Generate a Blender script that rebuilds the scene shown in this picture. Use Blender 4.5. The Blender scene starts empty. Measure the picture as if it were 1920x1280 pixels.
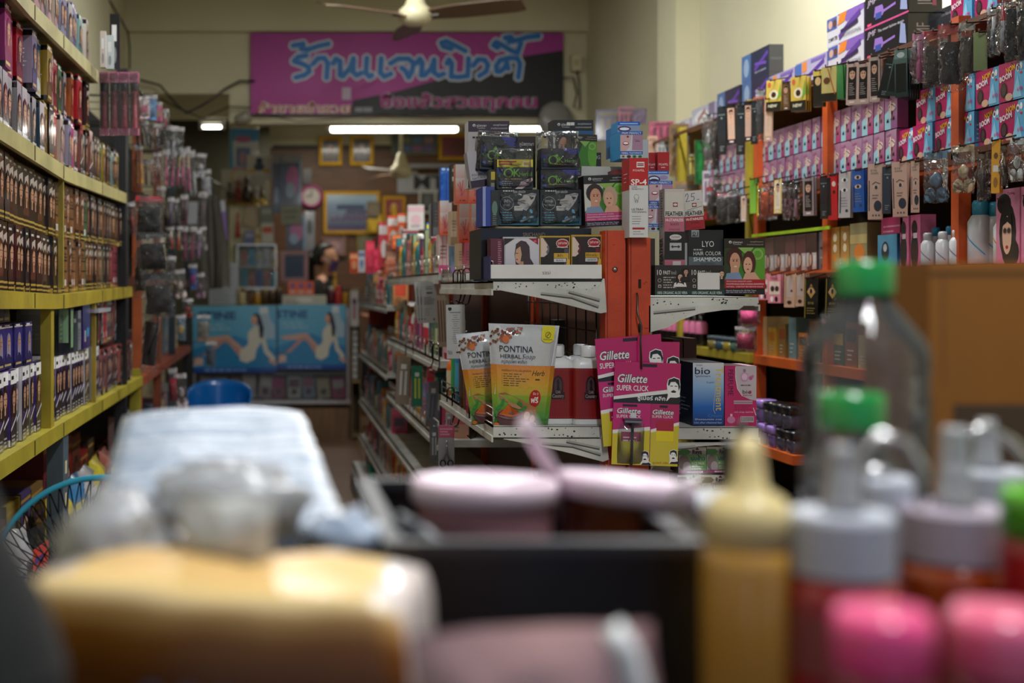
import bpy, math, random
from mathutils import Vector, Matrix, noise
# ------------------------------------------------------------------ camera, world, lights, exposure
SC = bpy.context.scene
ROOT = SC.collection
F, CX, CY, EYE = 2400.0, 520.0, 540.0, 1.2      # focal length in pixels, optical axis, eye height
cam = bpy.data.cameras.new('camera')
cam_o = bpy.data.objects.new('camera', cam)
ROOT.objects.link(cam_o)
cam_o.location = (0, 0, EYE)
cam_o.rotation_euler = (math.pi / 2, 0, 0)
cam.sensor_width = 36
cam.lens = F / 1920 * 36
cam.shift_x = (960 - CX) / 1920
cam.shift_y = -(640 - CY) / 1920
cam.clip_start = 0.05
cam.clip_end = 60
cam.dof.use_dof = True
cam.dof.focus_distance = 2.92
cam.dof.aperture_fstop = 3.0
cam.dof.aperture_blades = 0
SC.camera = cam_o
SC.view_settings.view_transform = 'Standard'
SC.view_settings.look = 'None'
SC.view_settings.gamma = 1
SC.view_settings.exposure = 0.0
SC.cycles.transparent_max_bounces = 24
SC.cycles.max_bounces = 6
SC.cycles.caustics_reflective = False
SC.cycles.caustics_refractive = False
SC.cycles.sample_clamp_indirect = 4
w = bpy.data.worlds.new('world'); SC.world = w; w.use_nodes = True
w.node_tree.nodes['Background'].inputs[0].default_value = (0.62, 0.74, 1.0, 1)   # daylight of the street behind the camera
w.node_tree.nodes['Background'].inputs[1].default_value = 0.42
def area(name, loc, rot, sx, sy, power, col):
 l = bpy.data.lights.new(name, 'AREA'); l.shape = 'RECTANGLE'; l.size = sx; l.size_y = sy
 l.energy = power; l.color = col
 o = bpy.data.objects.new(name, l); ROOT.objects.link(o); o.location = loc; o.rotation_euler = rot
 return o
# tubes on the ceiling of the shop (their fixtures are built further down at the same places)
TUBES = [(1.35, 3.9, 3.08, 74), (-0.15, 3.6, 3.08, 26), (0.45, 6.0, 3.08, 26), (0.5, 0.75, 2.62, 42)]
for tx_, ty_, tz_, tp_ in TUBES:
 area('tube_light', (tx_, ty_, tz_), (0, 0, 0), 0.10, 1.15, tp_, (0.97, 0.99, 1.0))
area('tube_light', (0.5, 10.9, 2.6), (0, 0, 0), 1.1, 0.1, 16, (1.0, 0.95, 0.82))
# ------------------------------------------------------------------ helpers
def lin(h):
 h = h.lstrip('#')
 r = [int(h[i:i + 2], 16) / 255 for i in (0, 2, 4)]
 return tuple(((c / 12.92) if c <= 0.04045 else ((c + 0.055) / 1.055) ** 2.4) for c in r) + (1.0,)
_lc = {}
def C(c):
 if isinstance(c, str):
  if c not in _lc: _lc[c] = lin(c)
  return _lc[c]
 return c
def P(px, py, Y):
 return Vector(((px - CX) / F * Y, Y, EYE + (CY - py) / F * Y))
MAT = {}
def attr_mat(name, rough, metal=0.0, coat=0.0, bump=0.0, bscale=80, spec=0.5, wear=0.12, wscale=25, trans=0.0):
 m = bpy.data.materials.new(name); m.use_nodes = True
 n = m.node_tree.nodes; l = m.node_tree.links
 b = n['Principled BSDF']
 a = n.new('ShaderNodeAttribute'); a.attribute_name = 'Col'
 no = n.new('ShaderNodeTexNoise'); no.inputs['Scale'].default_value = wscale; no.inputs['Detail'].default_value = 4
 mr = n.new('ShaderNodeMapRange'); mr.inputs['From Min'].default_value = .3; mr.inputs['From Max'].default_value = .7
 mr.inputs['To Min'].default_value = 1 - wear; mr.inputs['To Max'].default_value = 1.0
 mx = n.new('ShaderNodeMix'); mx.data_type = 'RGBA'; mx.blend_type = 'MULTIPLY'; mx.inputs['Factor'].default_value = 1
 tc = n.new('ShaderNodeTexCoord')
 l.new(tc.outputs['Object'], no.inputs['Vector'])
 l.new(no.outputs['Fac'], mr.inputs['Value'])
 l.new(a.outputs['Color'], mx.inputs[6]); l.new(mr.outputs['Result'], mx.inputs[7])
 l.new(mx.outputs[2], b.inputs['Base Color'])
 b.inputs['Roughness'].default_value = rough; b.inputs['Metallic'].default_value = metal
 b.inputs['Coat Weight'].default_value = coat; b.inputs['Coat Roughness'].default_value = .08
 b.inputs['Specular IOR Level'].default_value = spec
 b.inputs['Transmission Weight'].default_value = trans
 if bump:
  n2 = n.new('ShaderNodeTexNoise'); n2.inputs['Scale'].default_value = bscale; n2.inputs['Detail'].default_value = 3
  bp = n.new('ShaderNodeBump'); bp.inputs['Strength'].default_value = bump; bp.inputs['Distance'].default_value = .01
  l.new(tc.outputs['Object'], n2.inputs['Vector']); l.new(n2.outputs['Fac'], bp.inputs['Height'])
  l.new(bp.outputs['Normal'], b.inputs['Normal'])
 MAT[name] = m
 return m
attr_mat('card', .5, wear=.08)
attr_mat('gloss', .22, coat=.5, wear=.05)
attr_mat('sachet', .2, coat=.6, bump=.35, bscale=28, wear=.05)
attr_mat('plastic', .32, wear=.05)
attr_mat('matte', .85, wear=.12)
attr_mat('metal', .3, metal=1.0, wear=.15)
attr_mat('gold', .3, metal=.85, bump=.6, bscale=120)
attr_mat('foil', .16, metal=.9, bump=.8, bscale=30)
attr_mat('paint', .45, bump=.08, bscale=60, wear=.35, wscale=9)
attr_mat('skin', .5, wear=.03)
attr_mat('hair', .4, wear=.2)
attr_mat('cloth', .95, bump=.2, bscale=200)
attr_mat('wood', .5, bump=.1, bscale=30, wear=.45, wscale=6)
def emis(name, col, s):
 m = bpy.data.materials.new(name); m.use_nodes = True
 b = m.node_tree.nodes['Principled BSDF']
 b.inputs['Base Color'].default_value = (.8, .8, .8, 1)
 b.inputs['Emission Color'].default_value = col; b.inputs['Emission Strength'].default_value = s
 MAT[name] = m
emis('tube', (1, .98, .9, 1), 9.0)
def clear_mat(name, tint, opac, rough=.06, bump=.0, bscale=25, body=None):
 """thin see-through plastic: a tinted transparent sheet under a sharp glossy layer, some milky body if asked"""
 m = bpy.data.materials.new(name); m.use_nodes = True
 n = m.node_tree.nodes; l = m.node_tree.links; n.clear()
 out = n.new('ShaderNodeOutputMaterial')
 tr = n.new('ShaderNodeBsdfTransparent'); tr.inputs[0].default_value = C(tint)
 gl = n.new('ShaderNodeBsdfGlossy'); gl.inputs['Roughness'].default_value = rough; gl.inputs[0].default_value = (.95, .95, .95, 1)
 df = n.new('ShaderNodeBsdfDiffuse'); df.inputs[0].default_value = C(body or '#d8dadc')
 lw = n.new('ShaderNodeLayerWeight'); lw.inputs['Blend'].default_value = .28
 m1 = n.new('ShaderNodeMixShader'); m1.inputs[0].default_value = opac
 l.new(tr.outputs[0], m1.inputs[1]); l.new(df.outputs[0], m1.inputs[2])
 m2 = n.new('ShaderNodeMixShader')
 l.new(lw.outputs['Fresnel'], m2.inputs[0]); l.new(m1.outputs[0], m2.inputs[1]); l.new(gl.outputs[0], m2.inputs[2])
 l.new(m2.outputs[0], out.inputs[0])
 if bump:
  tc = n.new('ShaderNodeTexCoord')
  n2 = n.new('ShaderNodeTexNoise'); n2.inputs['Scale'].default_value = bscale; n2.inputs['Detail'].default_value = 3
  n2.inputs['Distortion'].default_value = 1.2
  bp = n.new('ShaderNodeBump'); bp.inputs['Strength'].default_value = bump; bp.inputs['Distance'].default_value = .02
  l.new(tc.outputs['Object'], n2.inputs['Vector']); l.new(n2.outputs['Fac'], bp.inputs['Height'])
  for q in (gl, lw, df): l.new(bp.outputs['Normal'], q.inputs['Normal'])
 MAT[name] = m
clear_mat('cello', '#f4f4f4', .03, .05, .9, 24)
clear_mat('clear', '#eceff0', .03, .04, .15, 20)
clear_mat('bottleclear', '#dfe3e6', .05, .03, .2, 14)
clear_mat('milky', '#e6e6e6', .55, .25, .1, 20, '#b4b6ba')
clear_mat('sheeting', '#d8dde4', .85, .42, .2, 16, '#8797ad')
# ---- text turned into flat outlines (Latin and Thai)
_tc = {}
def text_geo(s, bold=0.0, res=2):
 k = (s, bold, res)
 if k in _tc: return _tc[k]
 c = bpy.data.curves.new('t', 'FONT'); c.body = s; c.size = 1; c.resolution_u = res; c.offset = bold
 o = bpy.data.objects.new('t', c); ROOT.objects.link(o)
 dg = bpy.context.evaluated_depsgraph_get()
 m = bpy.data.meshes.new_from_object(o.evaluated_get(dg))
 vs = [(v.co.x, v.co.y) for v in m.vertices]; fs = [tuple(p.vertices) for p in m.polygons]
 bpy.data.objects.remove(o); bpy.data.curves.remove(c); bpy.data.meshes.remove(m)
 if vs:
  x0 = min(v[0] for v in vs); x1 = max(v[0] for v in vs)
  vs = [(x - x0, y) for x, y in vs]; wd = x1 - x0
 else: wd = 1
 _tc[k] = (vs, fs, wd)
 return _tc[k]
class Art:
 """flat printed artwork: shapes in metres on a face w x h, each layer a hair above the last"""
 def __init__(s, w, h, bg='#ffffff', bg2=None, nx=1, ny=1):
  s.w, s.h, s.sh, s.bb = w, h, [], []
  s.rect(0, 0, 1, 1, bg, bg2, nx, ny)
 def _add(s, polys, cols):
  if not isinstance(cols[0], list):
   np_, nc = [], []
   for k, p in enumerate(polys):
    q = s._clip(p)
    if len(q) > 2: np_.append(q); nc.append(cols[k] if len(cols) == len(polys) else cols[0])
   polys, cols = np_, nc
  if not polys: return
  xs = [p[0] for q in polys for p in q]; ys = [p[1] for q in polys for p in q]
  bb = (min(xs), min(ys), max(xs), max(ys)); L = 0; c0 = cols[0]
  for bo, l, c in s.bb:
   if bo[0] < bb[2] and bb[0] < bo[2] and bo[1] < bb[3] and bb[1] < bo[3]: L = max(L, l + (0 if c == c0 and c is not None else 1))
  s.bb.append((bb, L, c0 if not isinstance(c0, list) else None)); s.sh.append((polys, cols, L))
 def _clip(s, p):
  for ax, lim, sg in ((0, 0, 1), (0, s.w, -1), (1, 0, 1), (1, s.h, -1)):
   if not p: return p
   if all((v[ax] - lim) * sg >= -1e-9 for v in p): continue
   o = []
   for i in range(len(p)):
    a, b = p[i - 1], p[i]; da, db = (a[ax] - lim) * sg, (b[ax] - lim) * sg
    if (da < 0) != (db < 0):
     t = da / (da - db); o.append((a[0] + (b[0] - a[0]) * t, a[1] + (b[1] - a[1]) * t))
    if db >= 0: o.append(b)
   p = o
  return p
 def rect(s, x, y, w, h, c, c2=None, nx=1, ny=1):     # fractions of the face, y up; c bottom colour, c2 top colour
  c = C(c); c2 = C(c2) if c2 else c
  P_, K = [], []
  mixc = lambda t: tuple(c[i] * (1 - t) + c2[i] * t for i in range(4))
  for i in range(nx):
   for j in range(ny):
    xa, xb = x + w * i / nx, x + w * (i + 1) / nx
    ya, yb = y + h * j / ny, y + h * (j + 1) / ny
    P_.append([(xa * s.w, ya * s.h), (xb * s.w, ya * s.h), (xb * s.w, yb * s.h), (xa * s.w, yb * s.h)])
    a, b = mixc(j / ny), mixc((j + 1) / ny)
    K.append([a, a, b, b])
  s._add(P_, K); return s
 def poly(s, pts, c):
  p = [(x * s.w, y * s.h) for x, y in pts]
  ar = sum(p[i][0] * p[(i + 1) % len(p)][1] - p[(i + 1) % len(p)][0] * p[i][1] for i in range(len(p)))
  if ar < 0: p.reverse()
  s._add([p], [C(c)]); return s
 def ell(s, x, y, rx, ry, c, n=14, rot=0):
  pts = []
  for i in range(n):
   a = 2 * math.pi * i / n; u, v = rx * math.cos(a) * s.w, ry * math.sin(a) * s.h
   pts.append((x * s.w + u * math.cos(rot) - v * math.sin(rot), y * s.h + u * math.sin(rot) + v * math.cos(rot)))
  s._add([pts], [C(c)]); return s
 def ring(s, x, y, r, t, c, n=22):                    # r and t in fractions of the width
  P_ = []
  for i in range(n):
   a, b = 2 * math.pi * i / n, 2 * math.pi * (i + 1) / n
   q = []
   for rr, an in ((r - t, a), (r, a), (r, b), (r - t, b)):
    q.append(((x + rr * math.cos(an)) * s.w, y * s.h + rr * math.sin(an) * s.w))
   P_.append(q)
  s._add(P_, [C(c)] * n); return s
 def line(s, pts, t, c):                               # t fraction of the width
  p = [Vector((x * s.w, y * s.h)) for x, y in pts]; t = t * s.w / 2
  P_ = []
  for a, b in zip(p, p[1:]):
   d = (b - a)
   if d.length < 1e-9: continue
   d.normalize(); n = Vector((-d.y, d.x)) * t; e = d * t * .5
   P_.append([tuple(a - n - e), tuple(b - n + e), tuple(b + n + e), tuple(a + n - e)])
  s._add(P_, [C(c)] * len(P_)); return s
 def text(s, st, x, y, h, c, w=None, align='l', rot=0, bold=0.0, res=2, shear=0, maxw=None):
  """baseline at x, y; capital height h (fraction of the face height); w squeezes the line to that fraction of the width"""
  vs, fs, wd = text_geo(st, bold, res)
  k = h * s.h / .70; kx = k
  if w: kx = w * s.w / wd
  elif maxw and wd * k > maxw * s.w: kx = maxw * s.w / wd
  off = {'l': 0, 'c': -wd * kx / 2, 'r': -wd * kx}[align]
  cr, sr = math.cos(rot), math.sin(rot)
  P_ = []
  q = []
  for u, v in vs:
   a, b = u * kx + off + shear * v * k, v * k
   q.append((x * s.w + a * cr - b * sr, y * s.h + a * sr + b * cr))
  for f in fs: P_.append([q[i] for i in f])
  s._add(P_, [C(c)] * len(P_)); return s
 def lines(s, x, y, w, n, dy, t, c, seed=1, align='l'):   # small print too small to read
  r = random.Random(seed); P_ = []
  for i in range(n):
   ww = w * r.uniform(.55, 1); xx = x if align == 'l' else x - ww / 2
   yy = y - i * dy; u = xx
   while u < xx + ww:
    l_ = r.uniform(.03, .10); e = min(u + l_, xx + ww)
    P_.append([(u * s.w, yy * s.h), (e * s.w, yy * s.h), (e * s.w, (yy + t) * s.h), (u * s.w, (yy + t) * s.h)])
    u = e + .018
  s._add(P_, [C(c)] * len(P_)); return s
def woman(a, x, y, k, hair='#1c1210', skin='#d9a98a', top='#b03040', long=True, lips='#a02030'):
 """a printed portrait; k is the head height as a fraction of the face height, x,y the middle of the head"""
 r = a.h / a.w
 X = lambda v: x + v * k * r
 Y_ = lambda v: y + v * k
 a.poly([(X(-1.0), Y_(-1.5)), (X(-.85), Y_(-.95)), (X(-.25), Y_(-.66)), (X(.25), Y_(-.66)), (X(.85), Y_(-.95)), (X(1.0), Y_(-1.5))], top)
 if long:
  a.poly([(X(-.55), Y_(-1.2)), (X(-.58), Y_(-.2)), (X(-.45), Y_(.4)), (X(0), Y_(.66)), (X(.45), Y_(.4)), (X(.58), Y_(-.2)), (X(.6), Y_(-1.25)), (X(.3), Y_(-1.0)), (X(-.3), Y_(-.9))], hair)
 else:
  a.ell(X(0), Y_(.12), .5 * k * r, .56 * k, hair)
 a.rect(X(-.14), Y_(-.8), .28 * k * r, .4 * k, skin)
 a.ell(X(0), Y_(0), .34 * k * r, .5 * k, skin)
 a.poly([(X(-.36), Y_(.1)), (X(-.3), Y_(.44)), (X(0), Y_(.6)), (X(.3), Y_(.46)), (X(.36), Y_(.1)), (X(.22), Y_(.32)), (X(-.1), Y_(.36))], hair)
 a.rect(X(-.24), Y_(.0), .17 * k * r, .05 * k, '#20140f'); a.rect(X(.08), Y_(.0), .17 * k * r, .05 * k, '#20140f')
 a.rect(X(-.11), Y_(-.3), .22 * k * r, .06 * k, lips)
 return a
EPS = .0003
class MB:
 def __init__(s): s.v, s.f, s.c, s.m, s.s = [], [], [], [], []; s.T = None
 def vert(s, p):
  p = Vector(p)
  if s.T is not None: p = s.T @ p
  s.v.append(p); return len(s.v) - 1
 def idx(s, ids, col, mat='card', smooth=False):
  s.f.append(tuple(ids)); s.c.append(col if isinstance(col, list) else C(col)); s.m.append(mat); s.s.append(smooth)
 def face(s, pts, col, mat='card', smooth=False):
  s.idx([s.vert(p) for p in pts], col, mat, smooth)
 def box(s, x0, y0, z0, x1, y1, z1, col, mat='card', skip=''):
  if x0 > x1: x0, x1 = x1, x0
  if y0 > y1: y0, y1 = y1, y0
  if z0 > z1: z0, z1 = z1, z0
  i = [s.vert(p) for p in ((x0, y0, z0), (x1, y0, z0), (x1, y1, z0), (x0, y1, z0), (x0, y0, z1), (x1, y0, z1), (x1, y1, z1), (x0, y1, z1))]
  for k, q in (('f', (0, 1, 5, 4)), ('r', (1, 2, 6, 5)), ('b', (2, 3, 7, 6)), ('l', (3, 0, 4, 7)), ('t', (4, 5, 6, 7)), ('d', (3, 2, 1, 0))):
   if k not in skip: s.idx([i[j] for j in q], col, mat)
  return s
 def rbox(s, x0, y0, z0, x1, y1, z1, r, col, mat='plastic', seg=3):
  """box with its upright edges rounded by r and a small rounding on the top edge"""
  pts = []
  for cx, cy, a0 in ((x1 - r, y1 - r, 0), (x0 + r, y1 - r, 90), (x0 + r, y0 + r, 180), (x1 - r, y0 + r, 270)):
   for k in range(seg + 1):
    a = math.radians(a0 + 90 * k / seg); pts.append((cx, cy, math.cos(a), math.sin(a)))
  n = len(pts); rr = min(r, (z1 - z0) * .25)
  rings = [(r * .92, z0), (r, z0 + rr * .15), (r, z1 - rr), (r - rr * .3, z1 - rr * .3), (r - rr, z1)]
  ids = [[s.vert((px + ux * q, py + uy * q, z)) for px, py, ux, uy in pts] for q, z in rings]
  for a, b in zip(ids, ids[1:]):
   for k in range(n): s.idx((a[k], a[(k + 1) % n], b[(k + 1) % n], b[k]), col, mat, True)
  s.idx(ids[-1], col, mat); s.idx(list(reversed(ids[0])), col, mat)
  return s
 def lathe(s, prof, seg=20, col='#ffffff', mat='plastic', c=(0, 0), sx=1, sy=1, caps=True, cols=None):
  rings = []
  for r, z in prof:
   rings.append([s.vert((c[0] + r * sx * math.cos(2 * math.pi * k / seg), c[1] + r * sy * math.sin(2 * math.pi * k / seg), z)) for k in range(seg)])
  for j, (a, b) in enumerate(zip(rings, rings[1:])):
   cc = cols[j] if cols else col
   for k in range(seg): s.idx((a[k], a[(k + 1) % seg], b[(k + 1) % seg], b[k]), cc, mat, True)
  if caps:
   if prof[0][0] > 1e-5: s.idx(list(reversed(rings[0])), cols[0] if cols else col, mat)
   if prof[-1][0] > 1e-5: s.idx(rings[-1], cols[-1] if cols else col, mat)
  return s
 def tube(s, pts, r, col, mat='metal', seg=6, closed=False):
  pts = [Vector(p) for p in pts]; n = len(pts); rings = []
  up = Vector((0.13, 0.21, 1)).normalized()
  for i, p in enumerate(pts):
   if closed: d = pts[(i + 1) % n] - pts[i - 1]
   else: d = pts[min(i + 1, n - 1)] - pts[max(i - 1, 0)]
   if d.length < 1e-9: d = Vector((0, 0, 1))
   d.normalize(); a = d.cross(up)
   if a.length < .05: a = d.cross(Vector((1, 0, 0)))
   a.normalize(); b = d.cross(a)
   rr = r[i] if isinstance(r, (list, tuple)) else r
   rings.append([s.vert(p + a * rr * math.cos(2 * math.pi * k / seg) + b * rr * math.sin(2 * math.pi * k / seg)) for k in range(seg)])
  rg = list(zip(rings, rings[1:])) + ([(rings[-1], rings[0])] if closed else [])
  for a, b in rg:
   for k in range(seg): s.idx((a[k], b[k], b[(k + 1) % seg], a[(k + 1) % seg]), col, mat, True)
  if not closed: s.idx(rings[0], col, mat); s.idx(list(reversed(rings[-1])), col, mat)
  return s
 def prism(s, pts, y0, y1, col, mat='paint', axis='y'):
  """extrude an outline given in x,z from y0 to y1 (axis x: outline in y,z)"""
  f = (lambda p, t: (p[0], t, p[1])) if axis == 'y' else ((lambda p, t: (t, p[0], p[1])) if axis == 'x' else (lambda p, t: (p[0], p[1], t)))
  a = [s.vert(f(p, y0)) for p in pts]; b = [s.vert(f(p, y1)) for p in pts]; n = len(pts)
  s.idx(a, col, mat); s.idx(list(reversed(b)), col, mat)
  for k in range(n): s.idx((a[k], b[k], b[(k + 1) % n], a[(k + 1) % n]), col, mat)
  return s
 def art(s, a, fn, mat='card', l0=1, eps=EPS):
  for si, (polys, cols, li) in enumerate(a.sh):
   for k, p in enumerate(polys):
    c = cols[k] if len(cols) == len(polys) else cols[0]
    jt = ((si * 5 + (k * 3 if len(polys) < 30 else 0)) % 31) * eps / 34 if si else 0
    s.idx([s.vert(fn(u, v, (li + l0) * eps + jt)) for u, v in p], c, mat)
  return s
 def art_flat(s, a, o, U, V, mat='card', eps=EPS):
  o, U, V = Vector(o), Vector(U).normalized(), Vector(V).normalized(); N = U.cross(V)
  return s.art(a, lambda u, v, t: o + U * u + V * v + N * t, mat, eps=eps)
 def pillow(s, w, h, t, col, mat='sachet', nx=6, ny=8, crumple=.0, seed=0, flatz=0.0, x0=None, z0=0, pw=.6):
  """pouch standing in the x,z plane, front towards -y"""
  x0 = -w / 2 if x0 is None else x0
  for sg in (-1, 1):
   ids = []
   for j in range(ny + 1):
    row = []
    for i in range(nx + 1):
     u, v = i / nx, j / ny
     b = (math.sin(math.pi * u) * math.sin(math.pi * v)) ** pw if 0 < u < 1 and 0 < v < 1 else 0
     e = 0 < u < 1 and 0 < v < 1
     nz = noise.noise(Vector((u * 4 + seed * 7.3, v * 5, sg * 3.1 + seed))) * crumple
     nz2 = noise.noise(Vector((u * 3, v * 4 + seed * 3.7, 9 + sg))) * crumple * .8
     row.append(s.vert((x0 + u * w + nz2 * (1 if e else .5), sg * t / 2 * b + (nz if e else nz * .3), z0 + v * h + (0 if e else nz2 * .6))))
    ids.append(row)
   for j in range(ny):
    for i in range(nx):
     q = (ids[j][i], ids[j][i + 1], ids[j + 1][i + 1], ids[j + 1][i])
     s.idx(q if sg < 0 else tuple(reversed(q)), col, mat, True)
  return s
 def mesh(s, name='m'):
  me = bpy.data.meshes.new(name)
  me.from_pydata([tuple(v) for v in s.v], [], s.f)
  names = []
  for m in s.m:
   if m not in names: names.append(m)
  for nme in names: me.materials.append(MAT[nme])
  ix = {nme: i for i, nme in enumerate(names)}
  me.polygons.foreach_set('material_index', [ix[m] for m in s.m])
  me.polygons.foreach_set('use_smooth', s.s)
  at = me.color_attributes.new('Col', 'FLOAT_COLOR', 'CORNER')
  buf = []
  for f, c in zip(s.f, s.c):
   if isinstance(c, list):
    for q in c: buf.extend(q)
   else:
    for _ in f: buf.extend(c)
  at.data.foreach_set('color', buf)
  me.update()
  return me
 def build(s, name, parent=None, label=None):
  return link(s.mesh(name), name, parent, label)
def link(me, name, parent=None, label=None):
 o = bpy.data.objects.new(name, me); ROOT.objects.link(o)
 if parent is not None: o.parent = parent
 if label: o['label'] = label
 return o
LAB = {}
def tag(o, label, cat, group=None, kind=None):
 n = len(label.split())
 if not 4 <= n <= 16: print('LABEL LENGTH', n, label)
 if label in LAB and not (group and LAB[label] == group): print('DUPLICATE LABEL', label)
 LAB[label] = group
 o['label'] = label; o['category'] = cat
 if group: o['group'] = group
 if kind: o['kind'] = kind
 return o
def put(o, loc, rz=0, rx=0, ry=0):
 o.location = loc; o.rotation_euler = (math.radians(rx), math.radians(ry), math.radians(rz)); return o
def thing(name, label, cat, loc=(0, 0, 0), rz=0, group=None, rx=0, ry=0):
 o = bpy.data.objects.new(name, None); ROOT.objects.link(o); o.empty_display_size = .05
 put(o, loc, rz, rx, ry); return tag(o, label, cat, group)
def single(mb, name, label, cat, loc=(0, 0, 0), rz=0, group=None, rx=0, ry=0):
 me = mb if isinstance(mb, bpy.types.Mesh) else mb.mesh(name)
 o = link(me, name); put(o, loc, rz, rx, ry); return tag(o, label, cat, group)
def struct(mb, name):
 o = mb.build(name); o['kind'] = 'structure'; return o
def dup(root, loc, rz, label, group=None, rx=0, ry=0):
 r = root.copy(); ROOT.objects.link(r); put(r, loc, rz, rx, ry)
 if 'group' in r and not group: del r['group']
 r['label'] = 'x'; tag(r, label, root['category'], group)
 for ch in list(root.children):
  c = ch.copy(); ROOT.objects.link(c); c.parent = r
  for g in ch.children:
   d = g.copy(); ROOT.objects.link(d); d.parent = c
 return r
ORD = ['first', 'second', 'third', 'fourth', 'fifth', 'sixth', 'seventh', 'eighth', 'ninth', 'tenth', 'eleventh', 'twelfth', 'thirteenth', 'fourteenth', 'fifteenth',
       'sixteenth', 'seventeenth', 'eighteenth', 'nineteenth', 'twentieth'] + ['twenty-' + x for x in ('first', 'second', 'third', 'fourth', 'fifth', 'sixth', 'seventh', 'eighth', 'ninth')] + \
      ['thirtieth'] + ['thirty-' + x for x in ('first', 'second', 'third', 'fourth', 'fifth', 'sixth', 'seventh', 'eighth', 'ninth')] + ['fortieth'] + ['forty-' + x for x in ('first', 'second', 'third', 'fourth', 'fifth')]
R = random.Random(7)
def carton(w, d, h, front, side=None, sidecol='#888888', top=None, mat='card', back=None):
 """a carton: front towards -y, base at z 0, w wide, d deep"""
 m = MB(); m.box(-w / 2, 0, 0, w / 2, d, h, sidecol, mat)
 if front: m.art_flat(front, (-w / 2, 0, 0), (1, 0, 0), (0, 0, 1), mat)
 if side:
  m.art_flat(side, (-w / 2, d, 0), (0, -1, 0), (0, 0, 1), mat)
  m.art_flat(side, (w / 2, 0, 0), (0, 1, 0), (0, 0, 1), mat)
 if top: m.face([(-w / 2, 0, h + EPS), (w / 2, 0, h + EPS), (w / 2, d, h + EPS), (-w / 2, d, h + EPS)], top, mat)
 return m
# ------------------------------------------------------------------ placing helper: a box-like thing seen front-on, given where it stands
def slab(name, label, cat, x0, y0, x1, y1, Y, d, art, side='#777777', group=None, ry=0, rz=0, mat='card', top=None, sideart=None, rx=0):
 a, b = P(x0, y1, Y), P(x1, y0, Y); w_, h_ = b.x - a.x, b.z - a.z
 m = carton(w_, d, h_, art(w_, h_) if art else None, sideart(d, h_) if sideart else None, side, top, mat)
 return single(m, name, label, cat, ((a.x + b.x) / 2, Y, a.z), rz, group, rx, ry)
def plain(c, c2=None): return lambda w_, h_: Art(w_, h_, c, c2)
# ------------------------------------------------------------------ the room
WL, WR, YB, YE, ZC = -1.0, 2.05, 8.5, 12.0, 3.2
WALL = '#d3c995'
def wallmat(name, col, col2, scale=3.0, rough=.75, sy=None):
 m = bpy.data.materials.new(name); m.use_nodes = True
 n = m.node_tree.nodes; l = m.node_tree.links; b = n['Principled BSDF']
 tc = n.new('ShaderNodeTexCoord'); no = n.new('ShaderNodeTexNoise'); no.inputs['Scale'].default_value = scale; no.inputs['Detail'].default_value = 6
 cr = n.new('ShaderNodeValToRGB'); cr.color_ramp.elements[0].position = .35; cr.color_ramp.elements[1].position = .65
 cr.color_ramp.elements[0].color = C(col2); cr.color_ramp.elements[1].color = C(col)
 mp = n.new('ShaderNodeMapping')
 if sy: mp.inputs['Scale'].default_value = sy
 l.new(tc.outputs['Object'], mp.inputs[0]); l.new(mp.outputs[0], no.inputs['Vector'])
 l.new(no.outputs['Fac'], cr.inputs[0]); l.new(cr.outputs[0], b.inputs['Base Color']); b.inputs['Roughness'].default_value = rough
 MAT[name] = m; return m
wallmat('wallpaint', '#d6d1b2', '#cbc6a6', 1.6)
wallmat('ceilpaint', '#cfcab4', '#c4bea6', 1.2)
wallmat('panelwood', '#6a4526', '#53341b', 5, .45, (1, 1, 6))
wallmat('basewood', '#8a6a4a', '#74573b', 4, .5, (6, 1, 1))
def tilemat():
 m = bpy.data.materials.new('floortile'); m.use_nodes = True
 n = m.node_tree.nodes; l = m.node_tree.links; b = n['Principled BSDF']
 tc = n.new('ShaderNodeTexCoord'); br = n.new('ShaderNodeTexBrick'); br.offset = 0; br.inputs['Scale'].default_value = 1
 br.inputs['Brick Width'].default_value = .3; br.inputs['Row Height'].default_value = .3; br.inputs['Mortar Size'].default_value = .004
 br.inputs['Color1'].default_value = C('#8d6f5c'); br.inputs['Color2'].default_value = C('#846653'); br.inputs['Mortar'].default_value = C('#4a3a30')
 l.new(tc.outputs['Object'], br.inputs['Vector']); l.new(br.outputs['Color'], b.inputs['Base Color']); b.inputs['Roughness'].default_value = .35
 MAT['floortile'] = m
tilemat()
struct(MB().box(-1.15, -1.0, -.1, 2.2, YE + .1, 0, WALL, 'floortile'), 'floor')
struct(MB().box(-1.15, -1.0, 0, WL, YE, ZC, WALL, 'wallpaint'), 'wall_left')
m = MB().box(WR, -1.0, 0, 2.2, YE, ZC, WALL, 'wallpaint'); m.box(1.93, 6.2, 0, WR, 6.5, ZC, WALL, 'wallpaint'); struct(m, 'wall_right')
struct(MB().box(-1.15, -1.0, ZC, 2.2, YB, ZC + .1, WALL, 'ceilpaint'), 'ceiling')
struct(MB().box(-1.15, YB + .1, 2.78, 2.2, YE + .1, 2.88, WALL, 'ceilpaint'), 'ceiling_back')
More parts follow.
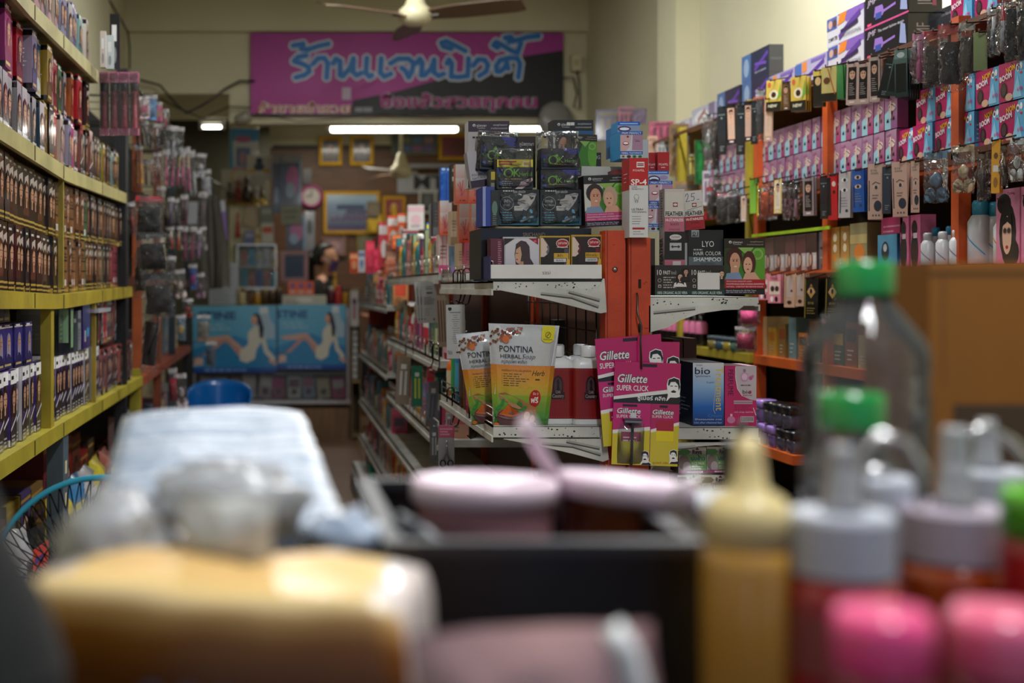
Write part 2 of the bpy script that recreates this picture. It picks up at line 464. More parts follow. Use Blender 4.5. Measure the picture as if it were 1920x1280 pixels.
# the cross wall over the passage to the back of the shop, with the deeper beam above it
m = MB()
xa = P(430, 0, YB).x; xb = P(482, 0, YB).x
m.box(WL, YB, 2.49, xa, YB + .15, ZC, WALL, 'wallpaint');
m.box(xa, YB, 2.29, WR, YB + .15, ZC, WALL, 'wallpaint'); m.box(P(1078, 0, YB).x, YB, 0, WR, YB + .15, 2.29, WALL, 'wallpaint')
struct(m, 'wall_cross')
struct(MB().box(P(430, 0, 10.75).x, 10.75, 0, P(484, 0, 10.75).x, 10.95, 2.78, WALL, 'wallpaint'), 'trim_4')
struct(MB().box(WL, 8.44, 2.895, WR, YB, ZC, WALL, 'wallpaint'), 'trim_1')
struct(MB().box(WL, 9.3, 2.44, xa, 9.45, 2.78, WALL, 'wallpaint'), 'trim_2')
struct(MB().box(WL, YE, 0, WR, YE + .1, 2.52, WALL, 'panelwood').box(WL, YE + .01, 2.52, WR, YE + .1, 2.88, WALL, 'wallpaint'), 'wall_back')
struct(MB().box(xb + .1, YE - .02, 2.50, WR, YE - .001, 2.54, '#3c2614', 'wood'), 'trim_3')
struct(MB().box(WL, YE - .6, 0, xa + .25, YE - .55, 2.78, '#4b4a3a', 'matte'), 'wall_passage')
# cables along the left wall and below the beam
def cable(label, pts, r=.006, col='#151310'):
 single(MB().tube([P(*p) for p in pts], r, col, 'plastic', 5), 'cable', label, 'cable')
cable('black cable running down the upper left wall corner', [(205, 0, 7.6), (240, 60, 8.2), (243, 90, 8.25), (243, 130, 8.25)])
cable('thick black cable sagging across the wall left of the pink banner', [(262, 150, 8.4), (300, 160, 8.42), (330, 195, 8.42), (350, 212, 8.42), (375, 200, 8.42), (400, 185, 8.42), (420, 168, 8.45), (450, 152, 8.45), (478, 152, 8.45)], .008)
cable('thin black cable looping below the left end of the banner', [(300, 185, 8.44), (340, 205, 8.44), (380, 222, 8.44), (430, 200, 8.44), (470, 202, 8.44)], .005)
cable('black cable hanging under the banner above the long tube', [(480, 212, 8.42), (560, 228, 8.44), (640, 222, 8.44), (720, 214, 8.44), (800, 222, 8.44), (900, 216, 8.44), (1040, 222, 8.44)], .004)
cable('black cable dangling by the switch box right of the banner', [(1056, 146, 8.44), (1075, 145, 8.44), (1082, 175, 8.44), (1076, 200, 8.44), (1088, 205, 8.44), (1086, 155, 8.44), (1082, 132, 8.44)], .006)
slab('switch_box', 'beige switch box on the wall right of the banner', 'switch box', 1072, 102, 1090, 132, 8.43, .06, lambda a, b: Art(a, b, '#cfc7a4').rect(.2, .3, .6, .4, '#b9b08c'), '#bdb48c')
# ------------------------------------------------------------------ banner
def banner():
 Y = 8.47; p0, p1 = P(470, 217, Y), P(1056, 62, Y); W_, H_ = p1.x - p0.x, p1.z - p0.z
 X = lambda v: (v - 60) / 1698; Yy = lambda v: (632 - v) / 452
 q = lambda pts: [(X(a), Yy(b)) for a, b in pts]
 a = Art(W_, H_, '#b53a97', '#a83592', 12, 4)
 a.poly(q([(1758, 275), (1560, 305), (1340, 360), (1100, 430), (850, 500), (615, 548), (600, 632), (1758, 632)]), '#15161a')
 a.rect(0, 0, 1, .022, '#15161a')
 S = [[(290, 250), (345, 240), (335, 268), (370, 272), (430, 252), (482, 240)],
         [(362, 305), (318, 312), (296, 335), (345, 352), (375, 368), (378, 392), (350, 412), (305, 424)],
         [(398, 350), (425, 320), (460, 318), (478, 345), (472, 425)],
         [(508, 348), (522, 322), (546, 335), (545, 412), (560, 418), (600, 372), (618, 320), (616, 395), (636, 414), (660, 400)],
         [(690, 318), (686, 400), (704, 420), (718, 412)], [(768, 320), (764, 398), (785, 420), (822, 404)],
         [(818, 348), (860, 322), (915, 322), (945, 345), (935, 390), (918, 424), (898, 385), (880, 372)],
         [(962, 346), (978, 322), (992, 345), (986, 414), (1005, 412), (1040, 375), (1056, 326), (1056, 398), (1080, 416), (1108, 404)],
         [(1124, 348), (1136, 326), (1152, 348), (1148, 420), (1190, 422), (1238, 416), (1242, 320)],
         [(1148, 268), (1105, 255), (1095, 235), (1120, 226), (1170, 250), (1226, 280)],
         [(1268, 360), (1295, 325), (1330, 328), (1348, 355), (1338, 392), (1300, 416)],
         [(1458, 376), (1450, 345), (1440, 370), (1415, 392), (1396, 392), (1392, 362), (1412, 330), (1460, 318), (1508, 320), (1522, 350), (1512, 424)],
         [(1400, 262), (1378, 248), (1392, 230), (1425, 248), (1470, 275), (1508, 290), (1526, 238)],
         [(1440, 208), (1474, 204), (1462, 230), (1500, 222), (1560, 205), (1622, 198)]]
 def strokes(t, c):
  for s_ in S:
   pts = q(s_)
   a.line(pts, t / 1698, c)
   for u, v in pts: a.ell(u, v, t / 2 / 1698, t / 2 / 1698 * W_ / H_, c, 12)
 strokes(50, '#dfe3ec'); strokes(38, '#9db9dc'); strokes(27, '#1f74c4')
 tt = 'ซื้อแล้วสวยทุกคน'
 for bo, c in ((.075, '#cfcad2'), (.045, '#3a1430'), (.02, '#b52f86')):
  a.text(tt, X(760), Yy(585), .135, c, w=(1615 - 760) / 1698, bold=bo)
 t2 = 'ค้าขายร่ำรวย'
 for bo, c in ((.06, '#e9dcd0'), (.0, '#b8532f')):
  a.text(t2, X(98), Yy(616), .105, c, w=(606 - 98) / 1698, bold=bo)
 a.rect(X(556), Yy(546), 48 / 1698, 68 / 452, '#c9b6cc'); a.rect(X(625), Yy(612), 95 / 1698, 26 / 452, '#8f8d94')
 a.rect(X(668), Yy(612), 4 / 1698, 26 / 452, '#303036')
 m = MB()
 m.box(0, 0, 0, W_, .004, H_, '#a83592', 'gloss')
 fold = lambda u, v: 0
 m.art(a, lambda u, v, t: Vector((u, -t - .004, v)), 'card', eps=.0016)
 single(m, 'banner', 'magenta and black vinyl shop banner with blue handwritten lettering hung on the cross wall', 'banner', p0)
banner()
m = MB(); c_ = P(1055, 222, 8.2)
t = thing('wall_fan', 'grey round wall fan right of the banner above the toothpaste boxes', 'fan', (c_.x, 8.36, c_.z))
m = MB(); m.lathe([(.005, -.075), (.06, -.072), (.115, -.05), (.135, -.02), (.137, 0), (.13, .02), (.09, .05), (.03, .06)], 32, '#8d8d88', 'plastic'); m.T = None
g = m.build('fan_guard', t); g.rotation_euler = (math.radians(82), 0, math.radians(28))
m = MB(); m.lathe([(.045, -.01), (.05, .0), (.045, .09), (.02, .10)], 18, '#b9b6a8', 'plastic'); g = m.build('motor', t); g.rotation_euler = (math.radians(-90), 0, 0)
m = MB().tube([(0, .02, -.02), (0, .09, -.06), (0, .1, -.22)], .018, '#b9b6a8', 'plastic'); m.box(-.05, .1, -.3, .05, .14, -.15, '#b9b6a8', 'plastic'); m.build('wall_bracket', t)
# ------------------------------------------------------------------ lamps
def tube_lamp(label, x0, x1, y, Y, r=.017):
 a, b = P(x0, y, Y), P(x1, y, Y); L = b.x - a.x
 t = thing('tube_lamp', label, 'lamp', ((a.x + b.x) / 2, Y, a.z))
 MB().box(-L / 2 - .03, -.02, .03, L / 2 + .03, .03, .065, '#c9c7bb', 'plastic').build('housing', t)
 if r > .015:
  for s in (-.4, .4): MB().tube([(s * L, 0, .06), (s * L, 0, 2.78 - a.z)], .004, '#8a8a86').build('hanger_rod', t)
 m = MB(); m.tube([(-L / 2, 0, 0), (-L / 2 + .01, 0, 0), (L / 2 - .01, 0, 0), (L / 2, 0, 0)], [r * .7, r, r, r * .7], '#ffffff', 'tube', 14); m.build('tube', t)
 for s in (-1, 1): MB().box(s * (L / 2 + .002), -.016, -.018, s * (L / 2 + .028), .02, .04, '#b9b7ab', 'plastic').build('lamp_holder', t)
tube_lamp('long lit fluorescent tube hanging below the pink banner', 620, 857, 242, 8.9, .022)
tube_lamp('short lit tube right of the long one, half behind the black boxes', 940, 1026, 238, 9.4, .03)
tube_lamp('small lit tube end in the passage left of the pillar', 380, 415, 238, 9.36, .012)
for i, (x_, y_, z_, p_) in enumerate(TUBES):
 t = thing('ceiling_tube_lamp', ['twin tube lamp on the ceiling over the right rack', 'tube lamp on the ceiling over the left shelves', 'tube lamp on the ceiling before the ceiling fan', 'tube lamp hung over the front table'][i], 'lamp', (x_, y_, z_ + .03))
 MB().box(-.06, -.6, .03, .06, .6, .07, '#d5d3c8', 'plastic').build('housing', t)
 MB().tube([(0, -.57, .015), (0, .57, .015)], .013, '#f4f4f0', 'plastic', 10).build('tube', t)
 if z_ < 3: MB().tube([(0, -.4, .07), (0, -.4, ZC - z_ - .03)], .004, '#999999').build('chain', t)
# ------------------------------------------------------------------ ceiling fans
def ceiling_fan(label, hub, R_, angs, ceil, k=1.0):
 t = thing('ceiling_fan', label, 'fan', hub)
 top = ceil - hub.z
 MB().lathe([(.0, -.055), (.05, -.05), (.085, -.03), (.095, 0), (.09, .03), (.06, .055), (.045, .10), (.03, .15), (.018, .16)], 24, '#d8d0aa', 'plastic').build('motor_housing', t)
 MB().tube([(0, 0, .15), (0, 0, top - .08)], .014, '#d8d0aa', 'plastic', 10).build('rod', t)
 MB().lathe([(.02, top - .12), (.055, top - .04), (.06, top - .002)], 20, '#d8d0aa', 'plastic').build('ceiling_cup', t)
 for a in angs:
  m = MB(); N = 8
  for i in range(N):
   def sec(q):
    x = .08 + (R_ - .08) * q; wd = .035 + .045 * min(1, q * 3) - (.03 if q > .99 else 0)
    return [(x, -wd, .004 + .018), (x, wd, .004 - .018), (x, wd, -.001 - .018), (x, -wd, -.001 + .018)]
   A, B = sec(i / N), sec((i + 1) / N)
   for j in range(4): m.face([A[j], B[j], B[(j + 1) % 4], A[(j + 1) % 4]], '#6f5a48', 'plastic', True)
  m.face(sec(1), '#6f5a48', 'plastic'); m.face(list(reversed(sec(0))), '#6f5a48', 'plastic')
  m.box(.05, -.02, -.012, .14, .02, -.004, '#8d8a80', 'metal')
  b = m.build('blade', t); b.rotation_euler = (0, 0, math.radians(a))
h_ = P(779, 30, 6.9)
ceiling_fan('cream ceiling fan with dark blades hanging before the pink banner', h_, .60, (90, -28, -150), ZC)
h_ = P(752, 322, 10.6)
ceiling_fan('second ceiling fan hanging deep in the back room below the long tube', h_, .5, (-12, 110, 228), 2.78)
# ------------------------------------------------------------------ back wall: pictures, clock, poster
def framed(label, x0, y0, x1, y1, Y, fcol, inner, t_=.09, ry=0, name='picture_frame', mat='gold'):
 a, b = P(x0, y1, Y), P(x1, y0, Y); W_, H_ = b.x - a.x, b.z - a.z; f = t_ * min(W_, H_)
 t = thing(name, label, 'picture', ((a.x + b.x) / 2, Y, a.z), 0, ry=ry)
 m = MB()
 m.box(-W_ / 2, -.02, 0, W_ / 2, .0, f, fcol, mat).box(-W_ / 2, -.02, H_ - f, W_ / 2, 0, H_, fcol, mat)
 m.box(-W_ / 2, -.02, f, -W_ / 2 + f, 0, H_ - f, fcol, mat).box(W_ / 2 - f, -.02, f, W_ / 2, 0, H_ - f, fcol, mat)
 m.build('frame', t)
 m = MB().box(-W_ / 2 + f * .9, -.006, f * .9, W_ / 2 - f * .9, -.001, H_ - f * .9, '#333333', 'gloss')
 m.art_flat(inner(W_ - 2 * f, H_ - 2 * f), (-W_ / 2 + f, -.006, f), (1, 0, 0), (0, 0, 1), 'gloss', eps=.0008); m.build('print', t)
YW = YE - .03
def portrait(c1, c2, c3):
 return lambda a, b: Art(a, b, '#2a2420', '#3a3230').ell(.5, .35, .3, .32, c1).ell(.5, .66, .16, .14, c2).poly([(.2, .02), (.35, .45), (.65, .45), (.8, .02)], c3)
framed('left of two small gold-framed portraits below the long tube', 598, 256, 641, 310, YW, '#c89a28', portrait('#5a3a30', '#a87a60', '#4a302a'), .14)
framed('right of two small gold-framed portraits below the long tube', 656, 255, 700, 310, YW, '#c89a28', portrait('#6b6070', '#b89a88', '#57505f'), .14)
def group_photo(a, b):
 z = Art(a, b, '#3a3a55', '#8fa8bf', 1, 4).rect(0, .72, 1, .28, '#7f9ab2', '#a9bfce')
 z.poly([(.3, .3), (.42, .62), (.6, .7), (.8, .55), (.95, .3)], '#4d4a66').rect(.2, .58, .55, .14, '#39465c')
 for i in range(9): z.ell(.12 + i * .095, .3 + .03 * (i % 2), .035, .07, '#5c4a6a'); z.ell(.12 + i * .095, .4 + .03 * (i % 2), .02, .035, '#8a7080')
 return z.rect(0, 0, 1, .16, '#4b3f5e')
framed('large gold-framed group photograph on the wood panelling', 607, 359, 712, 438, YW, '#b78a26', group_photo, .07)
def photo_board(a, b):
 z = Art(a, b, '#4b5a55')
 for i, c in enumerate(['#5a6f95', '#8a5a86', '#6c5a8c', '#7a7f6c', '#5f7ba0', '#9b7f86']): z.rect(.2 + (i % 3) * .26, .1 + (i // 3) * .45, .22, .34, c)
 return z
framed('grey photo board framed on the wall right of the second fan', 733, 250, 820, 290, YW, '#7d7a60', photo_board, .06)
framed('dark red picture in a gold frame beside the photo board', 822, 250, 905, 300, YW, '#c89a28', lambda a, b: Art(a, b, '#7a2f3a', '#8a3542').ell(.5, .5, .3, .3, '#6a3a30'), .12)
framed('small pinkish print hanging above the seated woman', 603, 442, 650, 480, YW, '#7a5a48', lambda a, b: Art(a, b, '#8a6460').ell(.5, .5, .3, .3, '#a8807a'), .1)
framed('small olive print low on the panelling right of the woman', 668, 440, 706, 480, YW, '#7a6a38', lambda a, b: Art(a, b, '#6d6a3c'), .1)
framed('red and gold framed icon beside the large group photograph', 717, 368, 760, 420, YW, '#b78a26', lambda a, b: Art(a, b, '#7c1f26', '#8c2a2c').ell(.5, .5, .22, .3, '#c79a3c').ell(.5, .72, .1, .1, '#d9b860'), .12)
framed('grey certificate stuck over the right end of the group photograph', 688, 378, 712, 405, YW - .03, '#8a7a5c', lambda a, b: Art(a, b, '#7a6a4c'), .06)
framed('small white-framed dark photograph below the grey poster', 785, 358, 818, 400, YW - .02, '#c9c7bd', lambda a, b: Art(a, b, '#2c2c2a').ell(.5, .5, .3, .35, '#50504c'), .1, mat='card')
slab('gold_ornament', 'gold tasselled ornament hanging under the group photograph corner', 'ornament', 688, 410, 712, 436, YW - .06, .03, lambda a, b: Art(a, b, '#a88a2a').poly([(0, 1), (1, 1), (.5, 0)], '#c9a83c'), '#8a701f', mat='gold')
slab('poster', 'grey wall poster with big black letters behind the second fan', 'poster', 745, 307, 885, 362, YW, .01,
     lambda a, b: Art(a, b, '#9fa2a6').text('MTV', .22, .15, .45, '#17181a', w=.62, bold=.03).rect(0, .85, 1, .05, '#7d8086'), '#8c8f94')
c_ = P(584, 368, YW)
t = thing('wall_clock', 'round wall clock with a pink rim above the counter mirror', 'clock', c_)
m = MB(); m.T = Matrix.Rotation(math.radians(90), 4, 'X'); m.lathe([(.105, -.02), (.11, 0), (.105, .025), (.085, .03), (.082, .015)], 30, '#b0407f', 'plastic', caps=False); m.build('rim', t)
m = MB(); m.T = Matrix.Rotation(math.radians(90), 4, 'X'); m.lathe([(.085, -.02), (.085, .012)], 30, '#c9c3bd', 'card')
m.T = None; m.box(-.004, -.02, 0, .004, -.016, .055, '#222222'); m.box(-.05, -.02, -.004, 0, -.016, .004, '#222222')
for k in range(12):
 a = k * math.pi / 6; m.box(.07 * math.cos(a) - .004, -.015, .07 * math.sin(a) - .004, .07 * math.cos(a) + .004, -.0125, .07 * math.sin(a) + .004, '#555555')
m.build('dial', t)
# small shrine glimpsed right of the icon
c_ = P(742, 400, 11.7)
t = thing('shrine', 'small gold and red household shrine at the back wall', 'shrine', (c_.x, 11.75, c_.z - .25))
MB().box(-.2, -.15, 0, .2, .12, .03, '#7c1f26', 'wood').build('ledge', t)
MB().lathe([(.06, .03), (.075, .06), (.05, .09), (.035, .14), (.04, .2), (.02, .25), (.022, .29), (.0, .33)], 18, '#b58c2a', 'gold').build('statue', t)
for s in (-1, 1): MB().lathe([(.02, .03), (.03, .08), (.012, .12), (.02, .2), (0, .26)], 12, '#c9a83c', 'gold', c=(s * .14, -.03)).build('candle_holder', t)
MB().box(-.2, -.12, -c_.z + .25, -.17, .12, 0, '#5a3a20', 'wood').box(.17, -.12, -c_.z + .25, .2, .12, 0, '#5a3a20', 'wood').build('stand', t)
# ------------------------------------------------------------------ counter at the back with its two posters
YK = 10.2
k0, k1 = P(362, 572, YK), P(655, 572, YK); kw = k1.x - k0.x; kz = k0.z
t = thing('display_counter', 'glass-fronted display counter across the back of the shop', 'counter', (k0.x, YK, 0))
MB().box(0, .02, 0, kw, .5, P(0, 765, YK).z, '#8a7a60', 'basewood').build('plinth', t)
MB().box(-.01, -.01, P(0, 757, YK).z, kw + .01, .5, P(0, 750, YK).z, '#c9c9c4', 'metal').build('bottom_rail', t)
MB().box(0, .44, P(0, 750, YK).z, kw, .46, kz - .03, '#6a6a66', 'plastic').build('back_panel', t)
MB().box(-.01, -.01, kz - .02, kw + .01, .5, kz, '#7a7f6a', 'gloss').build('counter_top', t)
for x_ in (0, kw - .02): MB().box(x_, 0, P(0, 750, YK).z, x_ + .02, .02, kz - .02, '#b9bab6', 'metal').build('post', t)
MB().box(.02, .03, P(0, 700, YK).z - .01, kw - .02, .44, P(0, 700, YK).z, '#8c9a94', 'gloss').build('shelf', t)
MB().box(.02, .008, P(0, 750, YK).z, kw - .02, .012, kz - .02, '#ffffff', 'clear').build('front_glass', t)
def stine(cut):
 def f(a, b):
  z = Art(a, b, '#3f93c6', '#6db9dc', 1, 4)
  z.poly([(.0, .0), (1, 0), (1, .07), (0, .07)], '#2450a0').lines(.14, .02, .75, 1, .1, .03, '#7fa4d8', 3)
  z.poly([(.0, .07), (.0, .35), (.5, .55), (1, .35), (1, .07)], '#2f86bd')
  z.text('STINE', -.02 if cut else .06, .80, .11, '#27427c', w=.46, bold=.03)
  z.lines(.06, .70, .4, 2, .06, .025, '#a5cfe4', 5)
  z.poly([(.75, .5), (.78, .78), (.82, .96), (.9, .96), (.93, .78), (.98, .7), (.98, .5)], '#a9c4d8').rect(.8, .88, .1, .1, '#d9e2ea')
  sk = '#d6a892'; s2 = '#c4958a'
  z.poly([(.03, .5), (.1, .52), (.42, .56), (.62, .34), (.56, .28), (.4, .46), (.1, .46)], sk)
  z.poly([(.02, .16), (.06, .26), (.18, .26), (.38, .46), (.44, .42), (.56, .22), (.6, .3), (.42, .5), (.34, .5), (.16, .3), (.0, .2)], s2)
  z.poly([(.0, .1), (.04, .22), (.12, .22), (.12, .12)], '#d9b8a8')
  z.poly([(.56, .18), (.64, .14), (.74, .2), (.76, .34), (.84, .5), (.83, .66), (.74, .7), (.66, .6), (.66, .42), (.56, .32)], '#d8d6c8')
  z.poly([(.8, .6), (.84, .62), (.9, .34), (.99, .2), (.95, .16), (.85, .3)], '#d8d6c8').poly([(.92, .2), (1, .15), (.99, .1), (.9, .16)], sk)
  z.ell(.76, .8, .055, .085, '#1c1210').ell(.735, .78, .04, .075, sk)
  z.poly([(.76, .88), (.81, .84), (.85, .66), (.84, .5), (.8, .52), (.79, .7)], '#1c1210')
  z.rect(.715, .745, .02, .012, '#a02030')
  return z
 return f
slab('poster', 'blue poster of a seated woman in white on the left counter front', 'poster', 362, 573, 519, 698, YK - .03, .004, stine(False), '#3f93c6', ry=-.5, mat='gloss')
slab('poster', 'blue poster of a seated woman in white on the right counter front', 'poster', 521, 571, 648, 692, YK - .034, .004, stine(True), '#3f93c6', mat='gloss')
cols = ['#a88a90', '#c2b6b0', '#7c4a5c', '#d1c6c0', '#c4a8b0', '#b3667f', '#d8d4cc', '#9aa7b0', '#c9b994', '#c0397a']
for i in range(10):
 x = 372 + i * 28
 slab('cosmetic_pack', ORD[i] + ' pack from the left behind glass low in the counter', 'cosmetics', x, R.randint(700, 712), x + 24, 746, YK + .08 + .02 * (i % 3), .05,
         (lambda c1, c2: lambda a, b: Art(a, b, c1).rect(.1, .5, .8, .4, c2).ell(.5, .3, .25, .15, '#6a4a50'))(cols[i], cols[(i * 3 + 4) % 10]), cols[i], ry=R.uniform(-6, 6), group='packs behind the counter glass')
# things standing on the counter
def jar(name, label, cat, px, py, Y, hpx, wpx, body, lid, group=None, cone=.9, mat='plastic', labelcol=None, parent_off=0):
 b = P(px, py, Y); s = Y / F; h, r = hpx * s, wpx * s / 2
 t = thing(name, label, cat, b, group=group)
 m = MB(); m.lathe([(r * .9, 0), (r, h * .04), (r, h * .68), (r * cone, h * .76), (r * .62, h * .8)], 16, body, mat)
 if labelcol: m.lathe([(r * 1.01, h * .2), (r * 1.01, h * .55)], 16, labelcol, 'card', caps=False)
 m.build('body', t)
 MB().lathe([(r * .7, h * .78), (r * .7, h * .97), (r * .6, h)], 16, lid, 'plastic').build('lid', t)
 return t
for i, (x, w_, h_, b_, l_) in enumerate([(455, 12, 30, '#c9b98c', '#6a4a20'), (470, 12, 28, '#6a4630', '#2a2018'), (483, 14, 26, '#b8862a', '#c9c4b8'), (497, 14, 30, '#4a3420', '#b09a60'), (511, 13, 28, '#3c2c1c', '#a8906a'), (523, 12, 32, '#2c2418', '#8c8272')]):
 jar('jar', ORD[i] + ' small jar from the left on the counter under the glass cabinet', 'jar', x, 571, YK + .06, h_, w_, b_, l_, 'jars on the counter')
slab('product_carton', 'cream carton on the counter left of the small jars', 'carton', 446, 538, 459, 571, YK + .12, .06, lambda a, b: Art(a, b, '#c4bc9c').rect(.2, .3, .6, .3, '#8c7a50'), '#a89f80')
slab('product_carton', 'orange carton with three blue medallions lying on the counter', 'carton', 540, 527, 589, 553, YK + .1, .1,
     lambda a, b: Art(a, b, '#e0551c', '#e8632a').ell(.18, .68, .08, .16, '#3c55a0').ell(.5, .68, .08, .16, '#3c55a0').ell(.82, .68, .08, .16, '#3c55a0').rect(.06, .12, .24, .22, '#f2b08c').rect(.38, .12, .24, .22, '#f2b08c').rect(.7, .12, .24, .22, '#f2b08c'), '#b8451a', mat='gloss')
slab('product_carton', 'white carton under the orange one on the counter', 'carton', 528, 553, 612, 571, YK + .08, .14, lambda a, b: Art(a, b, '#c6c3b6').ell(.5, .5, .2, .3, '#e2e2dc').lines(.1, .3, .3, 2, .25, .1, '#8c8c80', 2), '#a9a698')
for i, (x, h_, w_, b_, l_) in enumerate([(621, 34, 12, '#5a2030', '#c9c9c4'), (634, 36, 14, '#c43a3a', '#d84a4a'), (648, 30, 12, '#c9962a', '#3a2c18'), (628, 60, 9, '#c9a23c', '#c9a23c')]):
 jar('bottle', ['dark red bottle', 'short red bottle', 'amber bottle', 'tall gold pump bottle'][i] + ' on the counter before the woman', 'bottle', x, 571, YK + .1 + .05 * (i == 3), h_, w_, b_, l_)
# the glass cabinet with products on the counter, the mirror and the hanging goods behind
t = thing('glass_cabinet', 'small glass cabinet full of products standing on the counter', 'cabinet', P(481, 538, YK + .25))
cw, ch = 72 * (YK + .25) / F, 78 * (YK + .25) / F
m = MB()
for sx in (-1, 1):
 for y_ in (0, .16): m.box(sx * cw / 2 - .006, y_, 0, sx * cw / 2 + .006, y_ + .012, ch, '#b9bab6', 'metal')
m.box(-cw / 2, 0, -.02, cw / 2, .17, 0, '#b9bab6', 'metal').box(-cw / 2, 0, ch, cw / 2, .17, ch + .012, '#b9bab6', 'metal').build('frame', t)
MB().box(-cw / 2, .0, ch * .48, cw / 2, .17, ch * .5, '#aab5b5', 'gloss').build('shelf', t)
MB().box(-cw / 2 + .01, .004, 0, cw / 2 - .01, .007, ch, '#ffffff', 'clear').build('glass', t)
pc = ['#c98a6a', '#d4ccc8', '#cf5a30', '#3aa0b0', '#d8c070', '#3f58a0', '#d8d8d8', '#58b4c4']
for i in range(10):
 cx_ = 452 + (i % 5) * 14; top_ = i < 5
 slab('product_carton', '%s carton from the left on the %s shelf of the glass cabinet' % (ORD[i % 5], 'upper' if top_ else 'lower'), 'carton', cx_, (466 if top_ else 504) + R.randint(0, 8), cx_ + 12, 499 if top_ else 537, YK + .29, .05,
         (lambda c1, c2: lambda a, b: Art(a, b, c1).rect(.1, .55, .8, .3, c2).lines(.15, .4, .7, 3, .12, .05, '#555555', 3))(pc[(i * 3) % 8], pc[(i * 5 + 2) % 8]), pc[(i * 3) % 8], group='cartons in the glass cabinet')
t = thing('table_mirror', 'pink-framed mirror standing on the counter left of the woman', 'mirror', P(552, 540, YK + .3))
s_ = (YK + .3) / F
m = MB(); fr = lambda x0, z0, x1, z1: m.box(x0 * s_, 0, z0 * s_, x1 * s_, .03, z1 * s_, '#b0888c', 'wood')
fr(-26, 12, 26, 20); fr(-26, 62, 26, 70); fr(-26, 20, -18, 62); fr(18, 20, 26, 62); m.build('frame', t)
MB().box(-19 * s_, .012, 19 * s_, 19 * s_, .02, 63 * s_, '#3a4048', 'metal').build('glass', t)
MB().box(-16 * s_, -.02, 0, 16 * s_, .06, 12 * s_, '#a07a7e', 'wood').build('foot', t)
def wigcard(c):
 return lambda a, b: Art(a, b, '#2a2a30', '#57617a').rect(0, .85, 1, .15, '#8a8a90').ell(.55, .5, .35, .28, c).ell(.4, .3, .25, .15, '#8fa6c4').rect(.9, 0, .1, .9, '#7fb0d8')
slab('brush_pack', 'tall wrapped pink brush pack hanging nearest the brown panelling', 'pack', 530, 290, 565, 385, YK + .35, .03, wigcard('#b04f8c'), '#40404a', mat='gloss')
slab('brush_pack', 'wrapped pink brush pack below the tall one, above the mirror', 'pack', 537, 400, 572, 468, YK + .33, .03, wigcard('#b9558c'), '#40404a', mat='gloss')
slab('brush_pack', 'dark wrapped pack left of the tall pink brush pack', 'pack', 511, 290, 530, 400, YK + .4, .03, wigcard('#4a4c60'), '#303038', mat='gloss')
slab('price_board', 'grey hand-lettered card pinned under the tall pink brush pack', 'card', 528, 384, 566, 420, YK + .28, .01, lambda a, b: Art(a, b, '#8c9080').lines(.15, .6, .7, 2, .3, .12, '#5c6056', 2), '#7c8070', ry=-3)
slab('hanging_pack', 'silver and black pack hanging right under the clock', 'pack', 571, 396, 590, 470, YW + .005, .02, lambda a, b: Art(a, b, '#6a6a6c', '#96989a').ell(.5, .6, .3, .2, '#3a3a3c'), '#5a5a5c', mat='gloss')
slab('hanging_pack', 'small silver pack hanging above the clock', 'pack', 568, 316, 584, 345, YW + .005, .02, plain('#5c5c60', '#8a8a8e'), '#5a5a5c', mat='gloss')
# pillar posters and the shelf in front of the pillar
YP = 10.74
slab('poster', 'blue and white poster at the top of the pillar left of the banner', 'poster', 430, 241, 484, 320, YP, .004,
     lambda a, b: Art(a, b, '#d0d2d6').rect(0, .7, 1, .3, '#4a90c0').poly([(0, .7), (0, 0), (.16, 0), (.1, .7)], '#4f9ac6').rect(.22, .1, .5, .45, '#7088b0').ell(.45, .75, .3, .08, '#b06a90').ell(.45, .3, .1, .15, '#c490a8').rect(.1, .02, .5, .06, '#c47a98'), '#bbbbbb', ry=1)
slab('poster', 'white sheet with a dark blue figure below the pillar poster', 'poster', 462, 290, 510, 338, YP - .02, .004,
     lambda a, b: Art(a, b, '#c9c7bf').ell(.5, .75, .14, .15, '#33405c').rect(.3, .38, .4, .25, '#33405c').rect(.06, .3, .3, .14, '#c9a23c').rect(.62, .3, .3, .14, '#c9a23c').lines(.2, .14, .6, 2, .1, .04, '#777777', 4), '#bbbbbb')
slab('notice_board', 'pale notice board behind the red lucky ornaments on the pillar', 'board', 415, 317, 498, 378, YP - .01, .02,
     lambda a, b: Art(a, b, '#b9b5a6').rect(.2, .62, .45, .32, '#c7c3b0').ring(.42, .78, .2, .03, '#b5862a'), '#a39f90')
t = thing('garland', 'gold tinsel garland stretched across the pillar board', 'garland', P(459, 380, YP - .06))
m = MB(); rr = random.Random(3); s_ = YP / F
for i in range(150):
 x = rr.uniform(-40, 41) * s_; z = rr.uniform(-7, 6) * s_; a = rr.uniform(0, 6.28)
 m.face([(x, rr.uniform(-.02, .02), z), (x + .02 * math.cos(a), rr.uniform(-.02, .02), z + .02 * math.sin(a)), (x + .008 * math.cos(a + 1), -.02, z + .008 * math.sin(a + 1))], '#d9b22a', 'gold')
m.tube([(-40 * s_, 0, 0), (40 * s_, 0, 0)], .006, '#b8922a', 'gold'); m.build('tinsel', t)
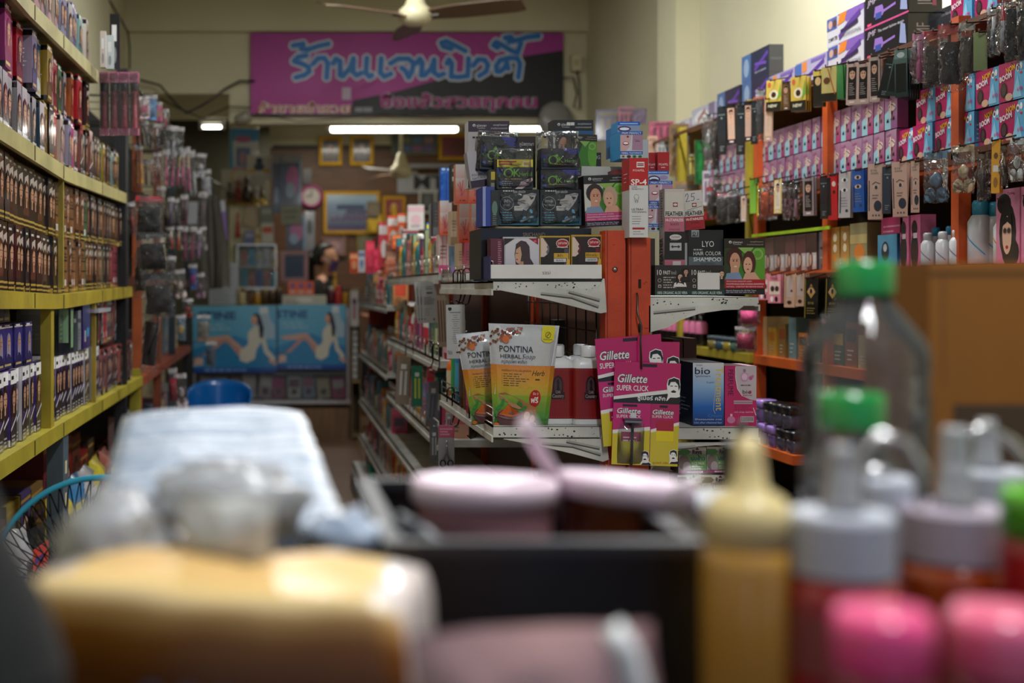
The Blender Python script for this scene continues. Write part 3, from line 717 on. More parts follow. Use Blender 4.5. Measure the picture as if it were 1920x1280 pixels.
for i, (x, y0, y1, w_, c) in enumerate([(430, 340, 372, 12, '#3a2c20'), (446, 335, 376, 13, '#8c2028'), (463, 328, 378, 18, '#2c2018'), (482, 350, 372, 11, '#c9bfc9'), (474, 360, 374, 10, '#6a5a30'), (446, 395, 445, 9, '#b02028'), (492, 346, 372, 12, '#5f5a48')]):
 b = P(x, y1, YP - .09); s_ = YP / F; h = (y1 - y0) * s_; r_ = w_ / 2 * s_
 single(MB().lathe([(r_ * .8, 0), (r_, h * .15), (r_ * .75, h * .5), (r_ * .35, h * .62), (r_ * .5, h * .75), (r_ * .45, h * .88), (0, h)], 12, c, 'plastic'), 'figurine',
           ['dark brown figurine at the board edge', 'red figurine before the notice board', 'tall black figurine at the middle of the board', 'white figurine right of the black one', 'small olive figurine by the tall black one', 'red hanging charm under the gold garland', 'khaki figurine at the right board edge'][i], 'figurine', b)
slab('card_sheet', 'tilted cream card stuck below the gold garland', 'card', 455, 387, 488, 425, YP - .05, .006, lambda a, b: Art(a, b, '#b9a98c'), '#a0927a', ry=10)
for i, (x0, y0, x1, y1, c, c2, d) in enumerate([(490, 418, 513, 455, '#cfc9bc', '#c4502c', 'white and red carton under the pillar garland'), (477, 436, 491, 457, '#c4a860', '#8c7a40', 'yellow carton beside the white and red one'),
  (458, 432, 478, 458, '#6a6f9c', '#a0a4c0', 'blue grey carton left of the yellow one'), (488, 385, 512, 418, '#7c8478', '#a9aca0', 'wrapped green pack under the white sheet')]):
 slab('product_carton', d, 'carton', x0, y0, x1, y1, YP + .1 * 0 - .12, .07, (lambda p, q: lambda a, b: Art(a, b, p).rect(.1, .5, .8, .3, q))(c, c2), c)
slab('product_shelf', 'dark shelf board fixed to the pillar above the glass cabinet', 'shelf', 440, 457, 520, 463, YP - .12, .12, plain('#4a4438'), '#4a4438')
slab('paper_notice', 'printed white notice sheet in front of the left counter end', 'notice', 392, 492, 443, 571, 10.3, .004,
     lambda a, b: Art(a, b, '#a9b0ba').lines(.1, .82, .8, 3, .06, .03, '#5c6472', 6).rect(.3, .6, .4, .12, '#8c94a4').lines(.1, .45, .8, 8, .055, .02, '#6c7484', 7), '#9aa0aa')
slab('paper_notice', 'white sheet with a violet lower half beside the grey jacket', 'notice', 403, 376, 427, 450, 8.93, .004, lambda a, b: Art(a, b, '#7d5fa8', '#8e70b8').rect(0, .72, 1, .28, '#c4c4d0'), '#9aa0aa', ry=-4)
slab('paper_notice', 'plain white sheet hanging left of the grey jacket', 'notice', 349, 378, 371, 420, 8.6, .004, plain('#a9adb2'), '#9aa0aa')
# grey jacket on a hanger
def jacket():
 t = thing('hanging_jacket', 'long grey garment hanging before the counter at the left rack end', 'garment', P(398, 540, 8.9))
 s = 8.9 / F; m = MB(); n = 14; rows = []
 for j in range(13):
  v = j / 12; z = v * 170 * s; wd = (26 - 9 * v + 3 * math.sin(v * 5)) * s; row = []
  for i in range(n + 1):
   u = i / n * 2 - 1; row.append(m.vert((u * wd + (8 - 8 * v) * s, -.03 + .018 * math.sin(u * 9 + v * 2) - .03 * (1 - u * u), z + .01 * math.sin(u * 3))))
  rows.append(row)
 for a, b in zip(rows, rows[1:]):
  for i in range(n): m.idx((a[i], a[i + 1], b[i + 1], b[i]), '#6a665f', 'cloth', True)
 rows2 = [[m.vert(m.v[k] + Vector((0, .07, 0))) for k in r] for r in rows]
 for a, b in zip(rows2, rows2[1:]):
  for i in range(n): m.idx((a[i + 1], a[i], b[i], b[i + 1]), '#6a665f', 'cloth', True)
 for a, b in ((rows, rows2),):
  for r1, r2, q1, q2 in zip(a, a[1:], b, b[1:]):
   m.idx((r1[0], r2[0], q2[0], q1[0]), '#6a665f', 'cloth', True); m.idx((r1[-1], q1[-1], q2[-1], r2[-1]), '#6a665f', 'cloth', True)
 m.build('garment', t)
 m = MB().tube([(10 * s, -.06, 0), (14 * s, -.075, 60 * s), (10 * s, -.06, 120 * s), (4 * s, -.04, 168 * s)], [.03, .026, .022, .02], '#5a564f', 'cloth', 8); m.build('sleeve', t)
 MB().tube([(0, 0, 170 * s), (0, 0, 190 * s), (.02, 0, 200 * s)], .004, '#888888').build('hanger', t)
jacket()
single(MB().tube([(-.60, 8.70, 1.95), (-.45, 8.9, 1.945), (-.32, 10.74, 1.97)], .008, '#4a4a48'), 'clothes_rail', 'thin dark rail from the left rack to the pillar carrying the grey garment', 'rail')
# woman behind the counter
def seated_woman():
 Y = 10.98; hc = P(611, 484, Y)
 me = bpy.data.meshes.new('person')
 J = [(0, 0, -.86), (0, 0, -.62), (0, .0, -.36), (0, 0, -.21), (.005, 0, -.13), (.01, 0, -.07),   # pelvis .. neck
         (-.02, -.15, -.235), (.02, -.19, -.47), (.22, -.17, -.50), (.30, -.15, -.49),                 # near arm: shoulder elbow wrist hand
         (-.02, .15, -.235), (.02, .19, -.47), (.22, .15, -.50), (.30, .13, -.49),
         (.38, -.10, -.86), (.42, -.10, -1.28), (.5, -.10, -1.32), (.38, .10, -.86), (.42, .10, -1.28), (.5, .10, -1.32)]
 rad = [.14, .12, .14, .09, .05, .048, .06, .045, .03, .024, .06, .045, .03, .024, .075, .045, .035, .075, .045, .035]
 E_ = [(0, 1), (1, 2), (2, 3), (3, 4), (4, 5), (3, 6), (6, 7), (7, 8), (8, 9), (3, 10), (10, 11), (11, 12), (12, 13), (0, 14), (14, 15), (15, 16), (0, 17), (17, 18), (18, 19)]
 for hand, sg in ((9, -1), (13, 1)):
  hx = Vector(J[hand])
  for k, dy in enumerate((-.026, -.009, .009, .026)):
   J.append(tuple(hx + Vector((.045, dy, -.004)))); rad.append(.009); J.append(tuple(hx + Vector((.075 - abs(dy) * .5, dy * 1.1, -.018)))); rad.append(.007)
   E_ += [(hand, len(J) - 2), (len(J) - 2, len(J) - 1)]
  J.append(tuple(hx + Vector((.015, -sg * .035, 0)))); rad.append(.010); J.append(tuple(hx + Vector((.04, -sg * .045, -.01)))); rad.append(.008)
  E_ += [(hand, len(J) - 2), (len(J) - 2, len(J) - 1)]
 me.from_pydata(J, E_, [])
 o = bpy.data.objects.new('person', me); ROOT.objects.link(o)
 md = o.modifiers.new('skin', 'SKIN'); me.skin_vertices or None
 if not me.skin_vertices: me.attributes.new('skin', 'FLOAT', 'POINT')
 for i, sv in enumerate(me.skin_vertices[0].data): sv.radius = (rad[i], rad[i] * (1.25 if i in (1, 2, 3) else 1)); sv.use_root = (i == 0)
 o.modifiers.new('sub', 'SUBSURF').levels = 1
 dg = bpy.context.evaluated_depsgraph_get(); ev = bpy.data.meshes.new_from_object(o.evaluated_get(dg))
 b = MB()
 for v in ev.vertices: b.v.append(v.co.copy())
 for p in ev.polygons: b.f.append(tuple(p.vertices)); b.c.append(C('#b98468')); b.m.append('skin'); b.s.append(True)
 bpy.data.objects.remove(o)
 # head: an ellipsoid pulled into a profile that looks along +x
 n1, n2 = 18, 14; rows = []
 for j in range(n2 + 1):
  ph = math.pi * j / n2; row = []
  for i in range(n1):
   th = 2 * math.pi * i / n1; x, y, z = math.sin(ph) * math.cos(th) * .098, math.sin(ph) * math.sin(th) * .076, math.cos(ph) * .118
   if z < -.03: x = x * (1 - .25 * (-z - .03) / .09) + .02 * (-z - .03) / .09; y *= 1 - .35 * (-z - .03) / .09
   if x > .07 and abs(y) < .03:
    x += .024 * math.exp(-((z + .015) / .016) ** 2) + .008 * math.exp(-((z + .055) / .012) ** 2) - .006 * math.exp(-((z - .02) / .014) ** 2)
   row.append(b.vert((x, y, z)))
  rows.append(row)
 for a, c in zip(rows, rows[1:]):
  for i in range(n1): b.idx((a[i], c[i], c[(i + 1) % n1], a[(i + 1) % n1]), '#c08d70', 'skin', True)
 for s in (-1, 1):
  b.T = Matrix.Translation((.0, s * .078, -.005)); b.lathe([(.0, -.0), (.0, 0)], 3, '#c08d70', 'skin', caps=False)
  b.T = Matrix.Translation((-.005, s * .078, -.005)) @ Matrix.Diagonal((1, .45, 1.6, 1)); b.lathe([(.004, -.018), (.015, -.010), (.018, 0), (.015, .012), (.004, .018)], 10, '#b98468', 'skin')
  b.T = Matrix.Translation((.082, s * .034, .018)) @ Matrix.Diagonal((.5, 1.2, .6, 1)); b.lathe([(.003, -.012), (.012, 0), (.003, .012)], 8, '#1a1210', 'gloss')
 b.T = None
 p = b.build('person'); p.location = hc; p.rotation_euler = (0, 0, math.radians(-22))
 tag(p, 'woman with black hair tied back, black top and violet mask seated behind the counter', 'person')
 m = MB(); m.T = Matrix.Translation((-.016, 0, .016)); rows = []
 for j in range(11):
  ph = math.pi * j / 14; row = []
  for i in range(20):
   th = 2 * math.pi * i / 20; k = 1.06
   x, y, z = math.sin(ph) * math.cos(th) * .104 * k, math.sin(ph) * math.sin(th) * .082 * k, math.cos(ph) * .118 * k
   if x > .03 and j > 4: x = .03; z = max(z, .02)
   row.append(m.vert((x, y, z)))
  rows.append(row)
 for a, c in zip(rows, rows[1:]):
  for i in range(20): m.idx((a[i], c[i], c[(i + 1) % 20], a[(i + 1) % 20]), '#0e0c0c', 'hair', True)
 m.T = None; m.tube([(-.1, 0, .03), (-.14, 0, .0), (-.15, .0, -.08), (-.14, 0, -.18), (-.12, 0, -.26)], [.04, .05, .045, .035, .012], '#0e0c0c', 'hair', 10)
 m.build('hair', p)
 m = MB(); rows = []
 for j in range(6):
  z = -.02 - .016 * j * 1.1; row = []
  for i in range(7):
   y = (i - 3) * .022; x = .105 - .0 * j - abs(i - 3) ** 2 * .004 + (.016 if i == 3 and j < 3 else 0) - .003 * j; row.append(m.vert((x, y, z)))
  rows.append(row)
 for a, c in zip(rows, rows[1:]):
  for i in range(6): m.idx((a[i], c[i], c[i + 1], a[i + 1]), '#5a3f80', 'cloth', True)
 for s in (-1, 1): m.tube([(.08, s * .062, -.05), (.0, s * .082, -.0)], .0025, '#c9c9c9', 'plastic', 5)
 m.build('face_mask', p)
 m = MB(); m.lathe([(.15, -.86), (.16, -.7), (.15, -.55), (.175, -.36), (.17, -.27), (.13, -.21), (.085, -.17), (.07, -.15)], 20, '#0d0d10', 'cloth', sx=.85, sy=1.12, caps=False)
 for s in (-1, 1): m.tube([(-.02, s * .12, -.215), (-.02, s * .165, -.25), (.01, s * .195, -.38), (.02, s * .20, -.44)], [.05, .072, .06, .058], '#0d0d10', 'cloth', 12)
 m.build('shirt', p)
 m = MB().tube([(0, 0, -.80), (.18, -.1, -.86), (.38, -.1, -.87), (.41, -.1, -1.2)], [.1, .1, .085, .06], '#23252c', 'cloth', 12); m.tube([(0, 0, -.80), (.18, .1, -.86), (.38, .1, -.87), (.41, .1, -1.2)], [.1, .1, .085, .06], '#23252c', 'cloth', 12)
 m.build('trousers', p)
 sz = hc.z - 1.03
 m = MB().lathe([(.19, sz - .04), (.2, sz - .02), (.19, sz)], 20, '#6a3030', 'plastic')
 for sx in (-1, 1):
  for sy in (-1, 1): m.tube([(sx * .13, sy * .13, sz - .02), (sx * .18, sy * .18, 0)], .014, '#555555')
 single(m, 'stool', 'red topped stool the woman behind the counter sits on', 'stool', (hc.x, Y, 0))
seated_woman()
# blue plastic chair
def blue_chair():
 Y = 8.0; c = P(411, 770, Y); t = thing('tub_chair', 'blue plastic tub chair standing before the counter posters', 'chair', (c.x, Y, 0))
 ztop = P(0, 716, Y).z; zs = .36; m = MB(); n, k = 20, 8; rin = []; rout = []
 for j in range(k + 1):
  v = j / k; a_, b_ = [], []
  for i in range(n + 1):
   th = math.radians(-112 + 224 * i / n); prof = max(0, math.cos(th * .72)) ** .42
   r_ = .165 + .03 * v; z = zs + (ztop - zs) * v * prof
   x, y = r_ * math.sin(th), r_ * math.cos(th) * .95
   a_.append(m.vert((x, y, z))); b_.append(m.vert((x * 1.05, y * 1.05, z + (.004 if j == k else -.004))))
  rin.append(a_); rout.append(b_)
 for j in range(k):
  for i in range(n):
   m.idx((rin[j][i], rin[j][i + 1], rin[j + 1][i + 1], rin[j + 1][i]), '#1468b4', 'gloss', True)
   m.idx((rout[j][i + 1], rout[j][i], rout[j + 1][i], rout[j + 1][i + 1]), '#1468b4', 'gloss', True)
 for i in range(n): m.idx((rin[k][i], rin[k][i + 1], rout[k][i + 1], rout[k][i]), '#1f7ac8', 'gloss', True)
 m.build('backrest', t)
 MB().lathe([(.0, zs - .01), (.15, zs - .02), (.165, zs), (.15, zs + .012), (0, zs + .004)], 24, '#1468b4', 'gloss').build('seat', t)
 for sx in (-1, 1):
  for sy in (-1, 1): MB().tube([(sx * .1, sy * .1, zs - .01), (sx * .16, sy * .15, 0)], .014, '#b9bab6', 'metal', 8).build('leg', t)
blue_chair()
t = thing('side_cabinet', 'narrow tan wooden cabinet against the right end of the counter', 'cabinet', P(667, 820, 10.15) * 1.0)
t.location.z = 0; s_ = 10.15 / F
m = MB(); m.box(-9 * s_, 0, 0, -7 * s_, .3, 1.2, '#8a7350', 'wood').box(8 * s_, 0, 0, 10 * s_, .3, 1.2, '#8a7350', 'wood').box(-9 * s_, .28, 0, 10 * s_, .3, 1.2, '#6a5638', 'wood'); m.build('carcass', t)
for z_ in (.02, .45, .92, 1.18): MB().box(-8 * s_, 0, z_, 9 * s_, .29, z_ + .02, '#9a8258', 'wood').build('shelf', t)
m = MB()
for i in range(8): m.box(-5 * s_, .05, .48 + i * .05, 4 * s_, .2, .52 + i * .05, '#c4c4c0', 'card')
single(m, 'box_stack', 'stack of small white boxes in the narrow tan cabinet', 'boxes', t.location)
slab('product_poster', 'pink and white figure poster at the top of the narrow cabinet', 'poster', 657, 545, 672, 612, 10.1, .01, lambda a, b: Art(a, b, '#b9b3b3').ell(.5, .7, .3, .1, '#4a3040').rect(.3, .2, .4, .4, '#8c5a6a'), '#aaaaaa')
t = thing('spotlight', 'grey spotlight fixed to the pillar above the blue poster', 'lamp', P(455, 222, 8.4))
m = MB(); m.T = Matrix.Rotation(math.radians(65), 4, 'Y'); m.lathe([(.02, -.05), (.035, -.04), (.045, .05), (.04, .052)], 16, '#8c8878', 'plastic'); m.build('head', t)
MB().tube([(0, 0, 0), (.0, .06, .02), (0, .09, .05)], .008, '#8c8878', 'plastic').build('arm', t)
# ------------------------------------------------------------------ left wall shelving (long cream boards, yellow lower down)
XF = -0.60
def Yat(px, X=XF): return X * F / (px - CX)
def poly_at(tab, Y):
 if Y <= tab[0][0]: return tab[0][1]
 for (a, za), (b, zb) in zip(tab, tab[1:]):
  if Y <= b: return za + (zb - za) * (Y - a) / (b - a)
 return tab[-1][1]
LV = {'top': ([(2.2, 1.90), (3.06, 1.889), (4.21, 1.915)], '#b3aa7c'),
      'upper': ([(2.2, 1.565), (2.77, 1.556), (3.58, 1.54), (5.0, 1.572)], '#b0a66c'),
      'middle': ([(2.2, 1.205), (2.77, 1.197), (3.5, 1.185), (5.2, 1.208)], '#a89428'),
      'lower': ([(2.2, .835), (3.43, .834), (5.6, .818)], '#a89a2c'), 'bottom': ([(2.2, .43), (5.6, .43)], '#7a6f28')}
sh = thing('wall_shelving', 'long cream and yellow shelving packed with hair dye along the left wall', 'shelving', (0, 0, 0))
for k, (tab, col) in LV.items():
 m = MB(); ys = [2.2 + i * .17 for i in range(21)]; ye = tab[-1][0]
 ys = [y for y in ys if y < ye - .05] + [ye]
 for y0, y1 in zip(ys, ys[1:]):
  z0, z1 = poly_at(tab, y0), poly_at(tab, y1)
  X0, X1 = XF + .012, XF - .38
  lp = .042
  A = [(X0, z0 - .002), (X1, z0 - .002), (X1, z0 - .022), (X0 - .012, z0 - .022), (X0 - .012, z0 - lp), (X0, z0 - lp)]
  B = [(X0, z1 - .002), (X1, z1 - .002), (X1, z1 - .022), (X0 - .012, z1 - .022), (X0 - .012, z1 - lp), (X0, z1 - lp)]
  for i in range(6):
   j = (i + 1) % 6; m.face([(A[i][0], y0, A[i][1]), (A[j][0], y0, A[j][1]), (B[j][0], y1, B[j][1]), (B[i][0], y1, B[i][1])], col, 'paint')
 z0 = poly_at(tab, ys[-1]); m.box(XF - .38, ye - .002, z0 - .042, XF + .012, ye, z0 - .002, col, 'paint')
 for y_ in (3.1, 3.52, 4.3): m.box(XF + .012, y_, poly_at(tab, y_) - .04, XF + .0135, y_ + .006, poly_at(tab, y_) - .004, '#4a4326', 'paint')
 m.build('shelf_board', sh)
def upright(y, z0, z1, col, wd=.045, x=XF, name='upright', dp=.04, mat='paint'):
 m = MB().box(x - dp, y, z0, x + .006, y + wd, z1, col, mat)
 if name == 'slotted_upright':
  z = z0 + .05
  while z < z1 - .05: m.box(x + .006, y + wd * .35, z, x + .0068, y + wd * .65, z + .035, '#d0c8a0', 'paint'); z += .09
 m.build(name, sh)
upright(3.36, .80, 1.16, '#a89628', dp=.022); upright(4.18, .80, 1.17, '#a08a30', .02, dp=.008); upright(3.55, 1.2, 1.53, '#9a8a34', .014, dp=.008)
MB().tube([(-.62, 5.26, 1.60), P(278, 366, 4.62), P(290, 440, 4.62), P(296, 610, 4.58), P(270, 690, 4.75)], .0015, '#2a2a2a').build('hanging_cord', sh)
upright(3.55, .0, .79, '#4d5c66', .09, name='slotted_upright'); upright(5.02, 0, 2.0, '#14161a', .05); upright(5.55, 0, .85, '#8f8426', .03); upright(2.3, 0, 2.3, '#14161a', .05)
upright(5.25, 1.0, 2.1, '#1c1c20', .04, x=-.62)
m = MB().box(XF - .375, 2.25, 0, XF - .37, 5.55, 2.3, '#1a1815', 'matte'); m.build('back_panel', sh)
# -- dye boxes: shared meshes per kind
def dye(bg, side, hair, skin='#c99a7c', band=None, top='#ffffff', w_=.06, h_=.155, d_=.09, headbar='#111111', txt=None, txtc='#ffffff', long=True, style=0, mat='gloss'):
 a = Art(w_, h_, bg)
 if style == 0:      # dark box, pale oval portrait, gold foot
  a.poly([(.12, .2), (.3, .8), (.95, .86), (.95, .2)], '#cbbcb0'); woman(a, .58, .56, .30, hair, skin, hair, long)
  a.rect(0, .86, 1, .14, bg).rect(.1, .9, .5, .035, '#d8d4cc').rect(0, .0, 1, .2, '#241a14').rect(0, .1, 1, .035, '#b59a4a').rect(0, .03, 1, .03, '#b59a4a')
 elif style == 1:    # white top, figure, dark foot with slanted lettering
  a.rect(0, .82, 1, .18, top).rect(.12, .88, .4, .05, '#222222'); woman(a, .5, .64, .26, hair, skin, bg, long)
  a.poly([(0, 0), (1, 0), (1, .36), (0, .2)], '#2a2830').poly([(0, .2), (1, .36), (1, .40), (0, .24)], '#d8d4d8').lines(.15, .12, .6, 3, .05, .025, '#b9b4bc', 2)
 elif style == 2:    # silver box
  a.rect(0, 0, 1, 1, '#5b5660', bg); woman(a, .5, .58, .36, hair, skin, '#2a2830', long); a.rect(0, 0, 1, .16, '#c9c6cc').rect(.15, .06, .6, .04, '#6a4a70')
 elif style == 3:    # coloured box with portrait low on one side
  a.rect(.0, .9, 1, .03, '#e8d8c8').rect(.15, .93, .5, .04, '#ffffff'); woman(a, .56, .6, .30, hair, skin, band or '#40202a', long)
  a.rect(0, .0, 1, .16, band or '#2a2020').rect(.1, .05, .7, .05, '#c9b070')
 elif style == 4:    # plain carton with bars
  a.rect(.1, .8, .8, .05, '#2a2018').rect(.1, .58, .8, .03, '#2a2018').rect(.1, .38, .8, .03, '#2a2018').lines(.15, .7, .7, 2, .06, .03, '#3a2c20', 5).rect(0, .02, 1, .04, '#b59a4a').rect(.1, .12, .5, .12, '#d8d4cc')
 s_ = Art(d_, h_, side).rect(0, .88, 1, .09, headbar).lines(.12, .72, .75, 6, .07, .02, txtc, 4)
 s_.rect(0, .0, 1, .09, '#b59a4a' if style in (0, 4) else headbar).rect(.2, .12, .6, .14, '#d0ccc4' if style in (0, 4) else side)
 return carton(w_, d_, h_, a, s_, side, side, mat)
KB = {}
def kind(k, **kw):
 if k not in KB: KB[k] = (dye(**kw).mesh('dye_box'), kw.get('w_', .06), kw.get('h_', .155), kw.get('d_', .09))
 return KB[k]
kind('brown', bg='#2c1e1a', side='#33201c', hair='#2a1a14'); kind('brown2', bg='#2a2022', side='#3a2624', hair='#5a3424'); kind('maroon', bg='#4a1a1c', side='#5a1c20', hair='#4a1a14')
kind('tan', bg='#8a6038', side='#8f6238', hair='#6a4020', style=4); kind('tan2', bg='#7a5a3c', side='#86603c', hair='#7a4a26', style=0); kind('green', bg='#3f6a48', side='#3f7048', hair='#2a1a14', style=4)
kind('olive', bg='#5a5a40', side='#6a6a4c', hair='#3a2a1a', style=0); kind('rose', bg='#8a3444', side='#8f3848', hair='#4a1a20', style=4, d_=.1)
kind('silver', bg='#b4b0b6', side='#8a868c', hair='#33201c', style=2, h_=.135, mat='foil' if False else 'gloss'); kind('silver2', bg='#c9c2c6', side='#2a4a60', hair='#5a2430', style=2, h_=.135)
kind('magenta', bg='#9a2a70', side='#8c1f66', hair='#8a2a4a', style=3, w_=.075, h_=.15, band='#7a1a50', mat='card'); kind('red', bg='#b42430', side='#b01c28', hair='#5a1a14', style=3, w_=.07, h_=.15, band='#7a141c')
kind('gold', bg='#a88a20', side='#9c8018', hair='#5a3a1a', style=3, w_=.07, h_=.15, band='#6a5410'); kind('blue', bg='#1f4468', side='#1c4466', hair='#9a8a7a', style=3, w_=.075, h_=.15, band='#c9ccd0')
kind('orange', bg='#b4622a', side='#a8551f', hair='#5a2a14', style=3, w_=.06, h_=.145, band='#7a3410'); kind('grass', bg='#1f7a48', side='#1c7040', hair='#3a2a1a', style=3, w_=.06, h_=.145, band='#145030')
kind('purplew', bg='#4a3468', side='#c9c6cc', hair='#1c1416', style=1, h_=.175, w_=.062, headbar='#c9c6cc', txtc='#5a5460'); kind('purplew2', bg='#3a2c40', side='#4a2c7c', hair='#33201c', style=1, h_=.175, w_=.062, headbar='#ffffff')
kind('browncard', bg='#4a302a', side='#5a3a30', hair='#2a1814', style=3, h_=.15, band='#6a3a34'); kind('pinkcard', bg='#7a4440', side='#8a504a', hair='#3a1c18', style=1, h_=.16, top='#b4544c')
kind('redcard', bg='#c8281c', side='#c8281c', hair='#5a1a14', style=4, h_=.17, d_=.08); kind('violet', bg='#3c2a6a', side='#33245c', hair='#8a84a0', style=3, w_=.08, h_=.115, band='#241a48', d_=.07)
kind('violet2', bg='#3c3484', side='#2c2460', hair='#a09cb8', style=3, w_=.085, h_=.105, band='#2a2460', d_=.09)
kind('lilac', bg='#8f86a8', side='#a39cb8', hair='#4a4458', style=3, h_=.15, band='#5a5478'); kind('pale', bg='#c9b4b0', side='#c9bcb0', hair='#5a4038', style=3, h_=.15, band='#b08a94', skin='#d8b8a0')
kind('aqua', bg='#8fb4b0', side='#7fa8a4', hair='#5a5048', style=3, h_=.14, band='#4f7a78')
DESC = {'brown': 'dark brown hair dye box', 'brown2': 'charcoal brown hair dye box', 'maroon': 'maroon hair dye box', 'tan': 'plain tan hair dye box', 'tan2': 'tan portrait hair dye box', 'green': 'green hair dye box',
  'olive': 'olive hair dye box', 'rose': 'rose red hair dye box', 'silver': 'silver portrait dye box', 'silver2': 'pale silver dye box', 'magenta': 'magenta dye box', 'red': 'bright red dye box', 'gold': 'mustard gold dye box',
  'blue': 'deep blue dye box', 'orange': 'orange dye box', 'grass': 'grass green dye box', 'purplew': 'white-topped dye box', 'purplew2': 'violet-sided dye box', 'browncard': 'dark brown carton', 'pinkcard': 'reddish brown carton',
  'redcard': 'scarlet carton', 'violet': 'small violet carton', 'violet2': 'small violet blue carton', 'lilac': 'lilac carton', 'pale': 'pale pink carton', 'aqua': 'aqua carton'}
cnt = {}
def shelf_row(seq, y0, y1, zf, where, group, pick, gap=.003, jx=.008, x=XF, start=0):
 y = y0; i = 0
 n_by = {}
 while y < y1 and i < 60:
  k = pick(i, y); i += 1
  if k is None: y += .06; continue
  me, w_, h_, d_ = KB[k]
  n_by[k] = n_by.get(k, 0) + 1
  lab = '%s %s from the front, %s' % (ORD[n_by[k] - 1], DESC[k], where.replace('on the ', ''))
  o = single(me, 'hair_dye_box', lab, 'box', (x - .012 + R.uniform(-jx, jx * .3), y + w_ / 2, zf(y + w_ / 2)), 90 + R.uniform(-2.5, 2.5), group)
  y += w_ + gap
Z = lambda k, add=0: (lambda y: poly_at(LV[k][0], y) + add)
pkC = lambda i, y: ('maroon' if i in (3, 9) else ('brown' if i % 3 else 'brown2')) if y < 3.55 else (['tan', 'tan2', 'tan', 'tan', 'tan2'][i % 5] if y < 4.02 else ('green' if y < 4.09 else (['tan2', 'olive', 'brown', 'tan2'][i % 4] if y < 4.75 else 'rose')))
shelf_row('', 2.42, 4.92, Z('middle'), 'on the middle yellow shelf, lower layer', 'hair dye boxes on the middle yellow shelf', pkC)
shelf_row('', 2.42, 4.95, Z('middle', .1565), 'on the middle yellow shelf, upper layer', 'hair dye boxes stacked on the middle yellow shelf', lambda i, y: ('maroon' if i in (6, 8) else ('brown' if (i + 1) % 3 else 'brown2')) if y < 3.5 else (['tan', 'tan2', 'tan', 'tan2'][i % 4] if y < 4.0 else ('green' if y < 4.09 else ['tan2', 'brown', 'olive'][i % 3])))
shelf_row('', 2.42, 3.35, Z('upper'), 'on the upper cream shelf, lower layer', 'dye boxes on the upper cream shelf', lambda i, y: 'silver' if i % 3 else 'silver2', .012)
shelf_row('', 3.36, 4.95, Z('upper'), 'on the upper cream shelf, lower layer past silver', 'dye boxes on the upper cream shelf', lambda i, y: ['gold', 'brown', 'red', 'pale', 'brown2', 'lilac', 'magenta', 'silver', 'pinkcard', 'silver', 'brown', 'pinkcard', 'silver2', 'brown', 'tan2', 'grass', 'gold', 'brown2', 'brown', 'aqua', 'brown'][i % 21], .010)
shelf_row('', 2.55, 4.15, Z('upper', .152), 'on the upper cream shelf, upper layer', 'dye boxes stacked on the upper cream shelf', lambda i, y: ['brown', 'silver', 'blue', 'blue', 'magenta', 'magenta', 'red', 'lilac', 'blue', 'gold', 'pale', 'red', 'grass', 'silver', 'orange', 'red', 'magenta', 'brown', 'silver', 'orange', 'pale', 'orange', 'gold', 'brown'][i % 24], .022, .03)
shelf_row('', 2.9, 4.13, Z('top'), 'on the topmost cream shelf', 'cartons on the topmost shelf', lambda i, y: ['pale', 'silver', 'pale', 'pale', 'silver2', 'pale', 'pale', 'lilac', 'pale', 'pale', 'aqua', 'lilac', 'lilac', 'silver', 'lilac', 'lilac', 'aqua', 'aqua', 'pale'][i % 19], .006)
shelf_row('', 2.42, 3.32, Z('lower'), 'on the lower yellow shelf, first bay', 'white-topped dye boxes on the lower yellow shelf', lambda i, y: 'purplew2' if i in (7, 8, 13) else 'purplew')
shelf_row('', 3.42, 4.16, Z('lower'), 'on the lower yellow shelf, middle bay', 'white-topped dye boxes on the lower yellow shelf', lambda i, y: 'purplew2' if i in (4, 5) else 'purplew')
shelf_row('', 4.22, 5.4, Z('lower'), 'on the lower yellow shelf, far bay', 'cartons in the far bay of the lower yellow shelf', lambda i, y: 'purplew' if i < 3 else ['pinkcard', 'pinkcard', 'browncard'][i % 3])
shelf_row('', 2.42, 3.15, Z('lower', .178), 'stacked above the white-topped boxes, first bay', 'violet cartons in the first bay', lambda i, y: 'violet2', .004, .02)
shelf_row('', 2.42, 3.05, Z('lower', .285), 'topmost above the white-topped boxes, first bay', 'violet cartons at the top of the first bay', lambda i, y: 'violet' if i % 4 else 'blue', .004, .02, x=XF - .03)
shelf_row('', 4.3, 4.85, Z('lower', .18), 'stacked in the far bay of the lower shelf', 'cartons stacked in the far bay', lambda i, y: ['browncard', 'browncard', 'pinkcard', 'redcard', 'redcard', 'browncard'][i % 6], .004)
def wallbox(name, label, cat, pxa, z0, h, wY, d, front, side, sc, X=XF, group=None, ry=0, mat='gloss'):
 y = Yat(pxa, X); a = front(wY, h); s_ = side(d, h) if side else None
 return single(carton(wY, d, h, a, s_, sc, sc, mat), name, label, cat, (X, y + wY / 2, z0), 90 if X < 1 else -90, group, 0, ry)
Fdark = lambda c, c2: (lambda a, b: Art(a, b, c).rect(.1, .7, .8, .1, c2).lines(.15, .5, .7, 4, .08, .03, c2, 3))
zb = .834 + .178
wallbox('product_carton', 'tall black carton behind the yellow post on the lower shelf', 'carton', 110, zb, .16, .10, .12, Fdark('#15181a', '#6a8a50'), Fdark('#101213', '#3a3a3a'), '#121415', XF - .02)
wallbox('product_carton', 'pale green and black carton next to the tall black one', 'carton', 131, zb, .15, .07, .04, lambda a, b: Art(a, b, '#15181a').rect(.2, .1, .6, .75, '#8fb48a'), lambda a, b: Art(a, b, '#1b2022').rect(.3, .2, .6, .65, '#9ac09a'), '#15181a')
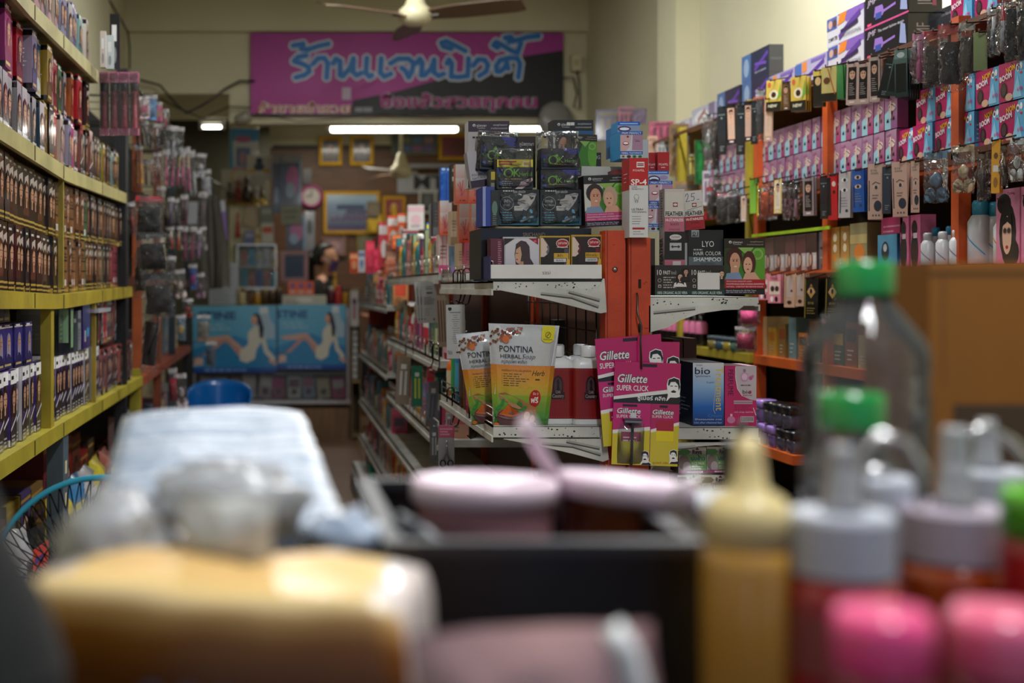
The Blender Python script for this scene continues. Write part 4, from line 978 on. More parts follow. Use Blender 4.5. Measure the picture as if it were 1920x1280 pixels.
wallbox('product_carton', 'grey bottle-shaped carton beside the deep violet one', 'carton', 146, zb, .12, .06, .05, Fdark('#8a8f98', '#3a3a40'), Fdark('#5a6068', '#c9c9cc'), '#6a6f76')
wallbox('product_carton', 'deep violet carton with a blue sticker before the thin divider', 'carton', 155, zb, .14, .16, .06, lambda a, b: Art(a, b, '#3a2468').rect(.5, .25, .3, .2, '#3a9ad0').rect(.2, .15, .2, .25, '#b9b4c4'), Fdark('#33205c', '#8a80a8'), '#33205c')
wallbox('folded_leaflets', 'pile of white leaflets lying on cartons in the far bay', 'leaflets', 185, .82 + .30, .012, .3, .12, plain('#b9b4b8'), plain('#a9a4ac'), '#c4c0c8', XF + .02)
# dim goods on the bottom shelf and under it
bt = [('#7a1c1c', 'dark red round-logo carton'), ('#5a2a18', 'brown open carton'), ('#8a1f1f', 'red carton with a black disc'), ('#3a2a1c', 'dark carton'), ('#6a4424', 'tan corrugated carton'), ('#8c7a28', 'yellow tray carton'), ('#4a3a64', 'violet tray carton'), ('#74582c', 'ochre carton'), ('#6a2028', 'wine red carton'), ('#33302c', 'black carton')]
y = 2.5
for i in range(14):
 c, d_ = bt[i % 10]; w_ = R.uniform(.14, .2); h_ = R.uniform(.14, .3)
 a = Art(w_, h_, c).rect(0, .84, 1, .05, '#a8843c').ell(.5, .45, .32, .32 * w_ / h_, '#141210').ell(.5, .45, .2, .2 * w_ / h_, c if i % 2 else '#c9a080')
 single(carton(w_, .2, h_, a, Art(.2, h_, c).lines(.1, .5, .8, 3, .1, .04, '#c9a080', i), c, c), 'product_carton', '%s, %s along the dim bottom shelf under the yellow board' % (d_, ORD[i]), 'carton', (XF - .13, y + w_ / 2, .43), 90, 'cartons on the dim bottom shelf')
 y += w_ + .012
for i in range(9):
 w_ = .22; c = ['#8f8f94', '#b0a03a', '#9a4438', '#a8a8ac', '#c4b03a', '#3a6f9a', '#9c9ca0', '#b4a838', '#8a5044'][i]
 m = MB().pillow(w_, .17, .10, c, 'sachet', crumple=.03, seed=i)
 a = Art(w_ * .6, .1, ['#c43a30', '#d8c83a', '#c9c9cc'][i % 3]).lines(.1, .6, .8, 2, .3, .15, '#2a3a8a', i); m.art_flat(a, (-w_ * .3, -.075, .04), (1, 0, 0), (0, 0, 1), 'card')
 single(m, 'refill_bag', '%s wrapped bag from the front before the dim cartons' % ORD[i], 'bag', (XF - .055, 2.4 + i * .25 + (.38 if i > 3 else 0), .431), 90 + R.uniform(-6, 6), 'bags before the dim cartons')
# -- cellophane-wrapped hanging goods
def hangtab(m, w_, h_, col='#d8d4cc'):
 m.box(-w_ * .4, -.0006, h_, w_ * .4, .0006, h_ + .02, col, 'card')
def brush_mesh():
 m = MB(); w_, h_ = .0295, .208
 m.box(-w_ / 2, .004, 0, w_ / 2, .006, h_, '#55303a', 'card'); m.box(-w_ / 2, -.012, 0, w_ / 2, .006, .022, '#dc7aa2', 'gloss'); m.box(-w_ / 2, -.012, h_ - .035, w_ / 2, .006, h_, '#e07aa4', 'gloss')
 m.lathe([(.004, .02), (.009, .03), (.007, .1), (.006, .135), (.012, .145), (.015, .168), (.013, .175), (.0, .18)], 10, '#8a3a50', 'plastic', sy=.6, cols=['#c8606c', '#c8606c', '#a04a44', '#a04a44', '#1c1618', '#1c1618', '#1c1618'])
 return m
BR = brush_mesh().mesh('makeup_brush_pack')
BRC = MB().box(-.0148, -.014, 0, .0148, -.0135, .208, '#ffffff', 'cello').mesh('wrapper')
def hang(mesh, label, p, rz=0, group=None, cat='pack', name='hanging_pack', wrap=None, rx=0, ry=0):
 o = single(mesh, name, label, cat, p, rz, group, rx, ry)
 if wrap: link(wrap, 'wrapper', o)
 return o
ro = thing('hanging_rail', 'wire rail at the shelf end holding four pink brush packs', 'rail', P(222, 136, 4.27))
MB().tube([(-.085, .05, .0), (-.085, 0, 0), (.12, 0, .006)], .0025, '#8a8a8a')
MB().tube([(-.085, .05, 0), (-.09, -.055, .01)], .0025, '#8a8a8a').build('wire', ro)
for i in range(4):
 hang(BR, '%s pink make-up brush pack from the left on the wire rail at the shelf end' % ORD[i], P(196 + i * 18.8, 254, 4.25), group='pink brush packs on the wire rail', name='makeup_brush_pack', wrap=BRC, rx=2)
def pouch_mesh(w_, h_, body, topc, seed, t=.02, inner=None, ic='#2a2a2a', cm='cello', crumple=.012):
 """returns (header+goods mesh, wrapper mesh)"""
 m = MB(); m.box(-w_ / 2, -.001, h_ * .86, w_ / 2, .001, h_, topc, 'gloss')
 if inner == 'mask': m.pillow(w_ * .8, h_ * .62, t * .8, body, 'cloth', 5, 5, .01, seed, x0=-w_ * .4, z0=h_ * .12)
 elif inner == 'stick':
  n = max(1, int(w_ / .018))
  for i in range(n):
   x = -w_ / 2 + (i + .5) * w_ / n; m.lathe([(.004, h_ * .05), (.0055, h_ * .1), (.0055, h_ * .55), (.004, h_ * .6), (.004, h_ * .82)], 8, body, 'plastic', c=(x, 0), cols=[body, body, ic, ic])
 elif inner == 'blob':
  for i in range(3): m.lathe([(.002, 0), (w_ * .22, h_ * .05), (w_ * .26, h_ * .16), (w_ * .18, h_ * .26), (.002, h_ * .3)], 10, body if i % 2 else ic, 'plastic', c=((i - 1) * w_ * .24, 0), sy=.4) if i != 1 else m.lathe([(.002, h_ * .3), (w_ * .24, h_ * .38), (w_ * .26, h_ * .5), (.002, h_ * .6)], 10, ic, 'plastic', sy=.4)
 else: m.box(-w_ * .42, -t * .2, h_ * .06, w_ * .42, t * .2, h_ * .84, body, 'gloss'); m.box(-w_ * .3, -t * .25, h_ * .3, w_ * .3, t * .2, h_ * .6, ic, 'gloss')
 wm = MB().pillow(w_ * 1.04, h_, t * 1.3, '#ffffff', cm, 7, 9, crumple, seed)
 return m.mesh('pack'), wm.mesh('wrapper')
PM = {}
def pm(key, *a, **k):
 if key not in PM: PM[key] = pouch_mesh(*a, **k)
 return PM[key]
# chain of black face masks in cellophane
for i, (x, y, w_, h_, Y, rl) in enumerate([(278, 444, 52, 76, 4.6, 2), (290, 514, 54, 78, 4.55, -6), (300, 596, 56, 84, 4.5, -4), (276, 700, 30, 130, 4.7, 6), (262, 560, 24, 130, 4.85, 3)]):
 s_ = Y / F; a, b = pm('mask%d' % i, w_ * s_, h_ * s_, '#17181a', '#b02028' if i == 0 else '#2a2a2c', i, .03, 'mask', crumple=.02)
 hang(a, ['topmost black face mask pack with a red header in the hanging chain', 'second black face mask pack down the hanging chain', 'third black face mask pack down the hanging chain', 'lowest narrow black mask pack hanging at the chain end', 'narrow wrapped black mask pack behind the chain, against the dark upright'][i], P(x, y, Y), 0, 'black mask packs in a hanging chain', 'mask pack', 'face_mask_pack', b, ry=rl)
# left rack beyond the shelving
rk = thing('side_rack', 'dark rack with orange shelf lips hung full of packs beyond the left shelving', 'rack', (0, 0, 0))
m = MB().box(-.98, 5.6, 0, -.95, 8.75, 2.1, '#1c1a18', 'matte'); m.build('back_panel', rk)
for i, (y, c) in enumerate([(5.65, '#9a4a20'), (6.6, '#7a3c22'), (7.5, '#22303a'), (8.7, '#101214')]): MB().box(-.64, y, 0, -.60, y + .04, 2.05, c, 'paint').build('upright', rk)
for z, c in ((.81, '#9a4628'), (.42, '#5a2f20'), (1.25, '#5a2f20'), (1.62, '#3a2a20'), (.08, '#3a2a20')): MB().box(-.95, 5.62, z - .04, -.59, 8.72, z, c, 'paint').build('shelf', rk)
for z in (2.03, 1.90, 1.52): MB().tube([(-.58, 5.2, z), (-.57, 8.6, z - .04)], .005, '#5a5a5a').build('hook_rail', rk)
pal = ['#c85a86', '#d8608c', '#3a3034', '#c98a9a', '#2c2428', '#a83a5c', '#7a6a70', '#d8a0b0', '#b0b4b8', '#4a3a3c', '#9a3050', '#c46a5a', '#6a4a80']
def rack_hang(row, px, ytop, ybot, wpx, Y, c, c2, inner, label, grp='packs hanging on the left rack', ry=0, rz=0, hd='#c9c4c4'):
 s_ = Y / F; k = (row, c, c2, inner, round(wpx), ybot - ytop)
 a, b = pm(k, wpx * s_, (ybot - ytop) * s_, c, hd, hash(k) % 50 if False else len(PM), .018, inner, c2, crumple=.008)
 hang(a, label, P(px, ybot, Y), rz, grp, wrap=b, ry=ry)
 q = P(px, ytop, Y); MB().tube([(-.95, Y, q.z + .004), (q.x - .01, Y, q.z - .002), (q.x + .004, Y, q.z - .004), (q.x + .006, Y, q.z + .006)], .002, '#6a6a6a').build('hook', rk)
T = [(272, 180, 225, 20, 5.2, '#d8c4c8', '#c46a80', None, 'pink and white lash pack next to the brush rail'), (283, 178, 228, 24, 5.4, '#6a9ad0', '#8ab0d8', None, 'blue pack with a red stripe near the brush rail'), (297, 192, 230, 16, 5.5, '#d86a90', '#c49a7a', None, 'pink oval-window pack beside the blue one'),
     (310, 205, 240, 14, 5.7, '#c86a86', '#d8d8d8', 'stick', 'small pink pack with white specks beyond the oval one'), (268, 228, 275, 26, 5.3, '#2a2224', '#6a5a5c', 'stick', 'black comb pack under the blue pack'), (287, 232, 280, 22, 5.5, '#33292c', '#b9b4b4', 'stick', 'black and silver comb pack under the oval window pack'),
     (303, 232, 278, 18, 5.8, '#2a2426', '#8a8a8c', 'mask', 'shiny black pack right of the comb packs'), (318, 236, 300, 20, 6.0, '#b9bcc0', '#5a5a60', 'stick', 'silver wrapped pack with a clear top'), (331, 238, 290, 22, 6.2, '#c9ccd0', '#8a8c90', 'blob', 'crinkled clear pack catching the light near the rack top'),
     (300, 285, 345, 14, 5.6, '#6a4a50', '#9a9a9e', 'stick', 'grey tube pack behind the pink brushes'), (312, 280, 352, 13, 5.9, '#d0648c', '#a84064', 'stick', 'first pink brush pack of the far pink row'), (322, 283, 352, 12, 6.1, '#d86a94', '#b04a6c', 'stick', 'second pink brush pack of the far pink row'),
     (332, 280, 352, 12, 6.3, '#d0608a', '#c8b060', 'stick', 'pink brush pack with a gold stem in the far row'), (343, 285, 352, 12, 6.5, '#d8709a', '#b04a6c', 'stick', 'fourth pink brush pack of the far pink row'), (352, 276, 362, 15, 6.6, '#c85a86', '#e0c0a0', 'stick', 'tall pink brush pack with a pale stem'),
     (363, 282, 370, 14, 6.9, '#c9ccd0', '#5a5a5e', 'stick', 'clear comb pack with a silver handle beside the tall pink one'), (375, 288, 334, 18, 7.1, '#58b49a', '#c9ccd0', 'blob', 'clear pack with a turquoise foot at the rack end'), (388, 318, 372, 20, 7.4, '#b9bcc0', '#d8d8d8', 'mask', 'white crinkled bag at the end of the top rack row'),
     (320, 370, 425, 12, 6.0, '#5a4a6a', '#8a80a0', 'stick', 'violet grey pencil pack in the middle rack row'), (333, 372, 425, 12, 6.2, '#3a3440', '#7a7a86', 'stick', 'dark pencil pack beside the violet grey one'), (346, 365, 425, 14, 6.5, '#6a2a44', '#8a6a7a', 'stick', 'wine pencil pack in the middle rack row'),
     (376, 360, 430, 16, 7.0, '#6a5c5c', '#4a4044', 'mask', 'grey brown stocking pack next to the grey garment'), (323, 425, 468, 12, 6.0, '#c4583a', '#d8d0c0', 'stick', 'orange lipstick card right of the mask chain'), (334, 424, 470, 11, 6.2, '#e0602a', '#c9b8a0', 'stick', 'bright orange lipstick card beside the first'),
     (347, 425, 490, 12, 6.3, '#a8246a', '#8a1c58', 'stick', 'first magenta comb pack of the pair'), (359, 425, 490, 13, 6.4, '#b02c74', '#90205c', 'stick', 'second magenta comb pack of the pair'), (372, 430, 488, 10, 6.7, '#b98ac8', '#7a5a8a', 'stick', 'lilac pack right of the magenta combs'),
     (383, 425, 470, 12, 6.9, '#4a3c3c', '#a09a9a', 'blob', 'small dark pack hooked before the grey garment'), (318, 480, 530, 18, 5.9, '#3a3a38', '#5a5a58', 'mask', 'dark wrapped pack under the orange cards'), (362, 495, 545, 16, 6.7, '#4a68b0', '#b04a90', None, 'blue and pink striped pack low on the rack'),
     (377, 512, 560, 20, 7.1, '#b990a8', '#8a6a80', 'blob', 'pale pink blister pack low by the grey garment'), (340, 505, 560, 22, 6.3, '#5a8a4a', '#c9b8b0', 'blob', 'green and white wrapped pack below the magenta combs'), (352, 560, 595, 20, 6.5, '#c4622a', '#a83a20', 'blob', 'orange net bag hanging at the rack corner'),
     (340, 590, 640, 18, 6.3, '#6a8aa0', '#c9b070', None, 'pale blue wrapped carton on the orange-lipped shelf'), (326, 690, 760, 16, 6.1, '#b0203a', '#d86a80', 'mask', 'red and pink pack hanging below the orange lip'), (342, 700, 765, 22, 6.4, '#8a5a6a', '#c9b8bc', 'blob', 'pink speckled bag hanging below the orange lip'),
     (280, 300, 350, 22, 5.6, '#7a4a40', '#a86a5a', 'stick', 'brown pencil pack over the mask chain'), (262, 270, 350, 16, 5.4, '#c98a30', '#8a5a30', 'stick', 'ochre pack strip beside the black upright'), (300, 350, 395, 18, 5.8, '#3a2c2c', '#8a7a7a', 'stick', 'dark pencil cards below the brown pack'),
     (250, 378, 440, 16, 5.2, '#a8282c', '#4a1c1c', 'stick', 'red-headed pack left of the mask chain'), (380, 590, 640, 24, 7.2, '#9a968c', '#6a6a66', 'mask', 'grey bundle at the counter corner'), (394, 640, 690, 20, 7.6, '#5a6a7a', '#8a8a90', 'mask', 'pale wrapped bundle below the grey one')]
for i, t_ in enumerate(T): rack_hang(i, *t_[:8], t_[8], ry=R.uniform(-5, 5))
rc = ['#8f949c', '#a8a09c', '#6a7c8c', '#b9a87c', '#3a4a3c', '#4a3a3c', '#c4a0a0', '#5a6a5c']
for i in range(22):
 z = .81 if i < 12 else .42; y = 5.72 + (i % 12) * .24
 h_ = R.uniform(.12, .22); c = rc[(i * 3) % 8]
 a = Art(.1, h_, c).rect(.1, .6, .8, .25, rc[(i * 5 + 1) % 8]).lines(.15, .4, .7, 4, .07, .025, '#33302c', i)
 single(carton(.1, .1, h_, a, Art(.1, h_, rc[(i * 3 + 2) % 8]).rect(.2, .4, .6, .3, '#b9b4ac'), c, c, 'gloss'), 'product_carton', '%s carton from the front on the %s orange-lipped shelf of the side rack' % (ORD[i % 12], 'upper' if i < 12 else 'lower'), 'carton', (-.66, y + .08, z), 90 + R.uniform(-6, 6), 'cartons on the side rack')
for i, (x, y0, y1, w_, c, l) in enumerate([(232, 30, 135, 18, '#1a1a1c', 'tall black card with a white brush on the top shelf end'), (225, 70, 135, 14, '#b9c4c4', 'pale aqua card at the top shelf end'), (214, 62, 132, 10, '#c4b8b0', 'cream card beside the pale aqua one')]):
 slab('display_card', l, 'card', x - 26, y0 - 4, x - 26 + w_, y1 - 6, 4.12 - .04 * i, .02, (lambda c: lambda a, b: Art(a, b, c).rect(.2, .5, .5, .3, '#d8d8d8').ell(.5, .25, .2, .15, '#8a8a8a'))(c), c, mat='gloss')
# ------------------------------------------------------------------ centre gondola: structure
Y0 = 2.9; G0, G1, G2, G3 = .489, .743, .842, 1.09
def g(px, py, Y=Y0): v = P(px, py, Y); return (v.x, v.z)
gd = thing('gondola_shelving', 'white shelving island with orange posts running down the middle of the shop', 'shelving', (0, 0, 0))
OR = '#c4431c'
for x0, x1, zt, yy in ((G1, .789, P(0, 432, Y0).z, Y0 + .0), (.793, G2, P(0, 446, Y0).z, Y0 - .012)):
 m = MB().box(x0, yy, 0, x1, yy + .05, zt, OR, 'paint')
 m.box(x0 + .004, yy - .0012, .05, x0 + .0055, yy, zt, '#7a2a14', 'paint')
 for z in [.2 + .1 * k for k in range(11)]:
  if z < zt - .03 and x0 > .78: m.box((x0 + x1) / 2 - .003, yy - .0012, z, (x0 + x1) / 2 + .003, yy, z + .02, '#1a0d08', 'matte')
 for k in range(14):
  z = R.uniform(.7, 1.3); xx = R.uniform(x0 + .005, x1 - .012); m.box(xx, yy - .001, z, xx + R.uniform(.003, .012), yy, z + .0012, '#8a3418', 'paint')
 m.build('end_post', gd)
c_ = P(1153, 505, Y0)
m = MB(); m.T = Matrix.Translation((c_.x, Y0, c_.z)) @ Matrix.Rotation(math.radians(90), 4, 'X'); m.lathe([(.001, .005), (.005, .004), (.0065, 0)], 14, '#9a9a9a', 'metal'); m.T = None
m.build('screw', gd)
m = MB()
for x in (.79,): m.box(x - .004, 2.95, .1, x + .004, 7.7, 1.28, '#5a3a2c', 'paint')
m.build('centre_panel', gd)
MB().box(.55, 7.68, 0, .84, 7.72, 1.31, '#c8461a', 'paint').build('end_panel', gd)
for y in (3.85, 4.8, 5.75, 6.7): MB().box(.77, y, 0, .81, y + .04, 1.3, OR, 'paint').build('post', gd)
WH = '#c9cac4'
def tray(x0, x1, ya, yb, z, name='shelf', lip=.022, chips=False):
 """a sheet-steel shelf with a turned-down front lip; top surface at z"""
 m = MB(); xo, xi = (x0, x1) if abs(x0 - .79) > abs(x1 - .79) else (x1, x0); sg = 1 if xi > xo else -1
 m.box(x0, ya, z - .004, x1, yb, z, WH, 'paint')
 m.box(xo, ya, z - lip, xo + sg * .003, yb, z, WH, 'paint'); m.box(xo, ya, z - lip - .010, xo - sg * .004, yb, z - lip + .004, WH, 'paint')
 m.box(x0, ya - .001, z - lip, x1, ya + .002, z, WH, 'paint'); m.box(x0, ya, z - lip - .0, x1, ya + .012, z - lip + .002, '#9a9b96', 'paint')
 if chips:
  rr = random.Random(int(z * 100))
  for k in range(26):
   u = rr.choice([rr.uniform(.02, .3), rr.uniform(.55, .75), rr.uniform(0, 1)]); s_ = rr.uniform(.0008, .0028); cx = x0 + u * (x1 - x0); cz = z - rr.uniform(.003, lip - .003)
   a0 = rr.uniform(0, 3); m.face([(cx + s_ * rr.uniform(.6, 1.3) * math.cos(a0 + t_ * 1.05), ya - .0014, cz + s_ * .8 * rr.uniform(.6, 1.2) * math.sin(a0 + t_ * 1.05)) for t_ in range(6)], '#1e1a18', 'matte')
  m.box(x0, ya - .0013, z - .0012, x1, ya - .001, z, '#3a3632', 'matte'); m.box(x0, ya - .0013, z - lip, x1 - .01, ya - .001, z - lip + .0012, '#1c1a18', 'matte')
 m.build(name, gd)
ZT = P(0, 527, Y0).z; ZR = P(0, 556, Y0).z; ZL = P(0, 799, Y0).z; ZR2 = P(0, 801, Y0).z
tray(G0, G1 - .004, Y0, 3.83, ZT, chips=True); tray(G0, G1 - .004, Y0, 3.83, ZL, chips=True, lip=.026)
tray(G2, G3, Y0, 3.83, ZR, chips=True); tray(G2, G3, Y0, 3.83, ZR2, chips=True, lip=.028)
tray(G2, G3, Y0, 3.83, .715); tray(G0, G1, Y0, 3.83, .60); tray(G2, G3, Y0 + .0, 3.83, .42); tray(G0, G1, Y0, 3.83, .38)
for za in (1.245, .98, .74, .55, .36): tray(G0, .77, 3.88, 5.68, za)
for za in (1.12, .82, .545, .33): tray(G0, .77, 5.72, 7.66, za)
for za in (1.2, .9, .6, .3): tray(.81, G3, 3.88, 7.6, za)
MB().box(.44, 2.88, 0, 1.12, 7.7, .10, '#8a8c88', 'paint').build('base', gd)
tray(.45, .79, 2.9, 7.66, .165, 'base_shelf', .04); tray(.79, 1.12, 2.9, 7.66, .165, 'base_shelf', .04)
def bracket(pts, hi, Y=Y0 - .012):
 q = [g(*p) for p in pts]; m = MB().prism(q, Y, Y + .016, WH, 'paint')
 for a, b in hi:
  (xa, za), (xb, zb) = g(*a), g(*b); d = Vector((xb - xa, 0, zb - za)).normalized(); n = Vector((-d.z, 0, d.x)) * .0022
  A, B = Vector((xa, Y - .0016, za)), Vector((xb, Y - .0016, zb)); m.face([A - n, B - n, B + n, A + n], '#a2a49f', 'paint'); m.face([A - n * 2.2 + Vector((0, .0008, 0)), B - n * 2.2 + Vector((0, .0008, 0)), B - n * .6 + Vector((0, .0008, 0)), A - n * .6 + Vector((0, .0008, 0))], '#4a4a48', 'matte')
 rr = random.Random(len(pts))
 xs = [p[0] for p in pts]; ys = [p[1] for p in pts]
 for k in range(10):
  u = rr.uniform(.6, .95); cx, cz = g(max(xs) - (1 - u) * (max(xs) - min(xs)) if pts[0][0] < 1150 else min(xs) + (1 - u) * (max(xs) - min(xs)), min(ys) + rr.uniform(.35, .8) * (max(ys) - min(ys)) * .6); s_ = rr.uniform(.001, .0025)
  m.face([(cx, Y - .0008, cz), (cx + s_, Y - .0008, cz - s_ * .3), (cx + s_ * .6, Y - .0008, cz + s_ * .6)], '#2a2624', 'matte')
 m.build('bracket', gd)
bracket([(937, 544), (1119, 541), (1131, 522), (1135, 585), (1124, 587), (1073, 574), (1014, 559)], [((1012, 549), (1070, 556)), ((1070, 556), (1120, 574)), ((1064, 546), (1122, 562))])
bracket([(943, 822), (1125, 822), (1133, 800), (1139, 860), (1128, 864), (1075, 850), (1016, 836)], [((1014, 829), (1072, 834)), ((1072, 834), (1124, 850)), ((1060, 825), (1122, 838))])
bracket([(1214, 573), (1391, 573), (1382, 580), (1354, 581), (1310, 587), (1272, 600), (1250, 613), (1214, 623)], [((1222, 585), (1300, 577))])
bracket([(1214, 829), (1410, 829), (1396, 835), (1340, 833), (1290, 837), (1240, 852), (1214, 884)], [((1222, 842), (1300, 835))])
def fence(x, ya, yb, z, h=.042, n=6, name='wire_fence', back=False, xin=None):
 m = MB()
 for k in range(3): m.tube([(x, ya, z + h * k / 2 + .003), (x, yb, z + h * k / 2 + .003)], .0016, '#b4b0a6')
 for i in range(n + 1):
  y = ya + (yb - ya) * i / n; m.tube([(x, y, z - .002), (x, y, z + h + .003)], .0014, '#b4b0a6', seg=5)
 m.build(name, gd)
fence(G0 + .002, 2.915, 3.82, ZT); fence(G0 + .002, 2.915, 3.82, ZL, .036)
for za, ya, yb in ((1.245, 3.9, 5.65), (.98, 3.9, 5.65), (.74, 3.9, 5.6), (1.12, 5.75, 7.6), (.82, 5.75, 7.6), (.545, 5.75, 7.6)): fence(G0 + .002, ya, yb, za, .05, 14)
MB().tube([(.76, 3.1, 1.1), (.76, 3.1, .92)], .003, '#222').box(.738, 2.94, .9, .742, 3.8, 1.19, '#1c1614', 'matte').build('inner_panel', gd) if False else None
m = MB()
for k in range(9): m.tube([(.735, 2.95 + k * .1, .90), (.735, 2.95 + k * .1, 1.18)], .002, '#3a3836')
for k in range(5): m.tube([(.735, 2.95, .92 + k * .06), (.735, 3.8, .92 + k * .06)], .002, '#3a3836')
m.build('wire_grid', gd)
# ------------------------------------------------------------------ artwork of the goods on the gondola end
def ok_upper(w_, h_, yellow=False, dim=False):
 a = Art(w_, h_, '#101a26', '#0e1018', 1, 3)
 a.ell(.88, .9, .22, .2, '#2c2f8a').ell(.7, .97, .12, .1, '#3c3fa0').ell(.06, .6, .1, .12, '#232a78').ell(.1, .18, .06, .07, '#3c5aa8')
 gc = '#7cc038'
 yb = .42 if yellow else .32
 a.ring(.32, yb + .12, .13, .035, gc); a.text('K', .46, yb, .26, gc, bold=.012); a.text('Herbal', .63, yb + .02, .14, gc, w=.34); a.poly([(.34, yb + .28), (.42, yb + .42), (.46, yb + .3), (.38, yb + .25)], '#6ab030')
 a.lines(.22, yb - .1, .7, 1, .1, .035, '#b99a4a', 3)
 a.poly([(.02, .45), (.1, .52), (.08, .38)], '#1f7a40')
 if yellow:
  a.rect(0, .74, 1, .26, '#d8c81c').rect(.04, .9, .5, .05, '#b02020').rect(.06, .82, .36, .05, '#b02020').rect(.7, .77, .26, .17, '#e8d8a0').rect(.75, .8, .16, .1, '#b0984a')
  a.poly([(.5, .0), (.62, .12), (.66, .24), (.78, .3), (.98, .38), (1, .3), (.86, .12), (.7, 0)], '#c4b0bc').lines(.14, .24, .4, 4, .07, .03, '#9aa0a8', 7)
  a.rect(.8, .2, .12, .04, '#20202c')
 return a
def ok_lower(w_, h_, word):
 a = Art(w_, h_, '#16323f', '#0c1014', 1, 5)
 a.poly([(0, 0), (.98, 0), (.98, .22), (.3, .02)], '#1f5c70').lines(.12, .94, .4, 1, .1, .035, '#b9c4c4', 4)
 a.text('ไอเค เฮอเบิล', .36, .9, .07, '#c9ccd0', w=.3)
 fx = lambda v: (v - 350) / 425; fy = lambda v: (1195 - v) / 345
 a.poly([(fx(x), fy(y)) for x, y in [(745, 892), (700, 885), (650, 898), (612, 902), (600, 935), (556, 950), (550, 985), (575, 1000), (556, 1022), (600, 1040), (640, 1056), (690, 1000), (725, 948)]], '#c9c7c4')
 a.poly([(fx(x), fy(y)) for x, y in [(670, 915), (720, 925), (712, 940), (690, 950)]], '#15181c'); a.line([(fx(655), fy(905)), (fx(735), fy(900))], .012, '#15181c').line([(fx(556), fy(985)), (fx(585), fy(992))], .014, '#6a3a44')
 a.ring(fx(440), fy(985), .165, .012, '#a8b0b4'); a.text('สีดำ' if word == 'Black' else 'น้ำตาลเข้ม', fx(440), fy(975), .075, '#c9ccd0', align='c', maxw=.2); a.text(word, fx(440), fy(1010), .06, '#c9ccd0', align='c', maxw=.26)
 a.rect(fx(515), fy(1055), .21, .13, '#d4d2cc').lines(fx(535), fy(1030), .14, 1, .1, .02, '#8a8a88', 2)
 for k in range(5): a.ell(fx(378), fy(1072 + k * 24), .008, .01, '#4ab4d8')
 a.lines(fx(392), fy(1078), .28, 5, .07, .022, '#5aa8c0', 6)
 for x, y, r_ in ((690, 1060, .05), (620, 1130, .055), (590, 1160, .04), (670, 1150, .05), (700, 1115, .045)): a.ell(fx(x), fy(y), r_, r_ * .8, '#58b0d8', rot=x)
 a.poly([(fx(580), fy(1150)), (fx(690), fy(1105)), (fx(700), fy(1120)), (fx(610), fy(1165))], '#c4ccd0').poly([(fx(600), fy(1160)), (fx(690), fy(1125)), (fx(690), fy(1135)), (fx(640), fy(1165))], '#1a2a34')
 return a
def poom(w_, h_, hd='#17161a', body='g', bar='#b8407c', bartxt='NATURAL - CHESTNUT RED BROWN COLOR', couple=True, foot='#221430', red=False):
 a = Art(w_, h_, '#3a7a20' if body == 'g' else '#b4b2b4')
 if body == 'g':
  a.poly([(.0, .3), (0, .85), (.5, .85), (.3, .5)], '#2a3a18' if red else '#c9ccc4')
  a.ell(.86, .55, .2, .34, '#5a9a24').ring(.82, .72, .13, .012, '#b4d08a').ring(.82, .72, .10, .008, '#b4d08a').poly([(.3, .86), (.55, .7), (.75, .86)], '#8ab45a')
  if couple:
   sk = '#c99478'
   a.ell(.24, .66, .2, .18, '#3a1410' if red else '#2c2018').ell(.26, .58, .13, .17, sk).rect(.15, .36, .2, .12, sk)
   a.poly([(0, .24), (.05, .38), (.36, .4), (.46, .24)], '#7a94b4')
   a.ell(.60, .56, .17, .22, '#4a1a14' if red else '#b9a088').ell(.57, .52, .11, .15, '#d8a88c').poly([(.42, .22), (.5, .38), (.74, .4), (.9, .24)], '#d0a088')
   for x in (.22, .3): a.ell(x, .6, .018, .012, '#1c1410')
   for x in (.53, .61): a.ell(x, .54, .016, .011, '#1c1410')
   a.ell(.27, .5, .035, .012, '#e8dcd8').ell(.57, .45, .028, .012, '#a83038').rect(.19, .625, .06, .008, '#2a1a14').rect(.28, .625, .06, .008, '#2a1a14')
 else:
  a.lines(.1, .74, .8, 1, .1, .03, '#2a2430', 3).poly([(.02, .2), (.5, .6), (.98, .66), (.98, .2)], '#8a8f9c').ell(.3, .4, .16, .2, '#c4b0b8')
 a.rect(0, .84, 1, .16, hd).ell(.14, .935, .035, .035 * w_ / h_, '#d8d8d8').ell(.14, .93, .012, .022 * w_ / h_, hd)
 a.text('ภูมิพฤกษา', .2, .915, .035, '#e0e0e0', w=.24).text('POOMPUKSA', .23, .885, .016, '#c9c9c9', w=.18)
 a.text('แชมพูปิดผมขาว', .95, .93, .026, '#b4a48c' if red else '#c9c9cc', align='r', maxw=.34).text('สารสกัดจากธรรมชาติ', .95, .88, .024, '#b4a48c' if red else '#c9c9cc', align='r', maxw=.4)
 if bar:
  a.rect(0, .11, 1, .16, bar).text('สีน้ำตาลแดง ธรรมชาติ เชสนัท', .04, .225, .024, '#f0d8e4', w=.62).text('POOMPUKSA HAIR DYEING SHAMPOO', .04, .175, .026, '#f4e4ec', w=.92).text(bartxt, .04, .13, .022, '#f0d8e4', w=.9)
 a.rect(0, 0, 1, .11, foot).text('Natural Shampoo for All Hair Types', .04, .062, .026, '#d8d4dc', w=.74).lines(.04, .03, .85, 1, .1, .02, '#8a8490', 5)
 return a
def wrapped(o, w_, h_, d_, seed, top=.02):
 m = MB(); m.pillow(w_ * 1.07, h_ + top, d_ * 1.12 + .012, '#ffffff', 'cello', 11, 12, .005, seed, z0=-.002, pw=.08)
 me = m.mesh('wrapper'); c = link(me, 'wrapper', o); c.location = (0, d_ / 2, 0); return c
